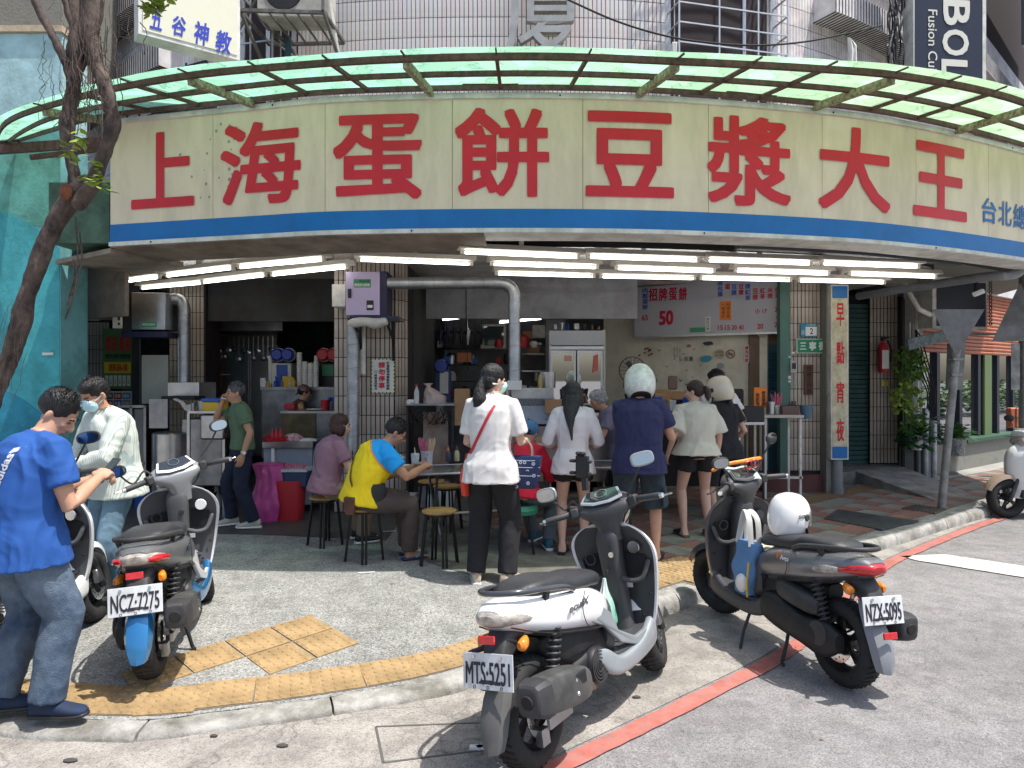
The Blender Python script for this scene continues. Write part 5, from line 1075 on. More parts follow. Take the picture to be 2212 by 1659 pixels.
# --- steel refrigerator and rear kitchen
t = TH('steel_refrigerator', 'large two door stainless refrigerator at the back of the left kitchen', 'refrigerator', 528, 1000, 11.8)
boxW('body', 461, 716, 600, 985, 11.85, .6, M_steeld, t); boxW('door', 464, 760, 529, 980, 11.8, .05, mat('fridge_steel', (.33, .33, .34), .35, .9, var=.2, vs=2), t, bevel=.004); boxW('door', 531, 760, 598, 980, 11.8, .05, mat('fridge_steel', (.33, .33, .34)), t, bevel=.004); boxW('top_grille', 464, 719, 598, 745, 11.8, .05, mat('bronze_panel', (.2, .17, .13), .4, .7), t)
for u in (526, 533): boxW('door_handle', u, 762, u+3, 975, 11.74, .04, M_steel, t)
panel(Pl((0, 11.79, 0)), bx(Pl((0, 11.79, 0)), 578, 752, 592, 756), M_dark, t, 'badge', th=.004)
o = boxW('timber_cabinet', 433, 716, 459, 900, 11.4, .4, mat('brown_board', (.22, .13, .07), .7, var=.3, vs=3)); tag(o, 'brown board cabinet standing left of the steel refrigerator', 'cabinet')
o = boxW('exhaust_hood', 432, 688, 610, 714, 11.0, .8, M_steeld); tag(o, 'long dark steel exhaust hood above the refrigerator', 'hood')
for k, (v, lab) in enumerate(((790, 'upper steel rack shelf with small tubs behind the smoking man'), (835, 'middle rack shelf with stacked bowls behind the yellow bin'))):
    t = TH('rack_shelf', lab, 'shelf', 450, v, 10.9); boxW('shelf_board', 434, v+18, 478, v+20, 10.9, .35, M_steel, t); random.seed(k)
    for j in range(4): p = W(438+10*j, v+17, 10.95); MB().lathe([(0, 0), (.03, 0), (.05, random.uniform(.06, .16)), (.04, .06), (0, .03)], p, n=12).build('tub', [M_white, M_steel, M_redp2, M_white][j], t)
o = boxW('window_slot', 433, 690, 475, 706, 13.7, .02, mat('daylight_glow_pane', (.6, .7, .8), .5, emit=(.7, .85, 1), es=1.0)); tag(o, 'small high window with a glowing pane in place of daylight at the back left', 'window')  # pane emits on its own, standing in for daylight from outside
# drink machines
def drink(u, lab, capm, bodym):
    t = TH('drink_dispenser', lab, 'drink machine', u+11, 840, 10.6, 'twin drink dispensers on the rear counter'); boxW('dispenser_body', u-6, 784, u+36, 836, 10.65, .3, bodym, t, bevel=.01); boxW('side_column', u-14, 768, u-6, 836, 10.65, .3, M_white, t, bevel=.01)
    for k in (0, 1): p = W(u+4+22*k, 766, 10.5); MB().lathe([(0, 0), (.07, 0), (.095, .03), (.095, .2), (.06, .24), (0, .24)], p, 'Y', 20).build('drum_cap', capm, t); MB().lathe([(.096, .08), (.104, .08), (.104, .14), (.096, .14)], p, 'Y', 20).build('cap_ring', M_white, t)
    M = Pl((0, 10.64, 0)); panel(M, bx(M, u+4, 788, u+28, 812), M_bluep if capm is not M_redp2 else mat('label_green', (.05, .26, .13)), t, 'front_label', th=.006, out=.002)
drink(593, 'white drink dispenser with two blue drum caps on the rear counter', mat('blue_gloss', (.02, .05, .35), .2), M_white); drink(692, 'black drink dispenser with two red drum caps next to the middle column', M_redp2, M_black)
for k in range(4):
    t = TH('cup_stack', ['tall stack of white paper cups left of the others', 'second tall stack of paper cups behind the worker', 'third paper cup stack, shorter', 'paper cup stack nearest the black dispenser'][k], 'paper cups', 645+13*k, 836, 10.5, 'stacks of white paper cups'); p = W(647+12*k, 838, 10.45); n = [24, 18, 17, 18][k]
    MB().lathe([(0, 0)]+[q for i in range(n) for q in ((.036+.004*(i % 2), i*.022), (.040, i*.022+.012))]+[(0, n*.022)], p, n=14).build('cups', M_white, t)
t = TH('rear_counter', 'steel counter in the left kitchen under the drink dispensers', 'counter', 645, 1000, 10.2); boxW('counter_top', 562, 836, 740, 843, 10.2, .8, M_steeld, t); boxW('counter_front', 566, 843, 740, 990, 10.25, .7, M_steeld, t)
t = TH('noodle_griddle', 'greasy steel griddle counter with a white plate behind the seated woman', 'counter', 660, 960, 9.4); boxW('griddle_top', 605, 888, 740, 893, 9.35, .6, M_steel, t); boxW('splash_panel', 606, 893, 682, 945, 9.33, .03, mat('greasy_olive_panel', (.14, .11, .05), .6, var=.4, vs=4, dirt=.4), t); boxW('side_body', 683, 893, 730, 1000, 9.35, .55, M_steeld, t)
p = W(680, 886, 9.5); MB().lathe([(0, 0), (.05, 0), (.12, .012), (.12, .018), (0, .008)], p, n=24).build('plate', M_white, t); boxW('red_tub', 613, 872, 636, 884, 9.45, .15, M_redp2, t, bevel=.01)
t = TH('low_counter', 'low counter with grey front where the pink waste bag hangs', 'counter', 615, 1100, 8.6); boxW('counter_top', 566, 955, 676, 968, 8.45, .6, M_steeld, t, bevel=.004); boxW('counter_front', 570, 968, 674, 1090, 8.5, .5, mat('grey_blue_laminate', (.26, .29, .34), .5, var=.15, vs=2), t); boxW('post', 586, 968, 592, 1100, 8.47, .04, M_white, t)
o = MB(); p = W(598, 953, 8.6); o.lathe([(0, 0), (.15, 0), (.17, .06), (.16, .06), (.14, .01), (0, .01)], p, n=20); o = o.build('red_tray', M_redp2); tag(o, 'round red tray with sauce bottles on the low counter', 'tray')
for k in range(3): MB().lathe([(0, 0), (.03, 0), (.03, .09), (.01, .12), (.008, .16), (0, .16)], W(588+9*k, 953, 8.62), n=10).build('sauce_bottle', M_redp2, o)
mb = MB(); mb.ell(tuple(W(634, 948, 8.6)), (.12, .08, .07)); o = mb.build('napkin_bag', mat('pink_white_wrap', (.6, .35, .38), .5, var=.7, vs=22, bump=.5, bs=20)); tag(o, 'pink and white wrapped napkin pack on the low counter', 'napkins')
mb = MB(); mb.ell(tuple(W(664, 952, 8.6)), (.12, .07, .035)); o = mb.build('folded_cloth', M_cloth); tag(o, 'folded white cloth lying on the low counter by the purple shirt woman', 'cloth')
# waste bag, bins
mb = MB(); p = G(575, 1126); mb.hull([(.12, p.x, 8.05, .15, .13), (.3, p.x+.01, 8.05, .19, .15), (.55, p.x+.03, 8.07, .15, .14), (.72, p.x, 8.08, .16, .14), (.76, p.x, 8.08, .165, .145)], axis='z', n=40, m=6, pw=2.2)
for i, v in enumerate(mb.v): d = Vector((v.x-p.x, v.y-8.05, 0)); a = math.atan2(d.y, d.x); mb.v[i] = v+d*(.10*math.sin(a*9+v.z*6)+.06*math.sin(a*17))
o = mb.build('waste_bag', M_pinkb, smooth=60); tag(o, 'translucent pink waste bag hanging behind the smoking man', 'bag')
t = TH('waste_bin', 'red waste bin with dark blue tub on top next to the seated woman', 'bin', 634, 1117, 8.1); p = G(634, 1117); MB().hull([(.12, p.x, 8.1, .13, .12), (.3, p.x, 8.1, .15, .13), (.55, p.x, 8.1, .16, .14), (.57, p.x, 8.1, .16, .14)], axis='z', pw=5).build('bin_body', M_redp2, t); boxW('blue_tub', 611, 1020, 662, 1053, 8.0, .26, mat('dark_blue_tub', (.015, .04, .10), .4), t, bevel=.01)
boxW('tub_rim', 607, 1014, 662, 1020, 7.98, .3, M_clear, t); mb = MB(); random.seed(5)
for k in range(30): q = W(612+random.uniform(0, 46), 1012, 8.0+random.uniform(.03, .25)); mb.tube([q, q+Vector((random.uniform(-.04, .04), 0, .05))], .006, 4)
mb.build('straws', M_straw, t)
# --- right kitchen
t = TH('wall_television', 'old black television in a white frame on the back wall', 'television', 1065, 752, 12.8); boxW('frame', 1038, 700, 1093, 753, 12.8, .3, M_white, t, bevel=.01); boxW('screen', 1045, 705, 1088, 746, 12.78, .02, M_glassd, t)
t = TH('electrical_cabinets', 'pale electrical cabinets and open shelf unit on the back wall', 'cabinets', 1150, 760, 12.8); boxW('cabinet', 1150, 702, 1178, 730, 12.9, .2, M_paintw, t, bevel=.006); boxW('cabinet', 1179, 690, 1222, 850, 12.9, .3, mat('dull_white', (.33, .34, .36), .6), t); boxW('door_panel', 1184, 699, 1217, 790, 12.88, .02, mat('dull_white2', (.38, .39, .41), .6), t)
for k, (u, v, u2, v2, m) in enumerate(((1128, 740, 1170, 745, M_paintw), (1128, 763, 1176, 766, M_paintw), (1130, 715, 1148, 732, M_card), (1140, 746, 1165, 762, M_card), (1128, 800, 1180, 803, M_steel))): boxW('shelf_item', u, v, u2, v2, 12.5, .25, m, t)
random.seed(13)
cl = thing('shelf_clutter', 'dark shelf crowded with bags, pots and utensils in the back of the right kitchen', 'shelf clutter', (-.6, 12, 1.2))
for k in range(5): boxW('rack_board', 905, 715+36*k, 1035, 717+36*k, 12.2, .5, M_blk, cl)
mats = [M_black, M_card, M_bluep, M_steel, M_redp2, M_white, M_dark, M_clear, M_navy]
for k in range(60):
    u = random.uniform(905, 1175); v = 715+36*random.randint(1, 5); s = random.uniform(.05, .11); p = W(u, v, 12.0+random.uniform(0, .3)); mb = MB()
    if k % 3: mb.box((p.x, p.y, p.z+s), (s*1.6, s, s*2), rz=random.uniform(-.3, .3)); mb.build('packet', random.choice(mats), cl, bevel=.006)
    else: mb.lathe([(0, 0), (s, 0), (s*1.05, s*.8), (s*.9, s*1.8), (s*.3, s*2.3), (0, s*2.3)], p, n=12); mb.build('pot', random.choice(mats), cl)
for k in range(9): p = W(920+15*k, 690, 11.8); mb = MB(); mb.tube([p, p+Vector((0, 0, -.12)), p+Vector((.02, 0, -.2)), p+Vector((0, 0, -.42))], [.006, .02, .07, .03], 8, flat=(1, .5)); mb.build('hanging_bag', random.choice([M_black, M_black, M_clear, M_navy]), cl)
t = TH('mini_mixer', 'blue and white mixing machine with an orange basket hanging above it', 'machine', 962, 850, 10.6)
p = W(952, 790, 10.5); MB().lathe([(0, 0), (.09, 0), (.11, .06), (.1, .2), (0, .22)], p, 'Y').build('mixer_head', mat('blue_gloss', (.02, .05, .35)), t); boxW('mixer_body', 940, 800, 972, 868, 10.6, .25, mat('blue_cabinet', (.03, .07, .2), .4), t, bevel=.01); boxW('front_cover', 950, 803, 968, 850, 10.57, .03, M_white, t); p = W(1003, 768, 10.4); boxW('orange_basket', 988, 762, 1018, 782, 10.4, .2, mat('orange_basket', (.45, .15, .05), .6, var=.4, vs=60), t)
for k, (u0, v0, u1, v1, lab) in enumerate(((957, 690, 1040, 682, 'tube light hanging in the back of the right kitchen, left one'), (1080, 696, 1168, 688, 'tube light hanging in the back of the right kitchen, partly behind the duct'))):
    a = W(u0, v0, 11.2); b = W(u1, v1, 11.6); t = thing('kitchen_light', lab, 'tube light', (a+b)/2, 0, 'fluorescent tube lights under the ceiling'); MB().tube([a, b], .018, 8).build('tube', M_tube, t); MB().bar(a+Vector((0, 0, .05)), b+Vector((0, 0, .05)), .08, .04).build('reflector', M_hous, t)
MB().tube([W(1007, 605, 9.9), W(1007, 700, 9.9), W(1010, 800, 9.8)], .006, 5).build('pendant_wire', M_dark); tag(bpy.data.objects['pendant_wire'], 'thin black wire hanging down left of the vertical duct', 'wire')
# glass door fridge
t = TH('display_fridge', 'white glass door display fridge against the right wall of the kitchen', 'fridge', 1245, 1000, 9.9); M_fr = mat('fridge_grey_white', (.42, .44, .47), .45, var=.08, vs=2)
boxW('top_panel', 1186, 714, 1304, 746, 9.85, .7, M_fr, t, bevel=.006); boxW('control_strip', 1188, 748, 1304, 755, 9.84, .05, M_alu, t); a = W(1304, 712, 9.85); 
mb = MB(); x0 = W(1304, 0, 9.85).x; zt = W(0, 712, 9.85).z; mb.box((x0+.01, 10.45, (zt+.12)/2), (.03, 1.2, zt-.12)); mb.build('side_panel', mat('fridge_side_cream', (.50, .50, .43), .6, var=.08, vs=2, dirt=.2), t); xl = W(1186, 0, 9.85).x; MB().box((xl+.015, 10.2, 1.15), (.03, .7, 2.1)).build('side_panel', M_fr, t); MB().box(((x0+xl)/2, 10.5, 1.1), (x0-xl-.04, .03, 2.0)).build('back_panel', M_dark, t)
for u0, u1 in ((1189, 1244), (1247, 1302)):
    f = boxW('fridge_door', u0, 757, u1, 763, 9.84, .05, M_alu, t); boxW('door_frame', u0, 763, u0+4, 935, 9.84, .05, M_alu, t); boxW('door_frame', u1-4, 763, u1, 935, 9.84, .05, M_alu, t); boxW('door_frame', u0, 935, u1, 945, 9.84, .05, M_alu, t)
    boxW('glass', u0+4, 763, u1-4, 935, 9.86, .01, M_refl, t)
boxW('base', 1188, 947, 1302, 1030, 9.86, .6, M_fr, t); boxW('poster', 1219, 768, 1235, 780, 9.85, .008, mat('pinkish_card', (.55, .3, .25), .6), t)
mb = MB(); mb.prism([(1283, 768), (1292, 765), (1292, 800), (1280, 805)], 9.83, 9.838, lambda u, v, q: tuple(W(u, v, q))); mb.build('red_card', mat('red_card', (.5, .12, .1), .6), t, smooth=0)
t = TH('standing_fan', 'black standing fan beside the display fridge', 'fan', 1365, 800, 10.2); p = W(1367, 800, 10.2); mb = MB(); mb.lathe([(.19, 0), (.2, .03), (.19, .06)], p, 'Y', 24)
for k in range(18): a = PI*2*k/18; mb.bar(p, p+Vector((.19*math.cos(a), 0, .19*math.sin(a))), .005)
mb.build('guard', M_black, t); mb = MB()
for k in range(3): a = 2.1*k; mb.box((p.x+.08*math.cos(a), p.y+.03, p.z+.08*math.sin(a)), (.13, .01, .07), M=Matrix.Rotation(-a, 3, 'Y'))
mb.build('blade', mat('dark_blue_blade', (.03, .04, .06), .4), t); MB().cyl(p+Vector((0, .08, 0)), (p.x, p.y+.08, .12), .02).build('stand', M_black, t)
# griddle station
t = TH('griddle_station', 'steel griddle station with tread plate edge and grey front panel', 'cooking station', 1150, 1090, 8.2)
boxW('splash_guard', 1105, 838, 1196, 862, 8.2, .05, M_steel, t); boxW('tread_plate', 1068, 861, 1194, 876, 8.1, .5, mat('tread_plate', (.2, .2, .21), .4, .9, var=.7, vs=70, bump=1, bs=90), t); boxW('grey_front', 1060, 877, 1199, 916, 8.05, .04, mat('grey_blue_front', (.36, .41, .48), .5, var=.12, vs=3, dirt=.3), t); boxW('dark_gap', 1060, 916, 1420, 921, 8.1, .3, M_dark, t); boxW('lower_front', 1060, 921, 1420, 1040, 8.1, .5, M_steel, t)
boxW('right_top', 1199, 897, 1420, 901, 8.05, .6, mat('cream_edge', (.5, .47, .36), .6), t); boxW('right_front', 1199, 901, 1420, 916, 8.1, .5, M_steeld, t)
for u in (1142, 1180): MB().cyl(W(u, 906, 8.05), W(u, 906, 8.0)+Vector((0, .04, 0)), .008, n=8).build('bolt', M_dark, t)
p = W(1090, 846, 8.15); MB().lathe([(0, 0), (.0275, 0), (.0275, .13), (.02, .17), (.012, .2), (0, .2)], W(1166, 846, 8.3), n=12).build('sauce_jar', mat('gold_jar', (.35, .25, .06), .3), t)
o = MB().lathe([(0, 0), (.105, 0), (.11, .15), (.112, .19), (.105, .19), (.10, .01), (0, .01)], W(1181, 838, 8.5), n=24).build('steel_pot', M_steel); tag(o, 'shiny stainless pot standing on the griddle shelf', 'pot')
o = boxW('cardboard_box', 1178, 864, 1219, 893, 7.95, .3, M_card); tag(o, 'open cardboard box on the griddle counter beside the long haired woman', 'box')
o = boxW('paper_sack', 981, 840, 1014, 920, 8.3, .2, M_card, bevel=.01); tag(o, 'brown paper sack standing behind the woman with the red strap', 'sack')
# side shelf by the column
t = TH('wire_side_table', 'small steel side table with hanging cables beside the middle column', 'table', 930, 1000, 8.3)
boxW('table_top', 876, 872, 982, 876, 8.25, .4, M_steeld, t); mb = MB(); random.seed(2)
for k in range(8): a = W(900+random.uniform(0, 60), 880, 8.3); mb.tube(catmull([tuple(a), tuple(a+Vector((random.uniform(-.1, .1), -.02, -.12))), tuple(a+Vector((random.uniform(-.15, .15), 0, -.2))), tuple(a+Vector((random.uniform(.05, .2), 0, -.05)))], 4), .005, 4)
mb.build('cables', M_dark, t, kind='stuff'); boxW('side_sheet', 914, 890, 968, 1010, 8.4, .03, mat('rusty_grey_sheet', (.30, .27, .24), .6, var=.4, vs=3, c2=(.2, .1, .05)), t); mb = MB(); mb.bar(W(878, 876, 8.3), W(905, 915, 8.6), .02); mb.bar(W(880, 876, 8.3), W(880, 1060, 8.3), .025); mb.bar(W(978, 876, 8.3), W(978, 1060, 8.3), .025); mb.build('frame', M_blk, t)
mb = MB(); p = W(938, 872, 8.35); mb.hull([(p.z, p.x, 8.4, .14, .1), (p.z+.08, p.x, 8.4, .13, .09), (p.z+.16, p.x-.05, 8.4, .06, .06), (p.z+.2, p.x-.07, 8.4, .03, .03), (p.z+.24, p.x-.08, 8.4, .05, .04)], axis='z', pw=2, n=30)
for i, v in enumerate(mb.v): mb.v[i] = v+Vector((1, 1, 0))*noise.noise(v*20)*.02
o = mb.build('plastic_bag', mat('frosted_bag', (.42, .32, .28), .3, var=.2, vs=7, bump=.6, bs=16)); tag(o, 'tied frosted plastic bag of food on the side table', 'bag')
t = TH('water_bottle', 'clear water bottle with a pink cap on the side table', 'bottle', 900, 870, 8.3); p = W(900, 872, 8.3); MB().lathe([(0, 0), (.028, 0), (.03, .02), (.03, .14), (.012, .19), (.012, .2), (0, .2)], p, n=14).build('bottle_body', M_clear, t); MB().cyl(p+Vector((0, 0, .2)), p+Vector((0, 0, .225)), .014).build('cap', M_redp2, t)
o = MB().cyl(W(882, 868, 8.25), W(898, 868, 8.35), .028).build('paper_roll', M_white); tag(o, 'white paper roll lying at the left end of the side table', 'roll')
# --- menu board
wa, wb = Vector((1.75, 11.7)), Vector((3.86, 10.1)); md = (wb-wa).normalized()
mL = 615; MM = Pl((1.70, 11.45, 0), math.atan2(10.08-11.45, 3.90-1.70)); t = thing('menu_board', 'large grey menu board with red and blue dish names and prices', 'menu board', (2.8, 10.7, 2.4))
pL = onp(MM, 1368, 733); pR = onp(MM, 1700, 717); B = (pL[0], (pL[1]+pR[1])/2, pR[0], 3.17)
panel(MM, B, M_alu, t, 'frame', th=.12); panel(MM, (B[0]+.03, B[1]+.03, B[2]-.03, B[3]-.01), mat('menu_face', (.42, .42, .46), .5, var=.04, vs=2), t, 'menu_face', th=.01, out=.005)
def mt(s, c, u0, v0, u1, v1, vert=False, bold=.02): text(s, c, t, MM, bx(MM, u0, v0, u1, v1), bold=bold, out=.009, vertical=vert)
M_bm = mat('menu_blue', (.02, .09, .45), .5); M_rm = mat('menu_red', (.45, .01, .04), .5)
mt('肉鬆蛋餅', M_bm, 1388, 621, 1400, 670, True); mt('65', M_rm, 1387, 680, 1400, 693)
for i, ch in enumerate('招牌蛋餅'): mt(ch, M_rm, 1402+21.5*i, 622-.6*i, 1420+21.5*i, 651-.6*i, bold=.03)
mt('50', M_rm, 1424, 670, 1455, 703, bold=.04)
mt('荷包蛋', M_bm, 1550, 606, 1562, 642, True); mt('蛋', M_rm, 1566, 613, 1578, 626); mt('豆漿', M_bm, 1580, 613, 1592, 639, True); mt('豆漿', M_rm, 1596, 613, 1607, 638, True); mt('漿紅茶', M_bm, 1610, 612, 1622, 650, True); mt('豆漿', M_rm, 1626, 622, 1638, 649, True); mt('紅茶', M_rm, 1642, 621, 1653, 647, True); mt('米漿', M_rm, 1658, 620, 1670, 646, True); mt('奶茶', M_rm, 1674, 619, 1688, 645, True)
mt('大', M_inkb, 1677, 650, 1685, 659); mt('小', M_inkb, 1676, 680, 1685, 690); mt('30', M_rm, 1674, 663, 1687, 674); mt('25', M_rm, 1673, 696, 1686, 707); mt('小 17', M_rm, 1631, 666, 1657, 678); mt('20', M_rm, 1636, 699, 1649, 711)
for i, sx_ in enumerate(('15', '15', '20', '40')): mt(sx_, M_rm, 1551+15*i, 702, 1562+15*i, 713)
panel(MM, bx(MM, 1555, 650, 1580, 692), M_orng, t, 'orange_notice', th=.004, out=.010); text('內用外帶', M_inkb, t, MM, bx(MM, 1570, 654, 1577, 688), vertical=True, out=.013); text('一律滿杯', M_inkb, t, MM, bx(MM, 1559, 654, 1566, 688), vertical=True, out=.013)
panel(MM, bx(MM, 1524, 684, 1535, 716), M_white, t, 'white_notice', th=.004, out=.012); text('請先付款', M_inkb, t, MM, bx(MM, 1526, 686, 1533, 714), vertical=True, out=.015)
panel(MM, bx(MM, 1491, 707, 1524, 718), mat('label_green', (.05, .26, .13)), t, 'green_plate', th=.004, out=.010)
# decals on the cream wall
MWl = Pl((1.55, 11.86, 0), math.atan2(10.42-11.9, 3.75-1.55)); md_ = thing('wall_decals', 'scattered sticker decals and small notices on the cream wall below the menu board', 'stickers', (2.8, 11, 1.8))
M_gry = mat('decal_ink', (.05, .05, .06), .7); M_tan = mat('tan_sticker', (.5, .42, .3), .6); M_tq = mat('turquoise_sticker', (.05, .3, .4), .6); M_brr = mat('brown_red_decal', (.25, .05, .03), .7)
def dec(u0, v0, u1, v1, m, k=0):
    B = bx(MWl, u0, v0, u1, v1); return panel(MWl, B, m, md_, 'decal', th=.004, out=.006+k)
text('水', M_rm, md_, MWl, bx(MWl, 1484, 743, 1496, 751), bold=.03, out=.04); text('港', M_gry, md_, MWl, bx(MWl, 1490, 770, 1499, 780), bold=.02, out=.04); text('日', M_gry, md_, MWl, bx(MWl, 1481, 771, 1487, 779), bold=.02, out=.04)
for c0, v0, v1 in ((1457, 748, 778), (1463, 750, 772), (1469, 749, 781)): text('上善若水水善利萬', M_gry, md_, MWl, bx(MWl, c0, v0, c0+3.5, v1), vertical=True, out=.04)
def blob(u, v, r, m, out=.04, n=18, sq=.8, seed=0):
    c = onp(MWl, u, v); random.seed(seed); mb = MB(); mb.M = MWl; R_ = r/1534*11; mb.add([(c[0]+R_*math.cos(2*PI*k/n)*random.uniform(.75, 1.1), c[1]+R_*sq*math.sin(2*PI*k/n)*random.uniform(.75, 1.1), out) for k in range(n)], [tuple(range(n))]); return mb.build('decal', m, md_, smooth=0)
blob(1527, 775, 14, M_tq, sq=.55, seed=1); blob(1556, 764, 11, M_tan, sq=1, seed=3); blob(1532, 742, 12, M_gry, sq=.4, seed=4)
text('本店禁菸請勿', M_gry, md_, MWl, bx(MWl, 1548, 758, 1564, 763), out=.045); text('統一發票', M_gry, md_, MWl, bx(MWl, 1548, 765, 1564, 770), out=.045)
c = onp(MWl, 1580, 765); mb = MB(); mb.M = MWl; mb.lathe([(.055, 0), (.068, 0), (.068, .004), (.055, .004)], (c[0], c[1], .04), n=24); mb.bar((c[0]-.04, c[1]+.04, .042), (c[0]+.04, c[1]-.04, .042), .012, .003); mb.build('no_smoking_ring', M_brr, md_); mb = MB(); mb.M = MWl; mb.box((c[0], c[1], .041), (.08, .014, .003)); mb.build('cigarette_mark', M_gry, md_)
random.seed(31)
for k in range(9): mb = MB(); u, v = 1390+random.gauss(10, 7), 758+random.gauss(0, 7); c = onp(MWl, u, v); mb.M = MWl; mb.add([(c[0], c[1], .04), (c[0]+.04, c[1]+.01, .04), (c[0]+.05, c[1]+.035, .04), (c[0]+.01, c[1]+.03, .04)], [(0, 1, 2, 3)]); mb.build('blossom_decal', M_brr, md_, smooth=0)
for k, (u, v) in enumerate(((1426, 757), (1478, 765), (1501, 755), (1442, 792), (1485, 800), (1472, 822), (1498, 815), (1515, 790), (1484, 830))):
    c = onp(MWl, u, v); mb = MB(); mb.M = MWl; s = random.uniform(.02, .035); mb.add([(c[0]-s*1.3, c[1]+s, .04), (c[0], c[1], .04), (c[0]+s*1.3, c[1]+s*.8, .04), (c[0], c[1]-s*.6, .04)], [(0, 1, 2, 3)]); mb.build('bird_decal', M_gry, md_, smooth=0)
for u, a in ((1610, '請先付款'),): B = bx(MWl, u, 745, u+10, 785); panel(MWl, B, M_white, md_, 'paper_notice', th=.004, out=.04); text(a, M_rm, md_, MWl, bx(MWl, u+1.5, 747, u+8.5, 783), vertical=True, bold=.03, out=.044)
blob(1558, 790, 9, mat('grey_sticker', (.35, .37, .38), .6), seed=9)
# --- blue louvred door
t = TH('louvred_door', 'dark blue louvred door with a brown frame at the right of the cream wall', 'door', 1670, 1000, 10.5); MD = Pl((3.52, 10.5, 0), -.12); M_bd = mat('blue_door', (.02, .085, .13), .5, var=.15, vs=3)
B = bx(MD, 1642, 744, 1703, 1045); panel(MD, B, M_bd, t, 'door_leaf', th=.05); e = .06
for k in range(26):
    y = B[3]-.12-k*.045; mb = MB(); mb.M = MD; mb.box(((B[0]+B[2])/2+.03, y, .01), (B[2]-B[0]-.14, .034, .012), M=Matrix.Rotation(.5, 3, 'X')); mb.build('slat', M_bd, t, smooth=0)
panel(MD, (B[0]-.16, B[1], B[0], B[3]+.12), mat('brown_jamb', (.16, .11, .07), .7, var=.3, vs=4), t, 'jamb', th=.1, out=.03); panel(MD, (B[0]-.16, B[3], B[2], B[3]+.16), mat('brown_jamb', (.16, .11, .07)), t, 'lintel', th=.1, out=.02); panel(MD, bx(MD, 1655, 843, 1682, 930), M_bd, t, 'lower_panel', th=.03, out=.03)
o = boxW('wooden_block', 1691, 740, 1703, 768, 10.1, .1, mat('tan_wood', (.40, .27, .13), .7)); tag(o, 'small tan wooden block beside the dark green post', 'block')
# --- small table with condiments
t = TH('serving_table', 'white topped serving table with thin legs in front of the blue door', 'table', 1694, 1040, 9.5); a, b = W(1651, 900, 9.3), W(1737, 900, 9.3)
MB().box(((a.x+b.x)/2, 9.55, a.z), (b.x-a.x, .5, .035)).build('table_top', mat('worn_white_top', (.5, .46, .42), .6, var=.2, vs=6), t, bevel=.004)
for x, y in ((a.x+.03, 9.35), (b.x-.03, 9.35), (a.x+.03, 9.75), (b.x-.03, 9.75)): MB().bar((x, y, .14), (x, y, a.z), .03).build('leg', M_paintw, t)
MB().bar((a.x, 9.35, .42), (b.x, 9.35, .42), .03).build('stretcher', M_paintw, t)
z = a.z+.02
o = boxW('orange_sign_card', 1629, 837, 1657, 881, 9.6, .03, M_orng, bevel=.005); tag(o, 'orange price card standing at the left of the serving table', 'card'); M = Pl((0, 9.595, 0)); text('蔬菜蛋餅', M_inkb, o, M, bx(M, 1646, 844, 1653, 876), vertical=True, bold=.02); text('加起司', M_inkb, o, M, bx(M, 1633, 848, 1640, 876), vertical=True, bold=.02)
o = MB().lathe([(0, 0), (.06, 0), (.06, .17), (.055, .17), (.055, .01), (0, .01)], (W(1665, 0, 9.5).x, 9.5, z), n=20).build('steel_cup', M_steel); tag(o, 'tall stainless cup on the serving table', 'cup')
t = TH('straw_holder', 'holder full of pink straws and packets on the serving table', 'holder', 1680, 890, 9.5); q = Vector((W(1680, 0, 9.5).x, 9.55, z)); MB().lathe([(0, 0), (.05, 0), (.055, .12), (.05, .12), (.045, .01), (0, .01)], q, n=16).build('jar', M_clear, t); mb = MB(); random.seed(1)
for k in range(26): a_ = random.uniform(0, 6.28); mb.tube([q+Vector((.02*math.cos(a_), .02*math.sin(a_), .02)), q+Vector((.07*math.cos(a_), .07*math.sin(a_), random.uniform(.2, .3)))], .006, 5)
mb.build('straws', M_straw, t)
o = boxW('brown_basket', 1690, 877, 1728, 898, 9.4, .3, mat('brown_tray', (.13, .08, .07), .6), bevel=.01); tag(o, 'brown plastic tray of condiments on the serving table', 'tray'); mb = MB()
for k in range(4): p_ = W(1702+5*k, 878, 9.5); mb.bar(p_, p_+Vector((random.uniform(-.04, .04), 0, .07)), .014)
mb.build('black_clip', M_black, o)
t = TH('blue_bucket', 'small blue bucket behind the serving table', 'bucket', 1743, 905, 9.7); MB().lathe([(0, 0), (.06, 0), (.09, .18), (.085, .18), (.055, .01), (0, .01)], W(1741, 904, 9.6), n=16).build('bucket_body', mat('blue_grey_bucket', (.08, .16, .22), .5), t)
t = TH('padded_chair', 'black padded chair with a white edge beside the serving table', 'chair', 1628, 1000, 9.2); boxW('backrest', 1606, 877, 1652, 912, 9.1, .06, M_black, t, bevel=.015); boxW('seat_edge', 1608, 912, 1651, 918, 9.1, .4, M_white, t, bevel=.003); mb = MB()
for u in (1610, 1649): mb.bar(W(u, 915, 9.12), (W(u, 0, 9.12).x, 9.12, .13), .025); mb.bar(W(u, 915, 9.48), (W(u, 0, 9.48).x, 9.48, .13), .025)
mb.build('leg_frame', M_blk, t)
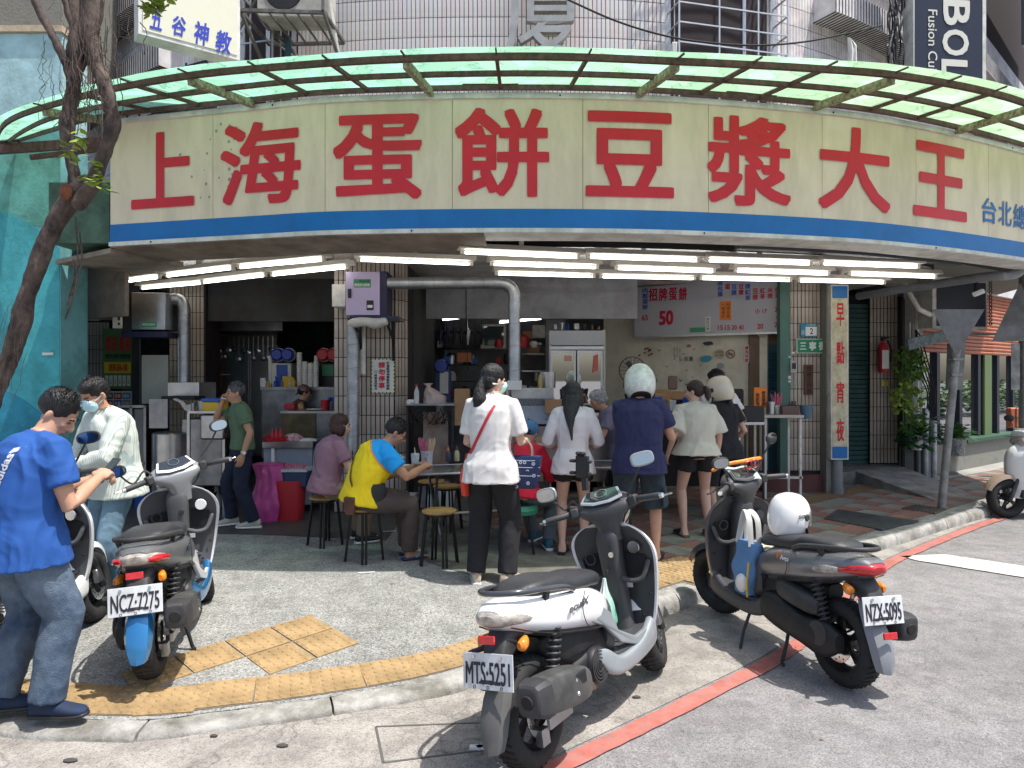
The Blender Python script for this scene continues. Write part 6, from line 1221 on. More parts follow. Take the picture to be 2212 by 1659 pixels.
# boxes stacked on the counter behind the helmets
for k, (u0, v0, u1, v1, y, lab) in enumerate(((1408, 842, 1450, 866, 8.9, 'flat cardboard box at the left of the stack behind the helmeted man'), (1440, 864, 1494, 888, 8.8, 'lower cardboard box of the stack near the ponytail woman'), (1448, 846, 1490, 864, 9.0, 'upper cardboard box of the stack near the ponytail woman'), (1404, 852, 1438, 905, 8.5, 'pale cardboard panel box just behind the blue shirt man holding a phone'))):
    o = boxW('cardboard_box', u0, v0, u1, v1, y, .35, M_card, bevel=.003); tag(o, lab, 'box')
t = TH('order_counter', 'dark order counter with shelves behind the queue of customers', 'counter', 1470, 1000, 8.7); boxW('counter_top', 1400, 888, 1600, 894, 8.4, .6, M_dark, t); boxW('counter_front', 1400, 894, 1600, 1050, 8.5, .5, mat('dark_laminate', (.03, .028, .03), .6, var=.3, vs=3), t)
o = MB().lathe([(0, 0), (.032, 0), (.042, .12), (.0425, .122), (.038, .122), (.03, .01), (0, .01)], W(1447, 918, 8.0), n=18).build('paper_cup', M_white); tag(o, 'white paper cup with a red print standing on the counter by the queue', 'cup')
t = TH('office_chair', 'dark brown chair back behind the man in white at the order counter', 'chair', 1600, 880, 9.9); boxW('backrest', 1572, 840, 1608, 885, 9.9, .08, mat('dark_brown_vinyl', (.03, .018, .015), .5), t, bevel=.03); boxW('seat', 1572, 915, 1612, 925, 9.6, .4, M_black, t); MB().cyl(W(1592, 920, 9.8), (W(1592, 0, 9.8).x, 9.8, .13), .03).build('pedestal', M_black, t)
t = TH('brown_chair_left', 'tan backed chair seen behind the white helmet', 'chair', 1455, 850, 9.8); boxW('backrest', 1444, 812, 1464, 842, 10.0, .05, mat('tan_vinyl', (.16, .10, .08), .6), t, bevel=.02); boxW('seat', 1440, 900, 1468, 906, 9.8, .35, M_black, t); t['label'] = 'tan backed chair behind the white helmet'; t.name = 'tan_chair'

# loose kitchen goods
def goods(name, label, u0, u1, v, Y, n, hmax, seed, cat='kitchen goods'):
    t = TH(name, label, cat, (u0+u1)/2, v, Y); random.seed(seed)
    for k in range(n):
        u = u0+(u1-u0)*(k+random.uniform(.2, .8))/n; p = W(u, v, Y+random.uniform(-.05, .15)); h = random.uniform(.35, 1)*hmax; r = h*random.uniform(.25, .5); m = random.choice([M_steel, M_white, M_redp2, M_card, M_clear, M_black, M_yelb, M_galv, M_bluep])
        if k % 3 == 0: MB().box((p.x, p.y, p.z+h/2), (r*1.8, r*1.4, h), rz=random.uniform(-.5, .5)).build('carton', m, t, bevel=.003)
        elif k % 3 == 1: MB().lathe([(0, 0), (r*.8, 0), (r, h*.8), (r*1.05, h), (r*.95, h), (r*.7, .02), (0, .02)], p, n=14).build('pot', m, t)
        else: MB().lathe([(0, 0), (r*.6, 0), (r*.62, h*.65), (r*.25, h*.85), (r*.25, h*1.05), (0, h*1.05)], p, n=12).build('bottle', m, t)
    return t
goods('counter_goods', 'row of cartons, pots and bottles on the rear counter of the left kitchen', 566, 640, 836, 10.25, 9, .16, 1)
goods('griddle_goods', 'small pots and bottles beside the plate on the noodle griddle', 690, 728, 888, 9.5, 5, .2, 2)
goods('steamer_goods', 'pots and packets piled on the steamer station work top', 406, 440, 888, 8.5, 5, .14, 3)
goods('order_counter_goods', 'packets and cups lined up on the order counter between the customers', 1400, 1600, 888, 8.5, 14, .17, 4)
goods('griddle_station_goods', 'bottles, ladles and tubs on the tread plate of the griddle station', 1062, 1100, 861, 8.3, 5, .16, 5)
goods('fridge_top_goods', 'cartons and bags piled on top of the display fridge', 1190, 1300, 712, 10.1, 7, .12, 6)
goods('floor_goods', 'crates, jerrycans and buckets on the floor under the steel work top at the left', 300, 480, 1105, 8.75, 9, .38, 7)
goods('right_floor_goods', 'buckets and cartons on the floor below the side table', 884, 975, 1095, 8.6, 5, .4, 8)
t = TH('ladle_rail', 'steel rail with hanging ladles and strainers in front of the hood in the left kitchen', 'utensils', 520, 735, 10.9); MB().tube([W(470, 726, 10.9), W(600, 726, 10.9)], .01, 6).build('rail', M_steel, t); random.seed(4)
for k in range(12): p = W(474+10.5*k, 726, 10.88); h = random.uniform(.16, .34); MB().tube([p, p-Vector((0, 0, h))], .006, 5).build('handle', M_steel, t); MB().ell(p-Vector((0, 0, h+.03)), (.045, .02, .045), n=10, m=6).build('scoop', random.choice([M_steel, M_steeld, M_black]), t)

# ================================================================ TABLES AND STOOLS
M_leg = mat('black_tube_leg', (.012, .012, .014), .3, .2); M_tt = mat('steel_table_top', (.36, .38, .38), .3, .9, var=.25, vs=5, bump=.05, bs=10)
def folding_table(c, rz, L_, D, label, z=.74):
    t = thing('folding_table', label, 'table', (*c, .12), rz, 'steel folding tables')
    mb = MB(); mb.box((0, 0, z-.012), (L_-.02, D-.02, .012)); mb.build('table_top', M_tt, t, True)
    mb = MB(); mb.tube([(-L_/2, -D/2, z-.014), (L_/2, -D/2, z-.014), (L_/2, D/2, z-.014), (-L_/2, D/2, z-.014), (-L_/2, -D/2, z-.014)], .014, 8); mb.build('edge_trim', M_steel, t, True)
    for sx in (-1, 1):
        for s in (-1, 1):
            P = [(sx*(L_/2-.22), s*(D/2-.06), z-.02), (sx*(L_/2-.24), s*.02, z*.5), (sx*(L_/2-.26), -s*(D/2-.08), .10), (sx*(L_/2-.26), -s*(D/2+.02), .015)]
            MB().tube(catmull(P, 5), .0125, 8).build('leg', M_steel, t, True)
        MB().bar((sx*(L_/2-.26), -D/2+.05, .13), (sx*(L_/2-.26), D/2-.05, .13), .018).build('stretcher', M_steel, t, True)
    MB().bar((-L_/2+.25, 0, .3), (L_/2-.25, 0, .3), .018).build('stretcher', M_steel, t, True)
    return t
folding_table((-.38, 6.98), .30, 1.25, .62, 'steel folding table holding the straws and sauce bottles in front of the middle column')
folding_table((.72, 7.25), .12, 1.2, .6, 'steel folding table behind the long haired woman in white')
_st = None
def stool(u, vfoot, lab, Y=None, rz=.4):
    global _st
    Y = Y or 1534*1.62/(vfoot-815); x = (u-1106)/1534*Y
    if _st: return dup(_st, (x, Y, .125), rz, lab)
    t = thing('wooden_stool', lab, 'stool', (x, Y, .125), rz, 'round wooden stools with black legs'); H = .47
    MB().lathe([(0, H-.025), (.14, H-.025), (.15, H-.018), (.15, H-.006), (.14, H), (0, H)], n=32).build('seat', M_wood, t, True)
    MB().lathe([(.118, H-.045), (.13, H-.045), (.13, H-.026), (.118, H-.026)], n=24).build('seat_ring', M_leg, t, True)
    for k in range(4):
        a = PI/2*k; ca, sa = math.cos(a), math.sin(a)
        for s in (-1, 1): 
            ox, oy = -sa*.016*s, ca*.016*s
            if s == -1: mb = MB()
            mb.tube([(ca*.085+ox*1.4, sa*.085+oy*1.4, H-.03), (ca*.118+ox, sa*.118+oy, H-.05), (ca*.165+ox, sa*.165+oy, .0)], .011, 8)
        mb.build('leg', M_leg, t, True)
    _st = t; return t
stool(949, 1205, 'round wooden stool standing empty in front of the folding table', 6.15)
stool(787, 1200, 'wooden stool under the man in the yellow and blue polo shirt', 6.28, .2)
stool(702, 1180, 'wooden stool under the woman in the purple shirt', 6.86, .1)
stool(932, 0, 'wooden stool half hidden on the far side of the folding table, left one', 7.9); stool(966, 0, 'wooden stool half hidden on the far side of the folding table, right one', 7.55); stool(1312, 0, 'wooden stool between the long haired woman and the helmeted man', 7.3)
t = thing('green_stool', 'green plastic topped stool under the person in red', 'stool', (.06, 6.62, .12)); MB().lathe([(0, .44), (.17, .44), (.19, .40), (.18, .36), (.16, .36), (.15, .42), (0, .42)], n=28).build('seat', mat('green_plastic', (.03, .22, .13), .4), t, True)
for k in range(4): a = PI/4+PI/2*k; MB().tube([(.12*math.cos(a), .12*math.sin(a), .42), (.2*math.cos(a), .2*math.sin(a), 0)], .012, 8).build('leg', M_leg, t, True)
# things on the table
TZ = .12+.735
def on(u, v): Y = (1.74-TZ)*1534/(v-815); return Vector(((u-1106)/1534*Y, Y, TZ))
t = thing('drink_cup', 'white patterned paper cup with a straw on the folding table', 'cup', tuple(on(897, 1008))); MB().lathe([(0, 0), (.032, 0), (.043, .125), (.045, .127), (.04, .13), (0, .13)], n=20).build('cup', mat('printed_cup', (.68, .68, .64), .5, var=.35, vs=26, c2=(.35, .45, .5)), t, True); MB().tube([(0, 0, .12), (-.008, 0, .19)], .004, 6).build('straw', M_white, t, True)
t = thing('straw_jar', 'glass jar packed with pink wrapped straws and wooden chopsticks on the folding table', 'jar', tuple(on(922, 1003))); MB().lathe([(0, 0), (.058, 0), (.062, .14), (.058, .14), (.054, .006), (0, .006)], n=22).build('jar', M_clear, t, True); mb = MB(); mb2 = MB(); random.seed(17)
for k in range(46): a = random.uniform(0, 6.28); (mb if math.cos(a) < .25 else mb2).tube([(.03*math.cos(a), .03*math.sin(a), .01), (.085*math.cos(a), .06*math.sin(a), random.uniform(.2, .27))], .005, 5)
mb.build('straws', M_straw, t, True, kind='stuff'); mb2.build('chopsticks', M_chop, t, True, kind='stuff')
mb = MB(); random.seed(18)
for k in range(16): a = random.uniform(0, 6.28); mb.tube([(.05*math.cos(a), .05*math.sin(a)-.005, random.uniform(.02, .05)), (-.045*math.cos(a), .05*math.sin(a)-.01, random.uniform(.06, .12))], .007, 5)
mb.build('wrappers', M_straw, t, True, kind='stuff')
for u, v, lab, c1, c2 in ((968, 998, 'dark soy sauce squeeze bottle with an orange cap on the folding table', (.05, .05, .08), (.55, .2, .12)), (987, 996, 'pale yellow vinegar bottle on the folding table', (.5, .47, .25), (.1, .07, .04))):
    t = thing('sauce_bottle', lab, 'bottle', tuple(on(u, v))); MB().lathe([(0, 0), (.026, 0), (.028, .01), (.028, .085), (.014, .115), (0, .115)], n=16).build('bottle_body', mat('sauce_%d' % u, c1, .3), t, True); MB().lathe([(.0135, .115), (.015, .115), (.013, .135), (.004, .155), (.003, .175), (0, .175)], n=12).build('cap', mat('cap_%d' % u, c2, .5), t, True)
p = on(868, 1010); o = MB().lathe([(0, 0), (.06, 0), (.1, .02), (.098, .024), (0, .008)], p, n=24).build('plate', M_white); tag(o, 'white plate in front of the man in the yellow and blue polo', 'plate')
mb = MB(); q = on(880, 1000); mb.ell((q.x-.14, q.y+.12, q.z+.04), (.1, .07, .04)); o = mb.build('takeaway_bag', M_clear); tag(o, 'crumpled clear takeaway bag next to the plate', 'bag')
t = thing('chopstick_box', 'white paper box full of wooden chopsticks on the second table', 'box', tuple(on(1163, 985))); MB().box((0, 0, .07), (.09, .07, .14)).build('box', M_white, t, True, bevel=.003); mb = MB()
for k in range(22): mb.tube([(random.uniform(-.03, .03), random.uniform(-.02, .02), .05), (random.uniform(-.045, .045), random.uniform(-.03, .03), random.uniform(.2, .24))], .004, 5)
mb.build('chopsticks', M_chop, t, True, kind='stuff')
p = on(1190, 1005); t = thing('food_plate', 'white plate with a half eaten egg roll on the second table', 'plate', tuple(p)); MB().lathe([(0, 0), (.06, 0), (.11, .018), (.108, .022), (0, .008)], n=24).build('plate', M_white, t, True); MB().ell((-.02, 0, .03), (.05, .03, .018)).build('egg_roll', mat('egg_roll', (.5, .3, .06), .7, var=.5, vs=40), t, True)
# ================================================================ SCOOTERS
M_tyre = mat('tyre_rubber', (.022, .022, .022), .8, var=.3, vs=20, bump=.3, bs=60); M_bplas = mat('grey_black_plastic', (.045, .045, .048), .55, var=.2, vs=8, dirt=.3, ds=9, bump=.08, bs=200); M_eng = mat('engine_black', (.02, .02, .022), .5, .2, var=.4, vs=14)
M_seatv = mat('seat_vinyl', (.035, .036, .04), .38, bump=.25, bs=220, var=.2, vs=5); M_mirror = mat('mirror_glass', (.42, .45, .48), .03, 1.0); M_chrome = mat('chrome', (.65, .65, .66), .15, 1.0)
M_plate = mat('plate_white', (.64, .66, .67), .4, var=.10, vs=8, dirt=.2, ds=10); M_lensR = mat('red_lens', (.55, .01, .015), .12, coat=1, var=.3, vs=40); M_lensO = mat('amber_lens', (.75, .22, .01), .15, coat=1); M_lensC = mat('smoked_clear_lens', (.42, .38, .33), .1, coat=1, var=.5, vs=30); M_alloy = mat('cast_alloy', (.42, .42, .42), .35, .9, var=.2, vs=12)
M_dash = mat('dash_glass', (.02, .025, .03), .08, coat=1); M_muf = mat('muffler_grey', (.11, .11, .11), .5, .3, var=.35, vs=9, dirt=.3)
def wheel(M, p, rimm, disc=-1, R_=.24):
    Q = M @ Matrix.Rotation(0, 4, 'X'); mb = MB(); mb.M = Q
    mb.lathe([(R_*.64, -.045), (R_*.66, -.05), (R_*.60, -.035), (R_*.58, 0), (R_*.60, .035), (R_*.66, .05), (R_*.64, .045), (R_*.55, .02), (R_*.54, -.02)], axis='Y', n=32)
    mb.lathe([(0, -.05), (.035, -.05), (.04, 0), (.035, .05), (0, .05)], axis='Y', n=16)
    for k in range(5):
        for s in (-.13, .13): a = 2*PI*k/5; mb.bar((.03*math.cos(a), 0, .03*math.sin(a)), (R_*.58*math.cos(a+s), 0, R_*.58*math.sin(a+s)), .022, .016)
    w_ = mb.build('wheel', rimm, p, True, 40)
    mb = MB(); mb.M = Q; mb.lathe([(R_*.66, -.052), (R_*.78, -.062), (R_*.90, -.058), (R_*.97, -.038), (R_, -.012), (R_, .012), (R_*.97, .038), (R_*.90, .058), (R_*.78, .062), (R_*.66, .052), (R_*.62, .03), (R_*.62, -.03)], axis='Y', n=40)
    mb.build('tyre', M_tyre, w_, True, 60)
    mb = MB(); mb.M = Q
    for k in range(40):
        a = 2*PI*k/40
        for s in (-1, 1): mb.bar(((R_+.001)*math.cos(a), s*.006, (R_+.001)*math.sin(a)), ((R_*.955)*math.cos(a+.11), s*.045, (R_*.955)*math.sin(a+.11)), .010, .006)
    mb.build('tread', mat('tread_dark', (.012, .012, .012), .9), w_, True, 0, kind='stuff')
    if disc: 
        mb = MB(); mb.M = Q; y = disc*.058; mb.lathe([(.06, y-.002), (.105, y-.002), (.105, y+.002), (.06, y+.002)], axis='Y', n=28); 
        mb.build('brake_disc', M_chrome, w_, True, 30); mb = MB(); mb.M = Q
        for k in range(20): a = 2*PI*k/20; mb.lathe([(0, -.003), (.005, -.003), (.005, .003), (0, .003)], ((.075+.016*(k % 2))*math.cos(a), y, (.075+.016*(k % 2))*math.sin(a)), 'Y', 6)
        mb.build('disc_hole', M_dark, w_, True, 0, kind='stuff')
    return w_
def ring_coil(p, a, b, r, n, w_, m):
    a = Vector(a); b = Vector(b); x, y, d = frame(b-a); pts = [a+(b-a)*(k/(n*10))+(x*math.cos(2*PI*k/10)+y*math.sin(2*PI*k/10))*r for k in range(n*10+1)]; MB().tube(pts, w_, 6).build('shock_spring', m, p, True); MB().cyl(a, b, r*.6).build('shock_absorber', M_eng, p, True)
def scooter(loc, yaw, label, S, steer=0, roll=0, pitch=0):
    t = thing('scooter', label, 'scooter', loc, group='scooters parked in front of the shop', rot=(roll, pitch, yaw)); B = lambda mb, n, m, sm_=35, **k: mb.build(n, m, t, True, sm_, **k)
    body, trim, inner, cowl = S['body'], S['trim'], S['inner'], S['cowl']
    ax = Vector((.40, 0, .95)); ad = Vector((.44, 0, -.90)).normalized(); SM = Matrix.Translation(ax) @ Matrix.Rotation(-steer, 4, ad) @ Matrix.Translation(-ax)
    I4 = Matrix.Identity(4); wheel(Matrix.Translation((-.63, 0, .24)), t, S['rim'], S.get('rdisc', -1)); wheel(SM @ Matrix.Translation((.64, 0, .24)), t, S['rim'], -1)
    # fork and front fender
    for s in (-1, 1):
        mb = MB(); mb.M = SM; mb.tube([(.655, s*.085, .22), (.60, s*.085, .36), (.52, s*.075, .52), (.5, s*.04, .6)], [.022, .024, .019, .018], 10); B(mb, 'fork_leg', M_bplas)
    mb = MB(); mb.M = SM; rs = []
    for k in range(15):
        a = R(22+125*k/14); w_ = .075*math.sin(R(25+130*k/14))**.5; cx, cz_ = .64+.272*math.cos(a), .24+.272*math.sin(a); dx, dz = math.cos(a), math.sin(a)
        rs.append([(cx-dx*.03, -w_, cz_-dz*.03), (cx+dx*.012, -w_*.85, cz_+dz*.012), (cx+dx*.026, 0, cz_+dz*.026), (cx+dx*.012, w_*.85, cz_+dz*.012), (cx-dx*.03, w_, cz_-dz*.03), (cx+dx*.0, w_*.7, cz_), (cx+dx*.012, 0, cz_+dz*.012), (cx, -w_*.7, cz_)])
    mb.rings(rs); B(mb, 'front_fender', S.get('fender', body), 60)
    mb = MB(); mb.M = SM; mb.box((.60, -.085, .30), (.07, .035, .09)); B(mb, 'caliper', M_alloy, bevel=.008)
    # engine, transmission, frame mass
    B(MB().hull([(-.55, 0, .50, .05, .04), (-.4, 0, .46, .10, .10), (-.2, 0, .42, .12, .13), (0, 0, .36, .12, .09), (.12, 0, .32, .08, .05)], pw=4), 'inner_frame', M_eng)
    B(MB().hull([(-.72, .12, .27, .03, .05), (-.62, .13, .26, .045, .10), (-.45, .14, .27, .05, .085), (-.25, .14, .30, .05, .10), (-.12, .14, .31, .045, .08), (-.08, .13, .31, .02, .04)], pw=2.6), 'transmission_case', M_eng)
    B(MB().hull([(-.58, .13, .42, .03, .04), (-.5, .14, .43, .05, .055), (-.3, .14, .45, .05, .055), (-.22, .13, .46, .03, .04)], pw=3.4), 'air_filter_box', M_bplas)
    B(MB().hull([(-.36, -.02, .30, .10, .07), (-.2, -.02, .30, .12, .10), (-.06, 0, .28, .10, .07)], pw=4), 'engine', M_eng)
    B(MB().lathe([(0, -.155), (.02, -.155), (.02, -.15), (.08, -.15), (.09, -.135), (.09, -.10), (0, -.10)], (-.20, 0, .31), 'Y', 24), 'fan_cover', M_eng)
    mb = MB()
    for r in (.03, .045, .06, .075): mb.lathe([(r, -.158), (r+.006, -.158), (r+.006, -.15), (r, -.15)], (-.20, 0, .31), 'Y', 24)
    B(mb, 'fan_grille', M_bplas, kind='stuff')
    for z_, r_ in ((.27, .06), (.255, .04)): B(MB().lathe([(0, .178), (r_, .178), (r_+.01, .17), (r_+.01, .16), (0, .16)], (-.60 if r_ > .05 else -.2, 0, z_+.02), 'Y', 20), 'case_cover', M_bplas)
    # exhaust on the right
    ex = MB(); ex.hull([(-.86, -.185, .385, .055, .062), (-.84, -.185, .385, .066, .072), (-.70, -.185, .365, .072, .082), (-.52, -.18, .335, .070, .080), (-.42, -.17, .315, .055, .062), (-.38, -.16, .305, .02, .025)], pw=3.6, n=16, m=3); e_ = B(ex, 'exhaust', M_muf, 25)
    mb = MB(); mb.hull([(-.895, -.185, .388, .040, .046), (-.885, -.185, .388, .056, .066), (-.835, -.185, .383, .070, .078), (-.80, -.185, .378, .073, .08)], pw=4, n=12, m=2); mb.build('exhaust_cap', S.get('cap', M_bplas), e_, True, 25)
    mb = MB(); mb.lathe([(0, 0), (.026, 0), (.03, .006), (.03, .03), (0, .03)], (-.903, -.185, .388), 'X', 16); mb.build('exhaust_hole', M_dark, e_, True)
    mb = MB(); mb.tube([(-.40, -.16, .305), (-.3, -.14, .25), (-.2, -.10, .20), (-.1, -.05, .2)], .018, 10); mb.build('exhaust_pipe', mat('rusty_pipe', (.25, .18, .13), .5, .7, var=.5, vs=20), e_, True)
    mb = MB(); mb.bar((-.64, -.10, .245), (-.58, -.14, .32), .03, .05); mb.box((-.55, -.11, .2), (.2, .02, .05)); B(mb, 'swing_arm_bracket', M_alloy, bevel=.004)
    mb = MB(); mb.lathe([(0, -.1), (.028, -.1), (.028, -.075), (0, -.075)], (-.63, 0, .24), 'Y', 6); mb.box((-.66, -.078, .15), (.06, .035, .07)); B(mb, 'rear_caliper', M_alloy)
    for s in ((-1, 1) if S.get('twin') else (S.get('shock', -1),)): ring_coil(t, (-.60, s*.115, .35), (-.52, s*.125, .58), .030, 9, .0065, S.get('spring', M_bplas))
    # body
    B(MB().hull([(-.84, 0, .705, .06, .03), (-.78, 0, .695, .095, .06), (-.66, 0, .672, .14, .085), (-.5, 0, .64, .172, .100), (-.3, 0, .605, .186, .108), (-.14, 0, .57, .175, .105), (-.03, 0, .545, .145, .085), (.0, 0, .535, .12, .06)], pw=3.0, n=28, m=5), 'body_shell', body, 40)
    B(MB().hull([(-.80, 0, .665, .05, .02), (-.66, 0, .625, .115, .035), (-.5, 0, .575, .145, .045), (-.3, 0, .53, .15, .05), (-.12, 0, .49, .14, .05)], pw=3.2), 'under_tail', S.get('under', M_bplas))
    B(MB().hull([(.26, .03, .40, .03, .2), (.02, .02, .42, .13, .14), (0, 0, .45, .15, .15), (-.03, 0, .46, .15, .14), (-.06, 0, .46, .14, .12)][1:], pw=4), 'seat_front_panel', S.get('front_panel', inner))
    B(MB().hull([(.055, 0, .655, .04, .02), (.02, 0, .675, .095, .04), (-.08, 0, .70, .125, .048), (-.2, 0, .71, .14, .05), (-.33, 0, .725, .145, .052), (-.40, 0, .745, .14, .058), (-.52, 0, .76, .13, .052), (-.62, 0, .765, .11, .042), (-.68, 0, .765, .06, .02)], pw=2.8, n=28, m=5), 'seat', M_seatv, 60)
    B(MB().tube([(-.34, -.146, .70), (-.52, -.136, .715), (-.64, -.11, .73), (-.69, 0, .735), (-.64, .11, .73), (-.52, .136, .715), (-.34, .146, .70)], .004, 5), 'seat_piping', S.get('piping', M_bplas))
    rail = [(-.36, -.155, .71), (-.45, -.165, .745), (-.62, -.15, .775), (-.75, -.10, .79), (-.79, 0, .793), (-.75, .10, .79), (-.62, .15, .775), (-.45, .165, .745), (-.36, .155, .71)]
    B(MB().tube(catmull(rail, 5), .0105, 8, rnd=True, flat=(1, 1.3)), 'grab_rail', S.get('rail', M_bplas), 60)
    for s in (-1, 1): B(MB().bar((-.58, s*.125, .70), (-.58, s*.15, .77), .02, .03), 'rail_bracket', M_eng)
    # tail lamp
    L1 = S.get('lens', M_lensC)
    mb = MB(); mb.hull([(-.86, 0, .70, .04, .016), (-.84, 0, .697, .07, .032), (-.79, 0, .69, .10, .04), (-.70, 0, .672, .128, .040), (-.60, 0, .66, .14, .03)], pw=2.6, n=24, m=4); B(mb, 'tail_light', L1, 40)
    if L1 is M_lensR:
        for s in (-1, 1): B(MB().hull([(-.70, s*.118, .665, .02, .02), (-.62, s*.142, .655, .016, .026), (-.5, s*.160, .635, .008, .018), (-.44, s*.168, .628, .004, .008)], pw=2.4), 'indicator_lens', M_lensC)
    if S.get('split'):
        for s in (-1, 1): B(MB().hull([(-.845, s*.045, .69, .03, .010), (-.80, s*.085, .685, .035, .02), (-.72, s*.125, .67, .02, .018)], pw=2.4), 'red_reflector_strip', M_lensR)
    # plate, mudguard
    PM = Matrix.Translation((-.845, 0, .49)) @ Matrix.Rotation(R(90), 4, 'Z').inverted() @ Matrix.Rotation(R(80), 4, 'X')
    B(MB().hull([(-.90, 0, .44, .05, .02), (-.85, 0, .5, .055, .05), (-.80, 0, .56, .06, .06), (-.70, 0, .63, .08, .05)], pw=4), 'plate_holder', M_bplas)
    pl_ = MB(); pl_.M = PM; pl_.box((0, 0, .045), (.26, .145, .004)); PO = pl_.build('licence_plate', M_plate, t, True, 0, bevel=.0015)
    text(S['plate'], M_inkb, PO, PM, (-.115, -.052, .115, .038), bold=.018, out=.0485, local=True)
    for x_ in (-.07, .07): mb = MB(); mb.M = PM; mb.lathe([(0, .047), (.008, .047), (.008, .055), (0, .055)], (x_, .058, 0), n=10); mb.build('bolt', M_chrome, PO, True)
    for x_ in (-.07, 0, .07): mb = MB(); mb.M = PM; mb.lathe([(.005, .047), (.007, .047), (.007, .0485), (.005, .0485)], (x_, -.063, 0), n=10); mb.build('stud_ring', M_bplas, PO, True)
    gm = S.get('guard', M_bplas); mb = MB(); rs = []
    for x_, z_, w_ in ((-.79, .52, .045), (-.815, .46, .055), (-.865, .38, .068), (-.90, .31, .07), (-.92, .24, .062), (-.925, .18, .04)): rs.append([(x_-.012, -w_*.75, z_), (x_-.03, 0, z_), (x_-.012, w_*.75, z_), (x_+.03, w_, z_), (x_+.028, w_*.8, z_), (x_-.0, 0, z_), (x_+.028, -w_*.8, z_), (x_+.03, -w_, z_)])
    mb.rings([r for r in rs]); B(mb, 'mudguard', gm, 40)
    mb = MB(); mb.M = PM; yr = S.get('refl_y', .125); mb.box((0, yr, .05 if yr > 0 else .075), (.085, .035, .012)); B(mb, 'reflector', M_lensR, bevel=.003)
    for s in (-1, 1): B(MB().hull([(-.79, s*.105, .575, .01, .016), (-.77, s*.108, .575, .022, .026), (-.73, s*.10, .58, .02, .026), (-.71, s*.09, .585, .01, .014)], pw=2.2), 'turn_signal', M_lensO)
    B(MB().tube([(-.78, .08, .56), (-.80, .12, .55), (-.82, .14, .545)], .012, 8, rnd=True), 'lock_stub', M_bplas)
    # floor and side skirts
    B(MB().hull([(-.04, 0, .285, .15, .03), (.05, 0, .285, .165, .03), (.2, 0, .285, .17, .028), (.34, 0, .295, .165, .03), (.42, 0, .31, .15, .03)], pw=6), 'floorboard', inner)
    for s in (-1, 1): B(MB().hull([(.52, s*.10, .30, .03, .05), (.44, s*.15, .30, .03, .075), (.25, s*.165, .255, .028, .05), (.0, s*.165, .25, .028, .045), (-.12, s*.155, .30, .02, .06), (-.2, s*.14, .36, .01, .03)], pw=3), 'side_skirt', S.get('skirt', trim))
    if S.get('fin'):
        for s in (-1, 1):
            pts = [(.34, .30), (.20, .285), (.02, .35), (-.12, .47), (-.36, .575), (-.34, .62), (-.17, .60), (-.05, .52), (.0, .42), (.18, .335), (.33, .335)]
            mb = MB(); mb.prism(pts, .150, .176, lambda a, b, q, s=s: (a, s*(q+.006*math.sin(a*9)), b)); B(mb, 'side_fin', S['fin'], 30, bevel=.006)
    # leg shield
    ST = [(.24, .43, .11, .08, .0), (.32, .425, .175, .08, .0), (.45, .45, .21, .085, .012), (.60, .455, .24, .09, .03), (.72, .44, .26, .10, .045), (.80, .42, .245, .10, .05), (.86, .40, .19, .085, .04), (.90, .39, .10, .05, .02)]
    C_ = catmull(ST, 4); mb = MB(); rs = []; ys = [-1, -.92, -.75, -.5, -.25, 0, .25, .5, .75, .92, 1]
    for z_, xi, w_, bu, wing in C_: rs.append([(xi-wing*y*y+.02+bu*(1-abs(y)**1.7)+.05*(1-abs(y)), y*w_, z_) for y in ys]+[(xi-wing*y*y-.004, y*w_, z_) for y in ys[::-1]])
    mb.rings(rs); B(mb, 'leg_shield', S.get('shield', body), 50)
    mb = MB(); rs = []
    for z_, xi, w_, bu, wing in C_[1:-2]: rs.append([(xi-wing*y*y*.86-.007-.012*math.exp(-((abs(y)-.55)/.2)**2), y*w_*.93, z_) for y in ys]+[(xi-wing*y*y*.86+.01, y*w_*.93, z_) for y in ys[::-1]])
    mb.rings(rs); B(mb, 'inner_shield', inner, 50)
    B(MB().hull([(.29, .37, 0, .06, .085), (.40, .385, 0, .055, .07), (.55, .385, 0, .055, .062), (.70, .375, 0, .06, .065), (.82, .37, 0, .06, .07), (.88, .375, 0, .05, .05)], axis='z', pw=3), 'centre_column', inner)
    for s in (-1, 1):
        B(MB().tube(catmull([(.345, s*.065, .60), (.35, s*.12, .585), (.37, s*.175, .60), (.395, s*.21, .68)], 4), .014, 8, rnd=True), 'pocket_lip', S.get('lip', inner)); mb = MB(); mb.grid(lambda i, j, s=s: (.409-.01*i, s*(.075+.12*i), .615+.12*j-.02*i), 2, 2); B(mb, 'pocket_shade', M_dark, 0)  # flat dark sheet paints the shade of the pocket hollow
    B(MB().lathe([(0, -.0), (.034, 0), (.038, .006), (.038, .012), (0, .012)], (.365, -.145, .765), 'X', 20), 'filler_cap', S.get('knob', M_chrome)); B(MB().lathe([(.028, 0), (.036, 0), (.036, .01), (.028, .01)], (.372, .14, .70), 'X', 20), 'ring_vent', S.get('ringm', M_bplas)); B(MB().lathe([(0, 0), (.016, 0), (.018, .01), (0, .01)], (.308, -.03, .735), 'X', 14), 'ignition', M_chrome)
    mb = MB(); mb.tube([(.315, 0, .66), (.29, 0, .65), (.285, 0, .63), (.295, 0, .62)], .006, 6); B(mb, 'bag_hook', M_blk)
    # handlebar cowl
    def SB(mb, n, m, sm_=35, **k): mb.M = SM; return B(mb, n, m, sm_, **k)
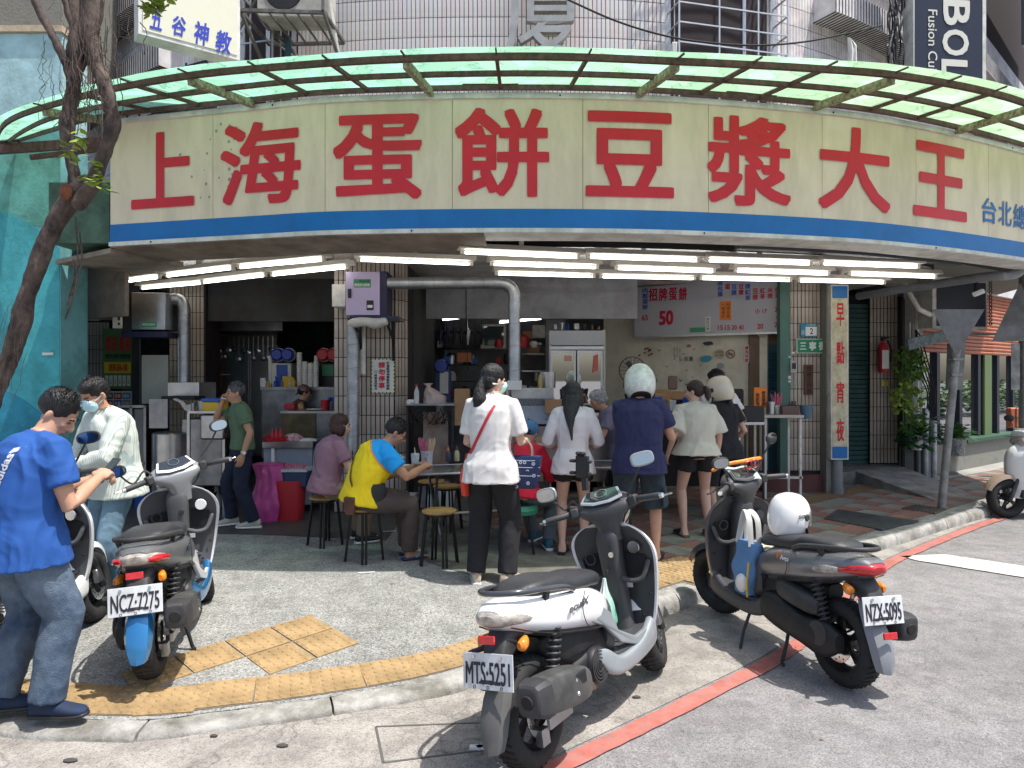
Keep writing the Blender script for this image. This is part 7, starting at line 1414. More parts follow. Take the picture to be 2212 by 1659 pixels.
    q = MB(); q.M = SM; q.hull([(.80, .385, 0, .05, .058), (.86, .375, 0, .056, .066), (.92, .37, 0, .065, .085), (.965, .375, 0, .075, .15), (1.0, .385, 0, .078, .17), (1.035, .405, 0, .06, .15), (1.06, .43, 0, .035, .10), (1.07, .44, 0, .015, .05)], axis='z', pw=3.2, n=28, m=5); B(q, 'handlebar_cowl', cowl, 40)
    q = MB(); q.M = SM; q.prism([(-.125, .0), (-.10, .085), (.10, .085), (.125, .0), (.05, -.03), (-.05, -.03)], 0, .012, lambda a, b, c: (.335+b*.82-.012+c*.5, a, 1.035+b*.55+c)); B(q, 'dash_bezel', S.get('bezel', cowl), 0, bevel=.004)
    q = MB(); q.M = SM; q.prism([(-.105, .005), (-.085, .074), (.085, .074), (.105, .005), (.04, -.02), (-.04, -.02)], .012, .018, lambda a, b, c: (.335+b*.82-.012+c*.5, a, 1.035+b*.55+c)); B(q, 'instrument_panel', M_dash, 0)
    q = MB(); q.M = SM; q.lathe([(.032, 0), (.036, 0), (.036, .004), (.032, .004)], (.360, 0, 1.074), M=Matrix.Rotation(R(-34), 3, 'Y'), n=20); B(q, 'gauge_ring', M_chrome)
    q = MB(); q.M = SM; q.hull([(1.0, .46, 0, .02, .10), (.93, .475, 0, .03, .12), (.88, .46, 0, .02, .08)], axis='z', pw=3); B(q, 'headlight', M_lensC)
    for s in (-1, 1):
        q = MB(); q.M = SM; q.box((.345, s*.175, 1.0), (.06, .05, .06), rz=s*.2); B(q, 'switch_pod', M_bplas, bevel=.01)
        q = MB(); q.M = SM; q.tube([(.36, s*.18, .995), (.335, s*.21, 1.0), (.28, s*.33, .995)], [.015, .0185, .0185], 14, rnd=True); B(q, 'grip', S.get('grip', M_bplas), 60)
        q = MB(); q.M = SM; q.tube([(.275, s*.338, .994), (.268, s*.352, .994)], [.016, .014], 12); B(q, 'bar_end', M_chrome)
        q = MB(); q.M = SM; q.tube([(.40, s*.17, .99), (.40, s*.24, .985), (.36, s*.32, .985), (.34, s*.39, .987)], [.010, .007, .006, .007], 8, rnd=True, flat=(1.4, .8)); B(q, 'brake_lever', S.get('lever', M_alloy))
        mh = S.get('mh', ((.10, 1.03), (.26, 1.21)))[0 if s < 0 else 1] if 'mh' in S else None
        my, mz = (S['mirR'] if s < 0 else S['mirL']); q = MB(); q.M = SM; q.tube(catmull([(.37, s*.14, 1.02), (.375, s*(.15+.2*(my-.15)), 1.07), (.365, s*(my-.07), mz-.09), (.35, s*my, mz)], 4), .0065, 8); B(q, 'mirror_stem', S.get('stem', M_bplas))
        ma = S.get('tilt', 0)*s; q = MB(); q.M = SM @ Matrix.Translation((.345, s*(my+.015), mz+.02)) @ Matrix.Rotation(-s*.25, 4, 'Z') @ Matrix.Rotation(ma, 4, 'X'); q.hull([(-.004, 0, 0, .064, .038), (.01, 0, 0, .068, .041), (.03, 0, 0, .05, .029), (.04, 0, 0, .02, .012)], pw=S.get('mpw', 2.6), n=20, m=3); mr_ = B(q, 'mirror', S.get('mhouse', M_bplas), 40)
        q2 = MB(); q2.M = q.M; q2.hull([(-.0065, 0, 0, .058, .033), (-.005, 0, 0, .058, .033)], pw=S.get('mpw', 2.6), n=20, m=1); q2.build('mirror_glass', M_mirror, mr_, True, 0)
    # cables, seams, screws, stickers
    for s, q_ in ((-1, .0), (1, .0), (-1, .03)):
        q = MB(); q.tube(catmull([tuple(SM @ Vector((.36, s*.15, .97))), (.43, s*(.09+q_), .93), (.47, s*.05, .86), (.46, s*.03, .78)], 5), .0045, 6); B(q, 'control_cable', M_eng)
    for s in (-1, 1):
        B(MB().tube(catmull([(-.80, s*.085, .655), (-.66, s*.132, .598), (-.5, s*.164, .552), (-.3, s*.178, .51), (-.14, s*.168, .478), (-.04, s*.14, .47)], 4), .0035, 5), 'panel_seam', M_eng)
        B(MB().tube(catmull([(-.30, s*.180, .69), (-.36, s*.192, .62), (-.34, s*.190, .55), (-.28, s*.180, .51)], 4), .0022, 5), 'panel_seam', M_eng)
        for x_, y_, z_ in ((.414, .185, .50), (.414, .205, .68), (.410, .13, .38)): B(MB().ell((x_, s*y_, z_), (.006, .008, .008), n=8, m=5), 'screw', M_eng)
        for x_ in (.06, .14, .22, .30): B(MB().box((x_, s*.07, .316), (.012, .13, .004)), 'floor_rib', inner, 0)
        q = MB(); q.tube(catmull([(-.60, s*.10, .30), (-.45, s*.12, .22), (-.25, s*.11, .2), (-.1, s*.08, .24)], 4), .007, 6); B(q, 'hose', M_eng)
    for y_, z_ in ((-.245, .40), (-.25, .345)): B(MB().ell((-.60+y_*.0, y_+.0, z_-.02), (.012, .012, .012), n=8, m=5), 'heat_shield_bolt', M_chrome)
    B(MB().box((-.62, -.247, .375), (.22, .010, .055)), 'heat_shield', M_eng, 0, bevel=.004)
    B(MB().box((.403, -.07, .55), (.004, .045, .03)), 'warning_sticker', M_plate, 0)
    B(MB().lathe([(0, 0), (.012, 0), (.012, .02), (0, .02)], (.10, 0, .55), 'X', 10), 'seat_lock', M_chrome)
    # stand
    for s in (-1, 1)[S.get('cs', 0):]: B(MB().tube([(-.26, s*.08, .22), (-.30, s*.13, .12), (-.29, s*.15, .012), (-.33, s*.17, .008)], .011, 8, rnd=True), 'centre_stand', M_blk)
    B(MB().tube([(.02, .15, .24), (.0, .22, .10), (-.03, .26, .01)], .010, 8, rnd=True), 'side_stand', M_blk)
    if S.get('logo'):
        for s in (-1, 1):
            a = Vector((-.50, s*.188, .63)) if s < 0 else Vector((-.26, s*.190, .63)); LM = Matrix((Vector((1 if s < 0 else -1, 0, 0)), Vector((0, 0, 1)), Vector((0, s, 0)))).transposed().to_4x4(); LM.translation = a
            for txt, bx_, m_ in S['logo']: text(txt, m_, t, LM, bx_, bold=.03, local=True, shear=.3, name='emblem', out=.0)
    return t
pearl = mat('pearl_white_paint', (.80, .80, .80), .22, coat=.6, var=.03, vs=4, dirt=.06); silv = mat('silver_grey_paint', (.33, .36, .38), .35, .3, coat=.3, dirt=.15); gblk = mat('dark_grey_gloss', (.05, .052, .06), .22, coat=.7, dirt=.1); dgrey = mat('matt_dark_grey', (.062, .062, .066), .45, var=.15, vs=6, dirt=.2, bump=.05, bs=220); mblue = mat('metallic_blue', (.03, .19, .42), .25, .5, coat=.7); silg = mat('graphite_silver', (.19, .19, .20), .3, .5, coat=.5)
H_ = lambda a, b: (Vector((a[0]+b[0], a[1]+b[1]))/2, math.atan2(b[1]-a[1], b[0]-a[0]))
c, y = H_((.11, 3.16), (.80, 4.20))
scA = scooter((c.x, c.y, .012), y, 'white scooter seen from behind on the gutter, plate MTS-5251', dict(body=pearl, trim=silv, inner=dgrey, cowl=dgrey, bezel=silv, rim=M_blk, plate='MTS·5251', fin=silv, skirt=silv, lens=M_lensC, mirR=(.27, 1.19), mirL=(.30, 1.12), mpw=3.2, cs=2, lip=dgrey, rail=gblk, logo=[('ecuiX', (.02, 0, .22, .035), mat('logo_silver', (.3, .3, .33), .3, .8))], mhouse=silv, guard=mat('dusty_mudguard', (.13, .13, .13), .7, var=.4, vs=6, dirt=.3)), steer=.30, roll=R(-9))
c, y = H_((1.85, 4.05), (1.52, 5.14))
scB = scooter((c.x, c.y, .012), y, 'dark grey scooter with helmets parked on the red line, plate NZX-5095', dict(body=silg, trim=dgrey, inner=dgrey, cowl=dgrey, rim=M_blk, plate='NZX·5095', lens=M_lensR, shock=1, rdisc=1, skirt=dgrey, under=M_bplas, front_panel=dgrey, mirR=(.30, 1.24), mirL=(.22, 1.15), mpw=2.5, knob=M_dash, lever=M_blk, fender=gblk, refl_y=-.125, guard=mat('grey_guard', (.2, .21, .23), .4), logo=[('V', (0, 0, .035, .04), M_lensO), ('ivo', (.035, 0, .11, .03), M_white)]), steer=.30, roll=R(2))
c, y = H_((-1.99, 3.93), (-2.33, 5.17))
scC = scooter((c.x, c.y, .085), y, 'white and blue scooter on the pebble pavement, plate NCZ-7275', dict(body=mat('tail_grey', (.12, .125, .13), .35, coat=.4, dirt=.2), shield=pearl, fin=pearl, trim=mblue, inner=mat('mid_grey_plastic', (.085, .09, .095), .5, dirt=.2), cowl=mat('silver_cowl', (.27, .28, .29), .35, .3), bezel=pearl, rim=M_blk, plate='NCZ·7275', lens=M_lensC, split=True, skirt=mblue, twin=True, mirR=(.33, 1.22), mirL=(.34, 1.10), mpw=2.4, guard=mblue, knob=mat('white_cap', (.75, .75, .75), .4), lever=M_chrome, logo=[('JET', (0, 0, .07, .03), M_inkb), ('S', (.08, -.01, .12, .035), mblue)]), steer=.42, roll=R(-3.5))
p = Vector(G(2172, 1120, 0)); scD = scooter((p.x+.66, p.y+.12, .01), R(188), 'white scooter cut off by the right edge of the photo beside the kerb', dict(body=pearl, trim=dgrey, inner=dgrey, cowl=pearl, rim=M_blk, plate='', lens=M_lensR, mirR=(.27, 1.2), mirL=(.27, 1.2), fender=mat('bronze_fender', (.40, .30, .22), .35, .4)), steer=-.1)
c, y = H_((-2.75, 5.35), (-2.62, 4.15))
c, y = H_((-3.0, 3.5), (-2.86, 4.75))
scE = scooter((c.x, c.y, .10), y, 'white scooter half hidden behind the man in the blue shirt', dict(body=pearl, trim=pearl, inner=mat('mid_grey_plastic', (.16, .17, .18)), cowl=pearl, rim=M_blk, plate='', lens=M_lensR, mirR=(.27, 1.19), mirL=(.30, 1.17), skirt=pearl), steer=.3, roll=R(-3))
# ---- things on the scooters
def helmet(name, label, loc, rz, m, visor=True, tx=None, s=1.0, rot=None, t=None):
    if t is None: t = thing(name, label, 'helmet', loc, rz, rot=rot, scale=s); MB().ell((0, .052, .035), (.088, .072, .075), n=20, m=12).build('face_opening', M_dark, t, True)
    mb = MB(); mb.hull([(-.02, 0, -.015, .085, .11), (.01, 0, -.012, .105, .128), (.06, 0, -.005, .12, .142), (.12, 0, 0, .122, .143), (.18, 0, 0, .108, .127), (.23, 0, -.005, .07, .09), (.25, 0, -.01, .02, .03)], axis='z', pw=2.15, n=32, m=5)
    for i, v in enumerate(mb.v): # open face: pull the front lower part up
        if v.y > .06 and v.z < .12: mb.v[i] = Vector((v.x, v.y-(v.y-.06)*.75*min(1, (.12-v.z)/.05), v.z))
    mb.build('shell', m, t, True, 60); MB().hull([(-.028, 0, -.02, .075, .10), (-.018, 0, -.018, .08, .105)], axis='z', pw=2.1).build('lining', M_dark, t, True)
    for sd in (-1, 1):
        MB().lathe([(0, 0), (.022, 0), (.024, .004), (.018, .01), (0, .01)], (sd*.118, .025, .10), 'X', 16, M=Matrix.Rotation(sd*PI/2, 3, 'Y')).build('side_knob', M_bplas, t, True)
        MB().tube([(sd*.11, .03, .03), (sd*.10, .06, -.03), (sd*.05, .07, -.09)], .006, 5, flat=(2, .6)).build('chin_strap', M_dark, t, True)
    if visor: mb = MB(); mb.grid(lambda i, j: ((.128)*math.sin((i-.5)*2.5), -.0+.150*math.cos((i-.5)*2.5), .04+.10*j), 14, 3); o = mb.build('visor', mat('smoke_visor', (.10, .11, .11), .05, alpha=.55, coat=1), t, True)
    if tx: LM = Matrix((Vector((0, 1, 0)), Vector((0, 0, 1)), Vector((1, 0, 0)))).transposed().to_4x4(); LM.translation = (.124, -.06, .10); text(tx, M_inkb, t, LM, (0, 0, .09, .022), bold=.03, local=True, shear=.25, name='emblem', out=.0); LM2 = Matrix((Vector((0, -1, 0)), Vector((0, 0, 1)), Vector((-1, 0, 0)))).transposed().to_4x4(); LM2.translation = (-.124, .05, .09); text(tx, M_inkb, t, LM2, (0, 0, .09, .022), bold=.03, local=True, shear=.25, name='emblem', out=.0)
    return t
hw = mat('glossy_helmet_white', (.80, .80, .78), .2, coat=1, dirt=.05); hc = mat('cream_helmet', (.62, .54, .40), .25, coat=.8, dirt=.1); hs = mat('scratched_white_helmet', (.66, .68, .62), .35, coat=.4, var=.25, vs=14, dirt=.2, ds=12)
def onS(sc, x, y, z): return wm(sc) @ Vector((x, y, z))
helmet('helmet', 'glossy white helmet resting on the seat of the dark grey scooter', onS(scB, -.13, .0, .765), R(-62), hw, True, 'SOL', .95)
helmet('helmet', 'cream helmet wedged on the floorboard of the dark grey scooter', onS(scB, .10, .02, .40), R(160), hc, False, None, 1.0, rot=(R(25), R(10), R(150)))
t = thing('shopping_bag', 'blue and white cloth bag standing on the floorboard of the dark grey scooter', 'bag', onS(scB, .1, .12, .32), wm(scB).to_euler().z); mb = MB(); mb.hull([(0, .0, .02, .09, .045), (.10, .0, .02, .10, .055), (.24, 0, .0, .11, .05), (.33, -.01, 0, .12, .03)], axis='z', pw=3.5, n=30, m=5)
for i, v in enumerate(mb.v): mb.v[i] = v+Vector((noise.noise(v*11)*.02, noise.noise(v*11+Vector((5, 5, 5)))*.02, 0))
mb.build('bag_body', mat('denim_blue_bag', (.10, .22, .42), .8, bump=.3, bs=90, var=.15, vs=5), t, True, 60); mb = MB(); 
for s in (-1, 1): mb.tube(catmull([(-.07, s*.03, .31), (-.05, s*.03, .48), (.03, s*.01, .52), (.07, s*.03, .31)], 5), .014, 6, flat=(1.5, .35))
mb.build('handle', mat('pale_strap', (.5, .5, .48), .8), t, True); MB().ell((-.03, .07, .07), (.055, .035, .06)).build('side_toy', M_white, t, True); MB().tube([(-.10, .07, .22), (-.11, .09, .1), (-.10, .08, .0)], .007, 5).build('yellow_cord', M_yelb, t, True)
t = thing('hanging_bag', 'small white and green plastic bag hanging from the hook of the white scooter', 'bag', onS(scA, .25, 0, .62), wm(scA).to_euler().z); mb = MB(); mb.hull([(-.27, 0, 0, .085, .05), (-.24, 0, 0, .09, .055), (-.15, 0, 0, .065, .045), (-.07, 0, 0, .025, .02), (.0, 0, 0, .008, .008)], axis='z', pw=2.2, n=28, m=5)
for i, v in enumerate(mb.v): a = math.atan2(v.y, v.x); mb.v[i] = v+Vector((v.x, v.y, 0))*.14*math.sin(a*8)
mb.build('bag_body', mat('white_green_bag', (.70, .72, .70), .35, var=1, vs=5, c2=(.12, .5, .34), bump=.5, bs=25), t, True, 60)
t = thing('phone_holder', 'black phone holder clamped on the left bar of the white scooter', 'phone holder', onS(scA, .36, .10, 1.1), wm(scA).to_euler().z); MB().bar((0, 0, 0), (0, .01, .09), .03).build('arm', M_black, t, True); mb = MB(); mb.box((-.02, .01, .14), (.025, .085, .13), rz=0); mb.build('back_plate', M_black, t, True, bevel=.008); mb = MB()
for y_, z_ in ((-.04, .10), (-.04, .17), (.06, .10), (.06, .17), (.0, .215), (.025, .215)): mb.tube([(-.02, y_, z_), (-.05, y_*1.15, z_+.003)], .011, 8, rnd=True)
mb.build('claw', M_black, t, True)
t = thing('bungee_cord', 'orange strap and red bracelet with a pale cloth over the dark grey scooter handlebar', 'strap', onS(scB, .40, 0, 1.08), wm(scB).to_euler().z+.0); MB().tube(catmull([(.03, .2, .0), (.0, .12, .04), (-.02, .0, .06), (-.0, -.1, .07), (.04, -.2, .07)], 5), .014, 7, rnd=True).build('orange_strap', mat('orange_strap', (.8, .28, .03), .5, var=.3, vs=30), t, True); mb = MB()
for k in range(2): mb.lathe([(.028, -.006), (.034, 0), (.028, .006), (.024, 0)], (-.05, -.03-.05*k, .035+.01*k), 'X', 18)
mb.build('red_ring', M_redp2, t, True); mb = MB(); mb.grid(lambda i, j: (-.09+.16*j, -.11+.22*i, .012-.07*(1-j)**2+.006*math.sin(i*9)), 8, 6); q = mb.build('pale_cloth', mat('pale_cloth', (.5, .56, .56), .9), t, True); q.modifiers.new('s', 'SOLIDIFY').thickness = .006
# ================================================================ PEOPLE
from mathutils.bvhtree import BVHTree
def remesh(mb, name, m, parent, vox=.009, it=4, wr=0, seed=0, wf=1, fac=.5):
    me = bpy.data.meshes.new('tmp'); me.from_pydata([tuple(p) for p in mb.v], [], mb.f); bm = bmesh.new(); bm.from_mesh(me); bmesh.ops.recalc_face_normals(bm, faces=bm.faces); bm.to_mesh(me); bm.free()
    o = bpy.data.objects.new('tmp', me); COL.objects.link(o); r = o.modifiers.new('r', 'REMESH'); r.mode = 'VOXEL'; r.voxel_size = vox; r.use_smooth_shade = True
    if it: q = o.modifiers.new('s', 'SMOOTH'); q.iterations = it; q.factor = fac
    dg = bpy.context.evaluated_depsgraph_get(); dg.update(); e = o.evaluated_get(dg); nm = bpy.data.meshes.new_from_object(e); bpy.data.objects.remove(o); bpy.data.meshes.remove(me)
    nm.name = name; k = len(nm.vertices)
    if wr:
        co = np.empty(k*3); nm.vertices.foreach_get('co', co); no = np.empty(k*3); nm.vertices.foreach_get('normal', no); co = co.reshape(-1, 3); no = no.reshape(-1, 3); d = np.empty(k); sv = Vector((seed*3.1, seed*1.7, 0))
        for i in range(k):
            p = Vector(co[i])*wf; w_ = noise.noise(p*3.1+sv)*.9; a = noise.noise(Vector((p.x*10+w_*3, p.y*10, p.z*4.5+w_*2))+sv); b = noise.noise(Vector((p.x*5, p.y*5, p.z*13+w_*4))+sv*2); d[i] = (1-2*abs(a))*.7+(1-2*abs(b))*.22-.3
        co += no*(d*wr)[:, None]; nm.vertices.foreach_set('co', co.ravel())
    nm.polygons.foreach_set('use_smooth', [True]*len(nm.polygons)); nm.materials.clear(); nm.materials.append(m)
    o = bpy.data.objects.new(name, nm); COL.objects.link(o); o.parent = parent; WM[o] = wm(parent); return o
def ik(a, b, l1, l2, pole):
    a, b = Vector(a), Vector(b); d = b-a; L_ = min(d.length, (l1+l2)*.999); d = d.normalized(); b = a+d*L_; x = (l1*l1-l2*l2+L_*L_)/(2*L_); h = math.sqrt(max(0, l1*l1-x*x)); p = Vector(pole); p = (p-d*p.dot(d)).normalized(); return a+d*x+p*h, b
def hand(mb, w_, d, pn, curl=.4, k=1.0, side=1):
    d = Vector(d).normalized(); pn = Vector(pn); pn = (pn-d*pn.dot(d)).normalized(); ac = d.cross(pn)*side
    Mx = Matrix((ac, pn, d)).transposed(); mb.ell(w_+d*.045*k, (.038*k, .015*k, .05*k), Mx); mb.ell(w_+d*.07*k, (.041*k, .013*k, .026*k), Mx)
    for i, (o, l) in enumerate(((-.030, .058), (-.010, .072), (.011, .076), (.031, .068))):
        p = w_+d*.078*k+ac*o*k; dd = d.copy(); P = [w_+d*.05*k+ac*o*.9*k, p]
        for j, f in enumerate((.46, .31, .23)):
            dd = Matrix.Rotation(curl*(1+.15*j), 3, ac*side) @ dd if False else (dd+pn*math.tan(min(1.2, curl))*(.8+.2*j)).normalized() if j == 0 else (dd+((pn*dd.dot(d)-d*dd.dot(pn)))*math.tan(min(1.1, curl*1.1))).normalized(); p = p+dd*l*f*k*1.15; P.append(p)
        mb.tube(P, [.009*k, .0092*k, .0088*k, .008*k, .0072*k], 8, rnd=True)
    b = w_+d*.018*k+ac*.026*k; t1 = (d*.75+ac*.55+pn*.35).normalized(); t2 = (d*.9+ac*.1+pn*.35).normalized(); mb.tube([b, b+t1*.035*k, b+t1*.035*k+t2*.03*k, b+t1*.035*k+t2*.055*k], [.014*k, .0115*k, .010*k, .008*k], 8, rnd=True)
SK = lambda n, c: mat('skin_'+n, c, .55, var=.10, vs=12, spec=.35)
M_skA = SK('a', (.50, .285, .19)); M_skB = SK('b', (.43, .23, .145)); M_skC = SK('c', (.58, .36, .27))
M_eyeb = mat('eye_dark', (.03, .02, .015), .3); M_lip = mat('lips', (.36, .14, .11), .5)
def HM(n, c, r=.42): return mat('hair_'+n, c, r, var=.5, vs=30, bump=.9, bs=120, sx=(1, 1, .12))
M_hb = HM('black', (.014, .012, .012)); M_hbr = HM('brown', (.035, .018, .012)); M_hrb = HM('reddish', (.05, .017, .012)); M_hgr = HM('grey', (.30, .30, .29), .7); M_hsg = HM('salt', (.10, .10, .10), .7)
def cloth(n, c, **k): return mat('cloth_'+n, c, .85, bump=.25, bs=260, var=.08, vs=5, **k)
def person(label, loc, yaw, h=1.65, sex='m', bw=1.0, sit=0, lean=2, lean2=4, side=0, twist=0, head=(8, 0, 0), hr=None, hl=None, pr=(.35, -.6, -.5), pl=(-.35, -.6, -.5), feet=((.10, 0), (-.10, 0)), fy=(-8, 8), skin=M_skA, shirt=None, pants=None, shoe=('shoe', None), hair=('short', M_hb), curl=(.35, .35), vox=.008, pnR=None, pnL=None, seed=1, knee=None, hemz=None):
    k = h/1.70; t = thing('person', label, 'person', loc, R(yaw)); V = Vector; body = MB(); up = V((0, 0, 1)); bx_ = bw*(.93 if sex == 'f' else 1)
    pz = (sit+.085*k) if sit else .535*h; P0 = V((0, 0, pz)); a1 = R(lean); a2 = R(lean+lean2); d1 = V((math.sin(R(side)), math.sin(a1), math.cos(a1))).normalized(); d2 = V((math.sin(R(side)), math.sin(a2), math.cos(a2))).normalized()
    P1 = P0+d1*.17*k; P2 = P1+d2*.18*k; P3 = P2+(d2+V((0, .10, 0))).normalized()*.155*k; fwd2 = V((0, math.cos(a2), -math.sin(a2)))
    spine = [P0-d1*.09*k, P0, P1, P2, P3]; cw = math.cos(R(twist)); sw = math.sin(R(twist)); rt = V((cw, sw, 0)); xs = [V((1, 0, 0)), V((1, 0, 0)), V((1, 0, 0)).lerp(rt, .4), rt, rt]
    def ring(f, hw, hd, n=22, off=0, e=2.4):
        f = min(max(f, -.6), 4.6); i = int(min(3, max(0, math.floor(f)))); q = f-i; c = spine[i]+(spine[i+1]-spine[i])*q; x = xs[i].lerp(xs[i+1], min(1, max(0, q))).normalized(); y = (spine[i+1]-spine[i]).normalized().cross(x).normalized(); R_ = []
        for j in range(n): a = 2*PI*j/n; ca, sa = math.cos(a), math.sin(a); R_.append(c+y*off+x*hw*math.copysign(abs(ca)**(2/e), ca)+y*hd*math.copysign(abs(sa)**(2/e), sa))
        return R_
    hipw, waw, chw, shw = ((.168, .150, .165, .168) if sex == 'm' else (.170, .132, .148, .150)); hipw *= k*bw; waw *= k*bw**1.4; chw *= k*bw; shw *= k*bw**.5; dp = k*bw**1.2
    T = [(.1, hipw*.75, .09*dp), (.6, hipw, .118*dp), (1, hipw*.98, .118*dp), (1.6, waw, .105*dp), (2.1, waw*1.02, .105*dp), (2.7, chw, .112*dp), (3.2, chw*1.03, .115*dp), (3.5, shw*.93, .098*dp), (3.75, shw*.68, .08*dp), (3.95, shw*.40, .060*k), (4.2, .055*k, .055*k)]
    body.rings([ring(f, w_*.93, d_*.93) for f, w_, d_ in T])
    S = {}; E_ = {}; Hn = {}; FD = {}
    y4 = d2.cross(rt).normalized()
    for s, nm in ((1, 'r'), (-1, 'l')):
        S[nm] = P2+(P3-P2)*.56+rt*s*(shw+.004*k)-y4*.0; tg = (hr if s > 0 else hl) or tuple(S[nm]+V((s*.05*k, .03, -.52*k))); pole = pr if s > 0 else pl; E_[nm], Hn[nm] = ik(S[nm], tg, .285*k, .255*k, pole)
        a_, e_, w_ = S[nm], E_[nm], Hn[nm]; body.tube([P3-rt*-s*.06*k-(P3-P2)*.30, a_, a_.lerp(e_, .35), a_.lerp(e_, .7), e_, e_.lerp(w_, .3), e_.lerp(w_, .7), w_, w_+(w_-e_).normalized()*.02*k], [q*k*(.9+.1*bw)*(1 if sex == 'm' else .86) for q in (.055, .054, .050, .043, .040, .041, .033, .0265, .027)], 14, rnd=True)
        FD[nm] = (w_-e_).normalized(); pn = (pnR if s > 0 else pnL) or (V((-s, .2, 0)) if FD[nm].z < -.6 else V((-s*.5, 0, -1))); hand(body, w_, FD[nm], pn, curl[0 if s > 0 else 1], k*(1.02 if sex == 'm' else .92), s)
    LG = {}
    for s, i in ((1, 0), (-1, 1)):
        hip = P0+V((s*.088*k*bw, 0, -.02*k)); fx_, fy_ = feet[i]; an = V((fx_, fy_-.0, .085*k)); kn, an2 = ik(hip, an, .245*h, .246*h, V((s*.15, 1, .25 if sit else 0)) if knee is None else V(knee[i])); LG[i] = (hip, kn, an)
        body.tube([hip, hip.lerp(kn, .3), hip.lerp(kn, .7), kn, kn.lerp(an, .28), kn.lerp(an, .6), kn.lerp(an, .88), an+V((0, 0, -.02))], [q*k*(.8+.2*bw) for q in (.082, .078, .062, .052, .054, .044, .032, .034)], 14, rnd=True)
        a = R(fy[i]); fd = V((math.sin(-a)*-1, math.cos(a), 0)); fr = V((fd.y, -fd.x, 0)); Q = Matrix((fr, fd, up)).transposed(); L_ = .245*k
        if shoe[0] != 'shoe':
            body.tube([an+V((0, 0, -.01)), an-fd*.03*k+V((0, 0, -.05*k)), an+fd*.06*k+V((0, 0, -.045*k)), an+fd*.13*k+V((0, 0, -.062*k))], [.035*k, .033*k, .035*k, .024*k], 12, rnd=True, flat=(1.15, .9))
            for j in range(5): b = an+fd*(.13-.006*j)*k+fr*(-.034+.017*j)*k*(s)*-1+V((0, 0, -.068*k)); body.tube([b-fd*.03, b+fd*(.045-.004*j)*k], [(.0125 if j == 0 else .0085)*k]*2, 8, rnd=True)
    # head
    hp, hy, hrl = [R(q) for q in head]; nk = P3+V((0, .012, .0)); nd = (d2+V((0, math.sin(hp)*.55, .25))).normalized(); hc = nk+nd*.125*k+V((0, math.sin(hp)*.02, 0)); HMt = Matrix.Translation(hc) @ Matrix.Rotation(R(twist)+hy, 4, 'Z') @ Matrix.Rotation(-hp-R(lean*.4 if sit else 0), 4, 'X') @ Matrix.Rotation(hrl, 4, 'Y') @ Matrix.Scale(k*(1.0 if sex == 'm' else .96), 4)
    body.tube([P3-(P3-P2)*.3, nk, hc-nd*.02*k], [.072*k, .058*k*(1 if sex == 'm' else .88), .055*k*(1 if sex == 'm' else .88)], 14)
    hm = MB(); hm.M = HMt; hm.ell((0, -.012, .035), (.074, .094, .082)); hm.ell((0, .018, -.025), (.064, .074, .085)); hm.ell((0, .034, -.078), (.042, .046, .034)); hm.ell((0, .03, -.055), (.056, .05, .04)); hm.ell((0, .080, .018), (.045, .014, .014))
    hm.tube([(0, .086, .012), (0, .100, -.008), (0, .108, -.028)], [.009, .011, .014], 8, rnd=True); hm.ell((0, .098, -.032), (.019, .012, .009))
    for s in (-1, 1): hm.ell((s*.076, -.008, -.012), (.009, .018, .031), Matrix.Rotation(s*.25, 3, 'Z')); hm.ell((s*.036, .066, -.02), (.02, .018, .02))
    hm.ell((0, .084, -.060), (.024, .011, .010)); body.v += hm.v; k0 = len(body.v)-len(hm.v); body.f += [tuple(i+k0 for i in f) for f in hm.f]
    bo = remesh(body, 'body', skin, t, vox, 3)
    def HB(mb, n, m, sm_=60, **kw): mb.v = [HMt @ v for v in mb.v]; return mb.build(n, m, t, True, sm_, **kw)
    for s in (-1, 1):
        HB(MB().ell((s*.031, .0835, .004), (.0125, .006, .0055)), 'eye', M_eyeb); HB(MB().tube([(s*.016, .092, .024), (s*.033, .092, .029), (s*.052, .080, .024)], .0032, 6, flat=(1, 1.4)), 'eyebrow', hair[1] or M_hb)
    HB(MB().ell((0, .0925, -.0605), (.021, .0065, .0055)), 'lips', M_lip)
    # hair
    kind, hmat = hair; H = MB(); H.M = HMt
    if kind in ('short', 'bob', 'pony', 'long', 'pony2', 'curly', 'helm', 'crew'):
        fr_ = .012 if kind in ('pony', 'long', 'bob') else .006
        H.ell((0, -.022, .042), (.0805+fr_*.5, .097+fr_*.5, .086+fr_*.5))
        if kind != 'crew': H.ell((0, -.045, .0), (.070+fr_*.6, .070+fr_, .07))
        else: H.ell((0, -.035, .02), (.075, .083, .06))
        if kind in ('short', 'curly'): H.ell((0, .02, .075), (.064, .066, .052))
        if kind == 'curly':
            random.seed(seed)
            for _ in range(26): a = random.uniform(0, 6.3); z = random.uniform(-.03, .12); H.ell((.074*math.cos(a), -.02+.088*math.sin(a) if math.sin(a) < .5 else .02, z), (.022, .022, .022), n=8, m=6)
        if kind == 'bob': H.ell((0, -.03, -.035), (.092, .088, .085)); H.ell((.05, .0, -.04), (.045, .055, .085)); H.ell((-.05, .0, -.04), (.045, .055, .085))
        if kind == 'pony': H.tube([(0, -.10, .0), (0, -.125, -.045), (.0, -.13, -.10), (.01, -.125, -.17), (.01, -.11, -.25), (.02, -.10, -.31)], [.03, .028, .045, .06, .048, .018], 12, rnd=True); H.ell((0, -.06, -.01), (.082, .06, .07))
        if kind == 'pony2': H.tube([(0, -.10, .03), (.0, -.135, .03), (.0, -.15, -.02), (.0, -.145, -.08), (0, -.14, -.12)], [.02, .022, .038, .034, .012], 10, rnd=True)
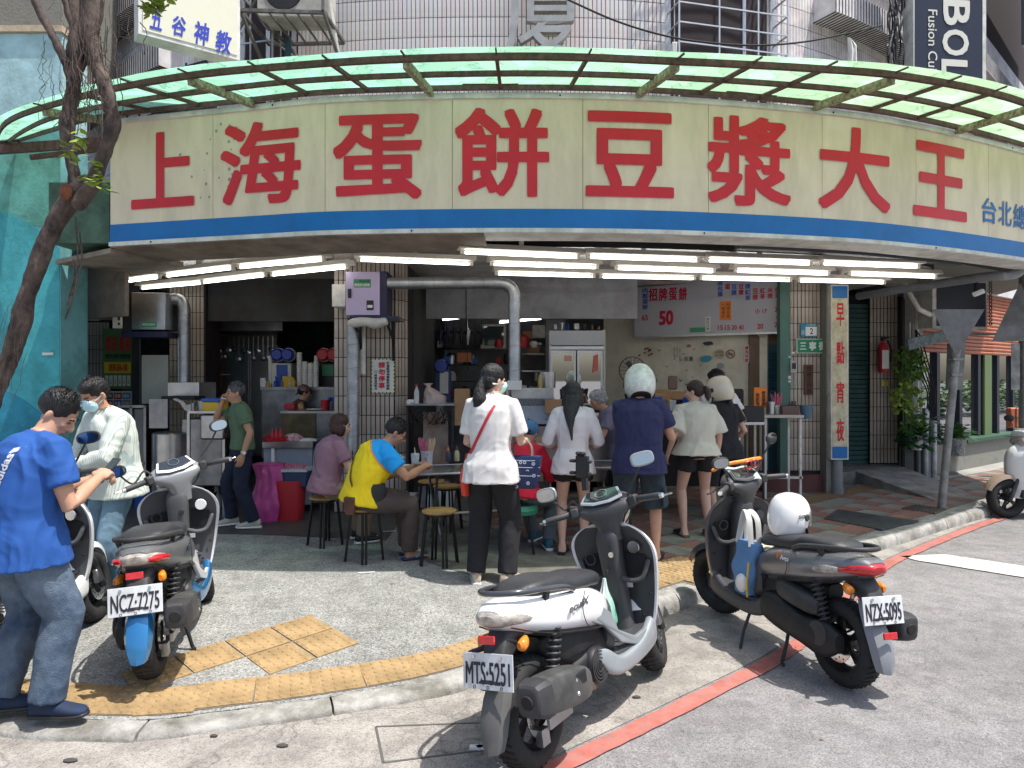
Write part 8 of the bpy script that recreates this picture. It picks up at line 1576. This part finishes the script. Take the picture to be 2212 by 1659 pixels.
        if kind == 'helm': H.tube([(0, -.08, -.03), (0, -.12, -.09), (0, -.12, -.17), (0, -.11, -.24)], [.03, .03, .036, .014], 10, rnd=True)
        if kind == 'long': H.tube([(0, -.05, .02), (0, -.085, -.10), (-.01, -.12, -.2), (-.01, -.145, -.28), (.0, -.165, -.38), (.015, -.175, -.50)], [.085, .09, .075, .05, .025, .010], 14, rnd=True, flat=(1, .55), up=(0, 1, .01)); H.tube([(.07, -.0, .02), (.085, -.02, -.08), (.08, -.04, -.2)], [.03, .03, .02], 8, rnd=True); H.tube([(-.07, -.0, .02), (-.085, -.02, -.08), (-.08, -.04, -.2)], [.03, .03, .02], 8, rnd=True)
        o = remesh(H, 'hair', hmat, t, .006, 2, wr=.0035 if kind in ('pony', 'curly', 'bob') else .0015, seed=seed, wf=5)
    if kind == 'crew' or kind == 'short':
        # short upright tufts give a soft hair edge
        mb = MB(); random.seed(seed+3); 
        for _ in range(520):
            a = random.uniform(0, 2*PI); z = random.uniform(.25, 1.0); q = math.sqrt(1-z*z); n_ = V((q*math.cos(a), q*math.sin(a), z)); p = V((n_.x*.083, -.02+n_.y*.098, .044+n_.z*.088)); x, y, _ = frame(n_); b = (n_+V((random.gauss(0, .3), random.gauss(0, .3)+.2, .2))).normalized()
            mb.add([p-x*.0035, p+x*.0035, p+b*random.uniform(.008, .02)], [(0, 1, 2)])
        HB(mb, 'hair_tufts', hmat, 0, kind='stuff')
    # shirt
    if shirt:
        C = MB(); m_, sl, ez, hem = shirt[:4]; ez *= k; hb = {'tuck': .78, 'hip': .30, 'low': -.15, 'mid': .62}[hem]; fl = {'tuck': 0, 'hip': .012, 'low': .03, 'mid': .03}[hem]
        TT = [(hb, hipw+ez+fl, .118*dp+ez+fl), (max(hb+.12, .95), hipw*.985+ez+fl*.6, .118*dp+ez+fl*.6)]+[(f, w_+ez*(1.1 if f < 3 else .8), d_+ez) for f, w_, d_ in T if f > 1.3 and f < 3.9]+[(4.02, shw*.40+.010, .062*k+.008), (4.10, .066*k, .066*k)]
        if hem == 'low': TT.insert(0, (-.5, hipw+ez+fl*1.2, .12*dp+ez+fl*1.2))
        C.rings([ring(*q) for q in TT])
        for s, nm in ((1, 'r'), (-1, 'l')):
            a_, e_, w_ = S[nm], E_[nm], Hn[nm]; st = P3-rt*-s*.05*k-(P3-P2)*.30; sx_ = (.9+.1*bw)*(1 if sex == 'm' else .9)
            if sl == 'long' or sl == 'l3': q = 1.0 if sl == 'long' else .82; C.tube([st, a_, a_.lerp(e_, .4), a_.lerp(e_, .8), e_, e_.lerp(w_, .35), e_.lerp(w_, .75*q), e_.lerp(w_, .97*q)], [r_*k*sx_+ez*.55 for r_ in (.055, .058, .055, .050, .048, .046, .040, .035)], 16)
            elif sl == 'none': C.ell(a_-rt*s*.03, (.05*k, .06*k, .05*k))
            elif sl == 'wide': C.tube([st, a_, a_.lerp(e_, .4), a_.lerp(e_, .95)], [r_*k for r_ in (.06, .072, .088, .105)], 16)
            else: C.tube([st, a_, a_.lerp(e_, .35), a_.lerp(e_, {'t': .62, 'tt': .78}[sl])], [r_*k*sx_+ez*.6 for r_ in (.056, .060, .060, .060)], 16)
        so = remesh(C, 'shirt', m_, t, vox*1.2, 3, wr=.0125*k, seed=seed); t_sh = so
    else: so = None
    if pants:
        C = MB(); m_, ln, wd = pants; C.rings([ring(f, w_+.010, d_+.010) for f, w_, d_ in ((.25, hipw*.9, .11*dp), (.6, hipw, .12*dp), (1, hipw*.98, .12*dp), (1.45, waw*1.03, .108*dp))])
        for i in (0, 1):
            hip, kn, an = LG[i]; r0 = .093*k*(.75+.25*bw); P = [P0+(hip-P0)*.8, hip.lerp(kn, .12), hip.lerp(kn, .5)]; rr = [r0*1.0, r0*1.05*wd**.3, r0*.93*wd]
            if ln == 'long': P += [kn+V((0, .005, 0)), kn.lerp(an, .35), kn.lerp(an, .75), kn.lerp(an, 1.0)]; rr += [r0*.80*wd, r0*.76*wd, r0*.68*wd, r0*.68*wd]
            elif ln == 'knee': P += [hip.lerp(kn, .85), kn.lerp(an, .06)]; rr += [r0*.98*wd, r0*.98*wd]
            else: P = P[:2]+[hip.lerp(kn, .42)]; rr = rr[:2]+[r0*1.08*wd]
            C.tube(P, rr, 18)
        remesh(C, 'trousers' if ln == 'long' else 'shorts', m_, t, vox*1.2, 3, wr=.009*k, seed=seed+5)
    for i in (0, 1):
        hip, kn, an = LG[i]; a = R(fy[i]); fd = V((math.sin(a), math.cos(a), 0)); fr = V((fd.y, -fd.x, 0)); Q = Matrix((fr, fd, up)).transposed(); Q4 = Q.to_4x4(); Q4.translation = V((an.x, an.y, an.z-.085*k)); sm_ = shoe[1] or M_black; sol = shoe[2] if len(shoe) > 2 else M_white
        mb = MB(); mb.M = Q4; f = MB(); f.M = Q4
        if shoe[0] == 'shoe':
            mb.hull([(-.075*k, 0, .045, .026, .03), (-.06*k, 0, .055, .036, .045), (.0, 0, .06, .038, .052), (.06*k, 0, .045, .042, .036), (.12*k, 0, .035, .046, .026), (.17*k, 0, .03, .040, .020), (.195*k, 0, .027, .02, .012)], axis='y', pw=2.3); mb.tube([(0, -.01, .05), (0, -.01, .10)], [.042, .044], 14); mb.build('shoe', sm_, t, True, 60)
            f.hull([(-.085*k, 0, .012, .024, .012), (-.06*k, 0, .013, .038, .014), (.04*k, 0, .012, .040, .012), (.12*k, 0, .012, .049, .012), (.18*k, 0, .014, .038, .011), (.202*k, 0, .016, .016, .008)], axis='y', pw=3); so_ = f.build('sole', sol, t, True, 50)
            lc = MB(); lc.M = Q4
            for j in range(4): lc.tube([(-.018, .03+.02*j, .088-.010*j), (0, .035+.02*j, .095-.010*j), (.018, .03+.02*j, .088-.010*j)], .0028, 5)
            lc.build('laces', sol, t, True)
        else:
            f.hull([(-.07*k, 0, .012, .024, .012), (-.05*k, 0, .012, .036, .013), (.04*k, 0, .012, .038, .012), (.12*k, 0, .012, .046, .012), (.18*k, 0, .013, .036, .011), (.20*k, 0, .014, .014, .008)], axis='y', pw=3); f.build('sole', sol, t, True, 50)
            if shoe[0] == 'clog': mb.hull([(.03*k, 0, .04, .045, .035), (.06*k, 0, .042, .048, .036), (.12*k, 0, .036, .050, .028), (.17*k, 0, .03, .040, .02), (.198*k, 0, .024, .018, .012)], axis='y', pw=2.4)
            else: 
                for s in (-1, 1): mb.tube([(0, .125*k, .045), (s*.022, .09*k, .062), (s*.043, .05*k, .02)], .008, 6, flat=(1.6, .5))
            mb.build('strap', sm_, t, True, 60)
    d = dict(t=t, H=HMt, HB=HB, shirt=so, S=S, E=E_, W=Hn, hc=hc, LG=LG, P=(P0, P1, P2, P3), k=k)
    if so:
        bv = BVHTree.FromPolygons([v.co for v in so.data.vertices], [tuple(p.vertices) for p in so.data.polygons]); d['bv'] = bv
    return d
def hit(d, x, z, s=-1, off=.006):
    r = d['bv'].ray_cast(Vector((x, s*1.0, z)), Vector((0, -s, 0)))[0]; return (r if r else Vector((x, s*.12, z)))+Vector((0, s*off, 0))
def strap(d, pts, w_, m, name='strap', s=-1):
    P = [hit(d, x, z, s, .007) for x, z in pts]; P = [Vector(q) for q in catmull([tuple(p) for p in P], 3)]; mb = MB(); rs = []
    for i, p in enumerate(P): q = (P[min(i+1, len(P)-1)]-P[max(i-1, 0)]).normalized(); a = q.cross(Vector((0, 1, 0))).normalized(); rs.append([p-a*w_/2, p+a*w_/2, p+a*w_/2+Vector((0, -s*.004, 0)), p-a*w_/2+Vector((0, -s*.004, 0))])
    mb.rings(rs); return mb.build(name, m, d['t'], True, 30)
def glasses(d, m=None):
    mb = MB()
    for s in (-1, 1): mb.tube([(s*.033+.024*math.cos(a), .098, .003+.018*math.sin(a)) for a in [2*PI*j/16 for j in range(17)]], .0018, 5); mb.tube([(s*.056, .096, .008), (s*.078, .05, .008), (s*.082, -.01, .0)], .002, 5)
    mb.tube([(-.01, .10, .006), (.01, .10, .006)], .002, 5); d['HB'](mb, 'glasses', m or M_dark)
def mask(d, m):
    mb = MB(); mb.hull([(.012, 0, .096, .012, .012), (-.005, 0, .088, .045, .024), (-.035, 0, .075, .062, .045), (-.07, 0, .066, .054, .044), (-.098, 0, .052, .034, .034)][0:], axis='z', pw=2.2); o = d['HB'](mb, 'face_mask', m)
    mb = MB()
    for s in (-1, 1): mb.tube([(s*.055, .07, -.02), (s*.078, .0, -.0)], .0018, 4); mb.tube([(s*.05, .06, -.06), (s*.078, -.005, -.03)], .0018, 4)
    d['HB'](mb, 'mask_loops', m)
def worn_helmet(d, m, tx=None, visor=False):
    t = bpy.data.objects.new('helmet', None); COL.objects.link(t); t.parent = d['t']; t.matrix_local = d['H'] @ Matrix.Translation((0, -.012, -.085)) @ Matrix.Scale(1.15, 4); WM[t] = wm(d['t']) @ t.matrix_local; helmet('helmet', '', None, 0, m, visor, tx, t=t); return t
def held(name, label, cat, d, p, rz=0): return thing(name, label, cat, wm(d['t']) @ Vector(p), wm(d['t']).to_euler().z+rz)
def phone(d, p, label, tilt=.6, rz=0):
    t = held('mobile_phone', label, 'phone', d, p, rz); Mx = Matrix.Rotation(-tilt, 3, 'X'); MB().box((0, 0, 0), (.075, .009, .155), M=Mx).build('case', M_black, t, True, bevel=.003); MB().box(tuple(Mx @ Vector((0, -.0052, 0))), (.068, .001, .145), M=Mx).build('screen', M_glassd, t, True, 0); return t
def P2(u, v, Y=None, z=.12):
    if Y is None: Y = 1534*(1.74-z)/(v-815)
    return ((u-1106)/1534*Y, Y, z+.002)
jean = mat('faded_denim', (.17, .23, .31), .9, var=.5, vs=3.2, bump=.5, bs=150, c2=(.03, .055, .10), dirt=.3); denl = mat('light_denim', (.16, .27, .36), .9, var=.3, vs=4, bump=.3, bs=150); black_c = cloth('black', (.014, .014, .017)); tblue = cloth('royal_blue', (.014, .078, .30)); M_sil = mat('reflective_print', (.55, .58, .66), .4)
# --- the man in blue
A = person('stocky man in a bright blue T-shirt and baggy jeans looking down at his phone', (-2.42, 3.50, .075), -34, 1.66, bw=1.14, lean=0, lean2=13, head=(40, -44, 0), hr=(.13, .30, 1.14), hl=(.0, .33, 1.12), pr=(.5, -.5, -.8), feet=((.13, .06), (-.13, -.04)), fy=(52, 35), shirt=(tblue, 't', .030, 'low'), pants=(jean, 'long', 1.25), shoe=('shoe', mat('navy_sneaker', (.015, .022, .04), .8, var=.6, vs=30, c2=(.008, .025, .08)), M_black), hair=('crew', M_hb), curl=(.9, .9), vox=.0065, seed=2)
phone(A, (.07, .38, 1.17), 'black mobile phone held by the man in the bright blue T-shirt', .7)
o3 = A['S']['l']; LMx = None
B_ = MB(); 
text('adidas', M_sil, A['t'], None, (0, 0, .15, .035), bold=.03, name='print', local=True, cut=.02, warp=lambda x, y: (.10+x*.22-y, 1.15+x+y*.2), map3=lambda x, y, dz=0: hit(A, x, y, -1, .004+dz))
for f in (-.032, .155): MM_ = MB(); MM_.grid(lambda i, j, f=f: hit(A, .065+.22*f+.035*i, 1.15+f+.022*j+.008*i, -1, .004), 4, 2); MM_.build('print_bar', M_sil, A['t'], True, 0)
# --- man in the striped shirt
stripe = mat('striped_shirt', (.50, .56, .50), .85, bump=.2, bs=200); n_ = stripe.node_tree; tcx = n_.nodes.new('ShaderNodeTexCoord'); wv = n_.nodes.new('ShaderNodeTexWave'); wv.inputs['Scale'].default_value = 26; wv.inputs['Distortion'].default_value = .0; n_.links.new(tcx.outputs['Object'], wv.inputs['Vector']); rr_ = n_.nodes.new('ShaderNodeValToRGB'); rr_.color_ramp.elements[0].color = (.36, .44, .42, 1); rr_.color_ramp.elements[1].color = (.60, .63, .56, 1); rr_.color_ramp.elements[0].position = .12; rr_.color_ramp.elements[1].position = .35; n_.links.new(wv.outputs[0], rr_.inputs[0]); n_.links.new(rr_.outputs[0], n_.nodes['Principled BSDF'].inputs['Base Color'])
A = person('man with glasses and a light blue face mask in a pale green striped shirt', (-2.90, 5.2, .12), 146, 1.67, bw=1.05, lean=3, lean2=8, head=(30, 12, 0), hr=(.10, .30, 1.02), hl=(-.02, .32, 1.0), pr=(.7, -.3, -.6), pl=(-.9, -.2, -.6), shirt=(stripe, 'long', .03, 'low'), pants=(denl, 'long', 1.0), hair=('short', M_hb), curl=(.7, .7), vox=.0075, seed=3, skin=M_skB)
glasses(A); mask(A, mat('mask_blue', (.45, .66, .76), .8)); w_ = A['W']['l']; e_ = A['E']['l']; mb = MB()
for k in range(14): x, y, dd = frame(e_-w_); q = w_+(e_-w_).normalized()*.02+(x*math.cos(k*.449)+y*math.sin(k*.449))*.033; mb.ell(q, (.008,)*3, n=8, m=5)
mb.build('bead_bracelet', M_dark, A['t'], True)
mb = MB()
for s in (-1, 1): p3 = A['P'][3]; mb.add([p3+Vector((0, .075, -.03)), p3+Vector((s*.03, .09, -.08)), p3+Vector((s*.085, .04, .0)), p3+Vector((s*.07, .0, .035)), p3+Vector((s*.06, .055, .01))], [(0, 1, 2, 3, 4)])
q = mb.build('collar', stripe, A['t'], True); q.modifiers.new('s', 'SOLIDIFY').thickness = .006
phone(A, (.04, .40, 1.06), 'grey mobile phone held low by the man in the striped shirt', 1.0)
# --- smoking man
A = person('grey haired man in a green T-shirt smoking with navy trousers and pale trainers', (-2.93, 7.72, .125), 116, 1.60, bw=1.0, lean=0, lean2=6, head=(4, 8, 0), hr=(.06, .20, 1.34), pr=(.5, .2, -1), hl=(-.27, .02, .80), feet=((.10, .10), (-.18, -.10)), fy=(-5, 20), shirt=(cloth('green', (.09, .15, .085)), 't', .016, 'tuck'), pants=(cloth('navy', (.010, .014, .035)), 'long', 1.1), shoe=('shoe', mat('beige_trainer', (.42, .40, .34), .8), M_white), hair=('crew', M_hsg), curl=(.5, .35), skin=M_skB, seed=4)
w_ = A['W']['l']; dd = (w_-A['E']['l']).normalized(); MB().tube([w_-dd*.035, w_-dd*.015], .034, 14).build('watch_strap', mat('gold', (.6, .45, .2), .3, 1), A['t'], True); MB().cyl(w_-dd*.025+Vector((-.03, 0, 0)), w_-dd*.025+Vector((-.043, 0, 0)), .018).build('watch_face', M_white, A['t'], True)
q = A['H'] @ Vector((0, .10, -.06)); t = held('cigarette', 'short white cigarette between the fingers of the smoking man', 'cigarette', A, q); MB().cyl((0, 0, 0), (.02, .05, .012), .0045).build('paper_tube', M_white, t, True)
text('Hiker', mat('faded_orange_print', (.3, .1, .05), .8), A['t'], None, (.02, 1.17, .11, 1.21), bold=.02, name='print', local=True, shear=.3, map3=lambda x, y, dz=0: hit(A, -x, y, 1, .004+dz))
# --- kitchen worker
A = person('kitchen worker in a brown apron and patterned headscarf at the griddle of the left kitchen', P2(634, 0, 10.0), -70, 1.56, 'f', lean=8, lean2=6, head=(6, 0, 0), hr=(.12, .36, .98), hl=(-.10, .36, .96), shirt=(cloth('brown', (.10, .055, .025)), 'none', .02, 'low'), pants=(black_c, 'long', 1), hair=('crew', M_hb), vox=.009, seed=5)
mb = MB(); mb.ell((0, -.018, .052), (.086, .102, .084)); mb.tube([(0, -.10, .0), (0, -.13, -.04)], [.02, .012], 8, rnd=True); A['HB'](mb, 'headscarf', mat('headscarf', (.28, .14, .15), .8, var=.6, vs=30)); glasses(A)
# --- seated woman in purple
mauve = cloth('mauve', (.27, .14, .19)); A = person('woman with bobbed brown hair in a mauve T-shirt sitting on a stool', (-1.80, 6.84, .125), -62, 1.60, 'f', 1.12, sit=.49, lean=8, lean2=6, head=(4, -12, 0), hr=(.16, .42, .72), hl=(-.16, .44, .74), feet=((.10, .34), (-.12, .36)), shirt=(mauve, 't', .022, 'hip'), pants=(cloth('khaki', (.24, .18, .11)), 'long', 1.05), hair=('bob', M_hrb), skin=M_skC, seed=6)
glasses(A, M_chrome); strap(A, [(-.075, .97), (-.06, .90), (-.01, .82), (.07, .73), (.13, .68)], .035, mat('grey_strap', (.16, .18, .22), .8))
# --- man in the yellow and blue polo
ym = mat('yellow_blue_polo', (.80, .58, .01), .8, bump=.2, bs=220); n_ = ym.node_tree; L = n_.links.new; tcx = n_.nodes.new('ShaderNodeTexCoord'); sp_ = n_.nodes.new('ShaderNodeSeparateXYZ'); L(tcx.outputs['Object'], sp_.inputs[0]); ad_ = n_.nodes.new('ShaderNodeMath'); ad_.operation = 'MULTIPLY_ADD'; ad_.inputs[1].default_value = 1.25; L(sp_.outputs[1], ad_.inputs[0]); L(sp_.outputs[2], ad_.inputs[2])
ax_ = n_.nodes.new('ShaderNodeMath'); ax_.operation = 'ABSOLUTE'; L(sp_.outputs[0], ax_.inputs[0]); a2_ = n_.nodes.new('ShaderNodeMath'); a2_.operation = 'MULTIPLY_ADD'; a2_.inputs[1].default_value = .75; L(ax_.outputs[0], a2_.inputs[0]); L(ad_.outputs[0], a2_.inputs[2])
rr_ = n_.nodes.new('ShaderNodeValToRGB'); rr_.color_ramp.interpolation = 'CONSTANT'; e = rr_.color_ramp.elements; e[0].color = (.82, .60, .01, 1); e[1].position = .585; e[1].color = (.75, .25, .02, 1); x = e.new(.595); x.color = (.01, .30, .72, 1); mp_ = n_.nodes.new('ShaderNodeMath'); mp_.operation = 'DIVIDE'; mp_.inputs[1].default_value = 2; L(a2_.outputs[0], mp_.inputs[0]); L(mp_.outputs[0], rr_.inputs[0]); L(rr_.outputs[0], n_.nodes['Principled BSDF'].inputs['Base Color'])
A = person('stout man in a yellow and blue polo shirt eating at the table', (-1.32, 6.24, .125), -68, 1.68, 'm', 1.22, sit=.49, lean=12, lean2=18, head=(28, -8, 0), hr=(.14, .52, .82), hl=(-.10, .50, .80), pr=(.7, .1, -.8), feet=((.10, .40), (-.08, .42)), fy=(-14, 0), shirt=(ym, 't', .026, 'hip'), pants=(cloth('taupe', (.075, .055, .05)), 'long', 1.1), shoe=('flip', mat('flip_strap', (.15, .3, .42), .4), mat('navy_sole', (.02, .04, .10), .6)), hair=('crew', M_hb), curl=(.9, .6), skin=M_skB, seed=7)
glasses(A); strap(A, [(-.07, .99), (-.035, .92), (.02, .84), (.09, .75), (.16, .68)], .05, M_black)
mb = MB(); mb.hull([(-.05, .0, 0, .035, .018), (.0, .0, 0, .05, .028), (.08, 0, 0, .052, .028), (.10, 0, 0, .045, .02)], axis='z', pw=5); q = mb.build('belt_pouch', mat('brown_leather', (.10, .04, .025), .4, var=.3, vs=12), A['t'], True); q.location = (.175, -.13, .50); q.rotation_euler = (0, 0, 1.0)
MB().hull([(-.07, 0, 0, .03, .05), (.0, 0, 0, .035, .08), (.08, 0, 0, .03, .06)], axis='z', pw=3).build('waist_bag', M_black, A['t'], True).location = (.19, .10, .62)
# --- woman in white with the red strap
wt = cloth('white', (.66, .64, .62)); A = person('woman with a wavy ponytail in a white T-shirt, red strap and black trousers', (-.17, 5.62, .10), -16, 1.79, 'f', .95, lean=1, lean2=5, head=(8, -34, 0), hr=(.20, .33, 1.12), pr=(.35, -.5, -1), hl=(-.12, .26, 1.04), pl=(-.25, -.4, -1), feet=((.13, .03), (-.12, .0)), fy=(10, -22), shirt=(wt, 'tt', .024, 'low'), pants=(black_c, 'long', 1.15), shoe=('shoe', mat('dusty_sneaker', (.45, .38, .30), .8, var=.4, vs=30), M_white), hair=('pony', M_hb), skin=M_skC, seed=8, vox=.0075)
mask(A, mat('mask_teal', (.42, .68, .66), .8)); strap(A, [(.095, 1.50), (.05, 1.40), (.0, 1.30), (-.07, 1.16), (-.14, 1.04)], .022, mat('red_strap', (.48, .02, .04), .6))
mb = MB(); mb.hull([(-.16, 0, 0, .03, .09), (0, 0, 0, .035, .13), (.10, 0, 0, .015, .07), (.17, 0, 0, .01, .02)], axis='z', pw=3); q = mb.build('red_bag', mat('red_bag', (.58, .05, .03), .6), A['t'], True); q.location = (-.20, .02, .86)
MB().tube([A['hc']+Vector((.0, -.10, -.02))]+[A['hc']+Vector((.02*math.cos(a)+.045, -.10+.02*math.sin(a), -.03)) for a in (0, 2, 4)], .006, 6).build('hair_tie', M_white, A['t'], True)
t = held('tote_bag', 'navy tote bag with pale round prints hanging from the forearm of the woman in white', 'bag', A, (.235, .10, .90)); mb = MB(); mb.hull([(-.14, 0, 0, .11, .05), (-.10, 0, 0, .125, .06), (.10, 0, 0, .155, .045), (.115, 0, 0, .155, .02)], axis='z', pw=5, n=28); mb.build('bag_body', mat('navy_tote', (.012, .02, .07), .35, bump=.15, bs=14), t, True, 40)
for s in (-1, 1): MB().tube(catmull([(-.08, s*.02, .10), (-.07, s*.01, .20), (0, 0, .25), (.07, s*.01, .20), (.08, s*.02, .10)], 5), .009, 6, flat=(1.6, .5)).build('handle', mat('grey_handle', (.16, .15, .13), .8), t, True)
mb = MB(); random.seed(3)
for k, (x, z) in enumerate(((-.09, .05), (.0, .07), (.035, .07), (.11, .06), (-.04, -.02), (.06, .0), (.12, -.03), (-.10, -.08), (-.01, -.06), (.07, -.09), (-.03, -.12))): mb.lathe([(.006, 0), (.014, 0), (.014, .002), (.006, .002)], (x*.92, -.067+abs(x)*.08-(.012 if z < 0 else -.008), z), 'Y', 10)
mb.build('round_print', mat('pale_print', (.45, .5, .6), .6), t, True, kind='stuff')
mb = MB()
for z in (.085, .03, -.035): mb.tube([(-.15, -.03, z), (-.07, -.06-(.006 if z < 0 else 0), z), (.07, -.06-(.006 if z < 0 else 0), z), (.15, -.03, z)], .0016, 4)
mb.build('stitch_line', mat('pale_print', (.45, .5, .6)), t, True, kind='stuff')
# --- person in red on the green stool
A = person('person in a red jacket and blue hair cap sitting on the green stool', (.06, 6.62, .125), -24, 1.58, 'f', 1.1, sit=.47, lean=14, lean2=14, head=(28, 0, 0), hr=(.14, .40, .80), hl=(-.12, .42, .78), feet=((.24, .16), (-.02, .42)), fy=(-30, 0), shirt=(cloth('red', (.62, .015, .045)), 'long', .035, 'hip'), pants=(cloth('greydenim', (.10, .12, .14)), 'long', 1.0), shoe=('shoe', mat('teal_sneaker', (.02, .10, .14), .7), M_white), hair=('crew', M_hb), seed=9)
mb = MB(); mb.ell((0, -.02, .05), (.095, .11, .095)); A['HB'](mb, 'hair_cap', mat('blue_hair_cap', (.07, .2, .38), .6, bump=.6, bs=40))
# --- worker in pink
A = person('worker in a pink T-shirt and grey apron behind the duct at the griddle', P2(1114, 0, 9.0), 172, 1.66, 'm', .95, lean=6, lean2=6, head=(12, 0, 0), hr=(.22, .24, 1.0), hl=(-.2, .24, 1.0), pr=(.9, -.2, -.4), pl=(-.9, -.2, -.4), shirt=(cloth('pink', (.45, .15, .11)), 't', .02, 'low'), pants=(black_c, 'long', 1), vox=.009, seed=10)
mb = MB(); mb.grid(lambda i, j: tuple(hit(A, -.11+.22*i, .75+.62*j, 1, .010)), 8, 8); mb.build('apron', cloth('apron', (.10, .11, .14)), A['t'], True)
# --- long haired woman
A = person('woman with long straight black hair in a white long sleeved top', (.56, 6.50, .125), -4, 1.62, 'f', .93, lean=2, lean2=5, head=(14, -6, 0), hr=(.20, .22, .98), hl=(-.20, .22, .98), pr=(.4, -.6, -.8), pl=(-.4, -.6, -.8), shirt=(cloth('offwhite', (.66, .61, .62)), 'l3', .022, 'low'), pants=(black_c, 'hot', 1.05), shoe=('clog', M_black, M_black), hair=('long', M_hb), skin=M_skC, seed=11)
# --- grey haired person
A = person('grey haired person bending over the counter behind the white helmet', P2(1345, 0, 7.72), 96, 1.58, 'f', 1.0, lean=14, lean2=14, head=(22, 0, 0), hl=(-.12, .50, .98), hr=(.1, .46, .98), shirt=(cloth('dusty_violet', (.16, .14, .20)), 't', .022, 'low'), pants=(black_c, 'long', 1), hair=('curly', M_hgr), skin=M_skB, vox=.009, seed=12)
# --- man with white helmet
nvy = cloth('navy_tee', (.020, .022, .075)); A = person('man in a scratched white helmet, navy T-shirt and denim cargo shorts using a phone', (1.12, 6.27, .125), -14, 1.70, 'm', 1.08, lean=2, lean2=8, head=(26, 10, 0), hr=(.18, .28, 1.24), pr=(.5, -.4, -1), hl=(.02, .33, 1.12), feet=((.15, .0), (-.15, -.02)), fy=(10, -12), shirt=(nvy, 't', .032, 'low'), pants=(mat('dark_denim', (.035, .055, .075), .9, var=.4, vs=6, bump=.4, bs=150), 'knee', 1.22), shoe=('clog', M_black, M_black), hair=('crew', M_hb), curl=(.8, .8), skin=M_skA, seed=13, vox=.0075)
worn_helmet(A, hs, 'YAMAHA'); phone(A, (.18, .32, 1.34), 'mobile phone in a dark case held up by the helmeted man in navy', .5)
mb = MB(); mb.box((.215, -.02, .56), (.02, .12, .16)); mb.box((.222, -.02, .635), (.022, .13, .03)); mb.build('cargo_pocket', mat('dark_denim', (.035, .055, .075)), A['t'], True, bevel=.006)
# --- woman in the cream top
A = person('woman with a brown ponytail in a boxy cream T-shirt and black shorts', (1.86, 7.16, .13), 6, 1.62, 'f', 1.06, lean=0, lean2=4, head=(10, 50, 0), hr=(.24, .06, .80), hl=(-.28, .04, .84), feet=((.13, .0), (-.12, .02)), fy=(14, -10), shirt=(cloth('cream', (.56, .53, .44)), 'wide', .045, 'mid'), pants=(black_c, 'hot', 1.12), shoe=('clog', M_black, mat('cork_sole', (.12, .09, .06), .9)), hair=('pony2', M_hbr), skin=M_skC, seed=14)
MB().tube([A['W']['l']+Vector((.026*math.cos(a), .026*math.sin(a), .015)) for a in [2*PI*j/14 for j in range(15)]], .004, 5).build('bracelet', M_chrome, A['t'], True)
# --- person in black with the cream helmet
A = person('person in black wearing a cream helmet with a low black ponytail', (2.30, 7.72, .13), 16, 1.60, 'f', 1.0, lean=2, lean2=4, head=(10, 30, 0), hr=(.2, .16, .9), shirt=(black_c, 't', .03, 'low'), pants=(black_c, 'knee', 1.05), shoe=('shoe', M_black, M_black), hair=('helm', M_hb), skin=M_skC, seed=15, vox=.009)
worn_helmet(A, hc, None, True)
# --- man in white at the counter
A = person('man in a white T-shirt and olive trousers ordering in front of the person in black', (2.42, 8.15, .13), 28, 1.74, 'm', 1.0, lean=4, lean2=4, head=(10, 20, 0), hr=(.22, .08, .9), shirt=(cloth('white2', (.66, .66, .66)), 't', .022, 'hip'), pants=(cloth('olive', (.13, .14, .085)), 'long', 1.05), shoe=('shoe', mat('blue_grey_shoe', (.2, .28, .34), .7), M_white), hair=('short', M_hb), seed=16, vox=.009)
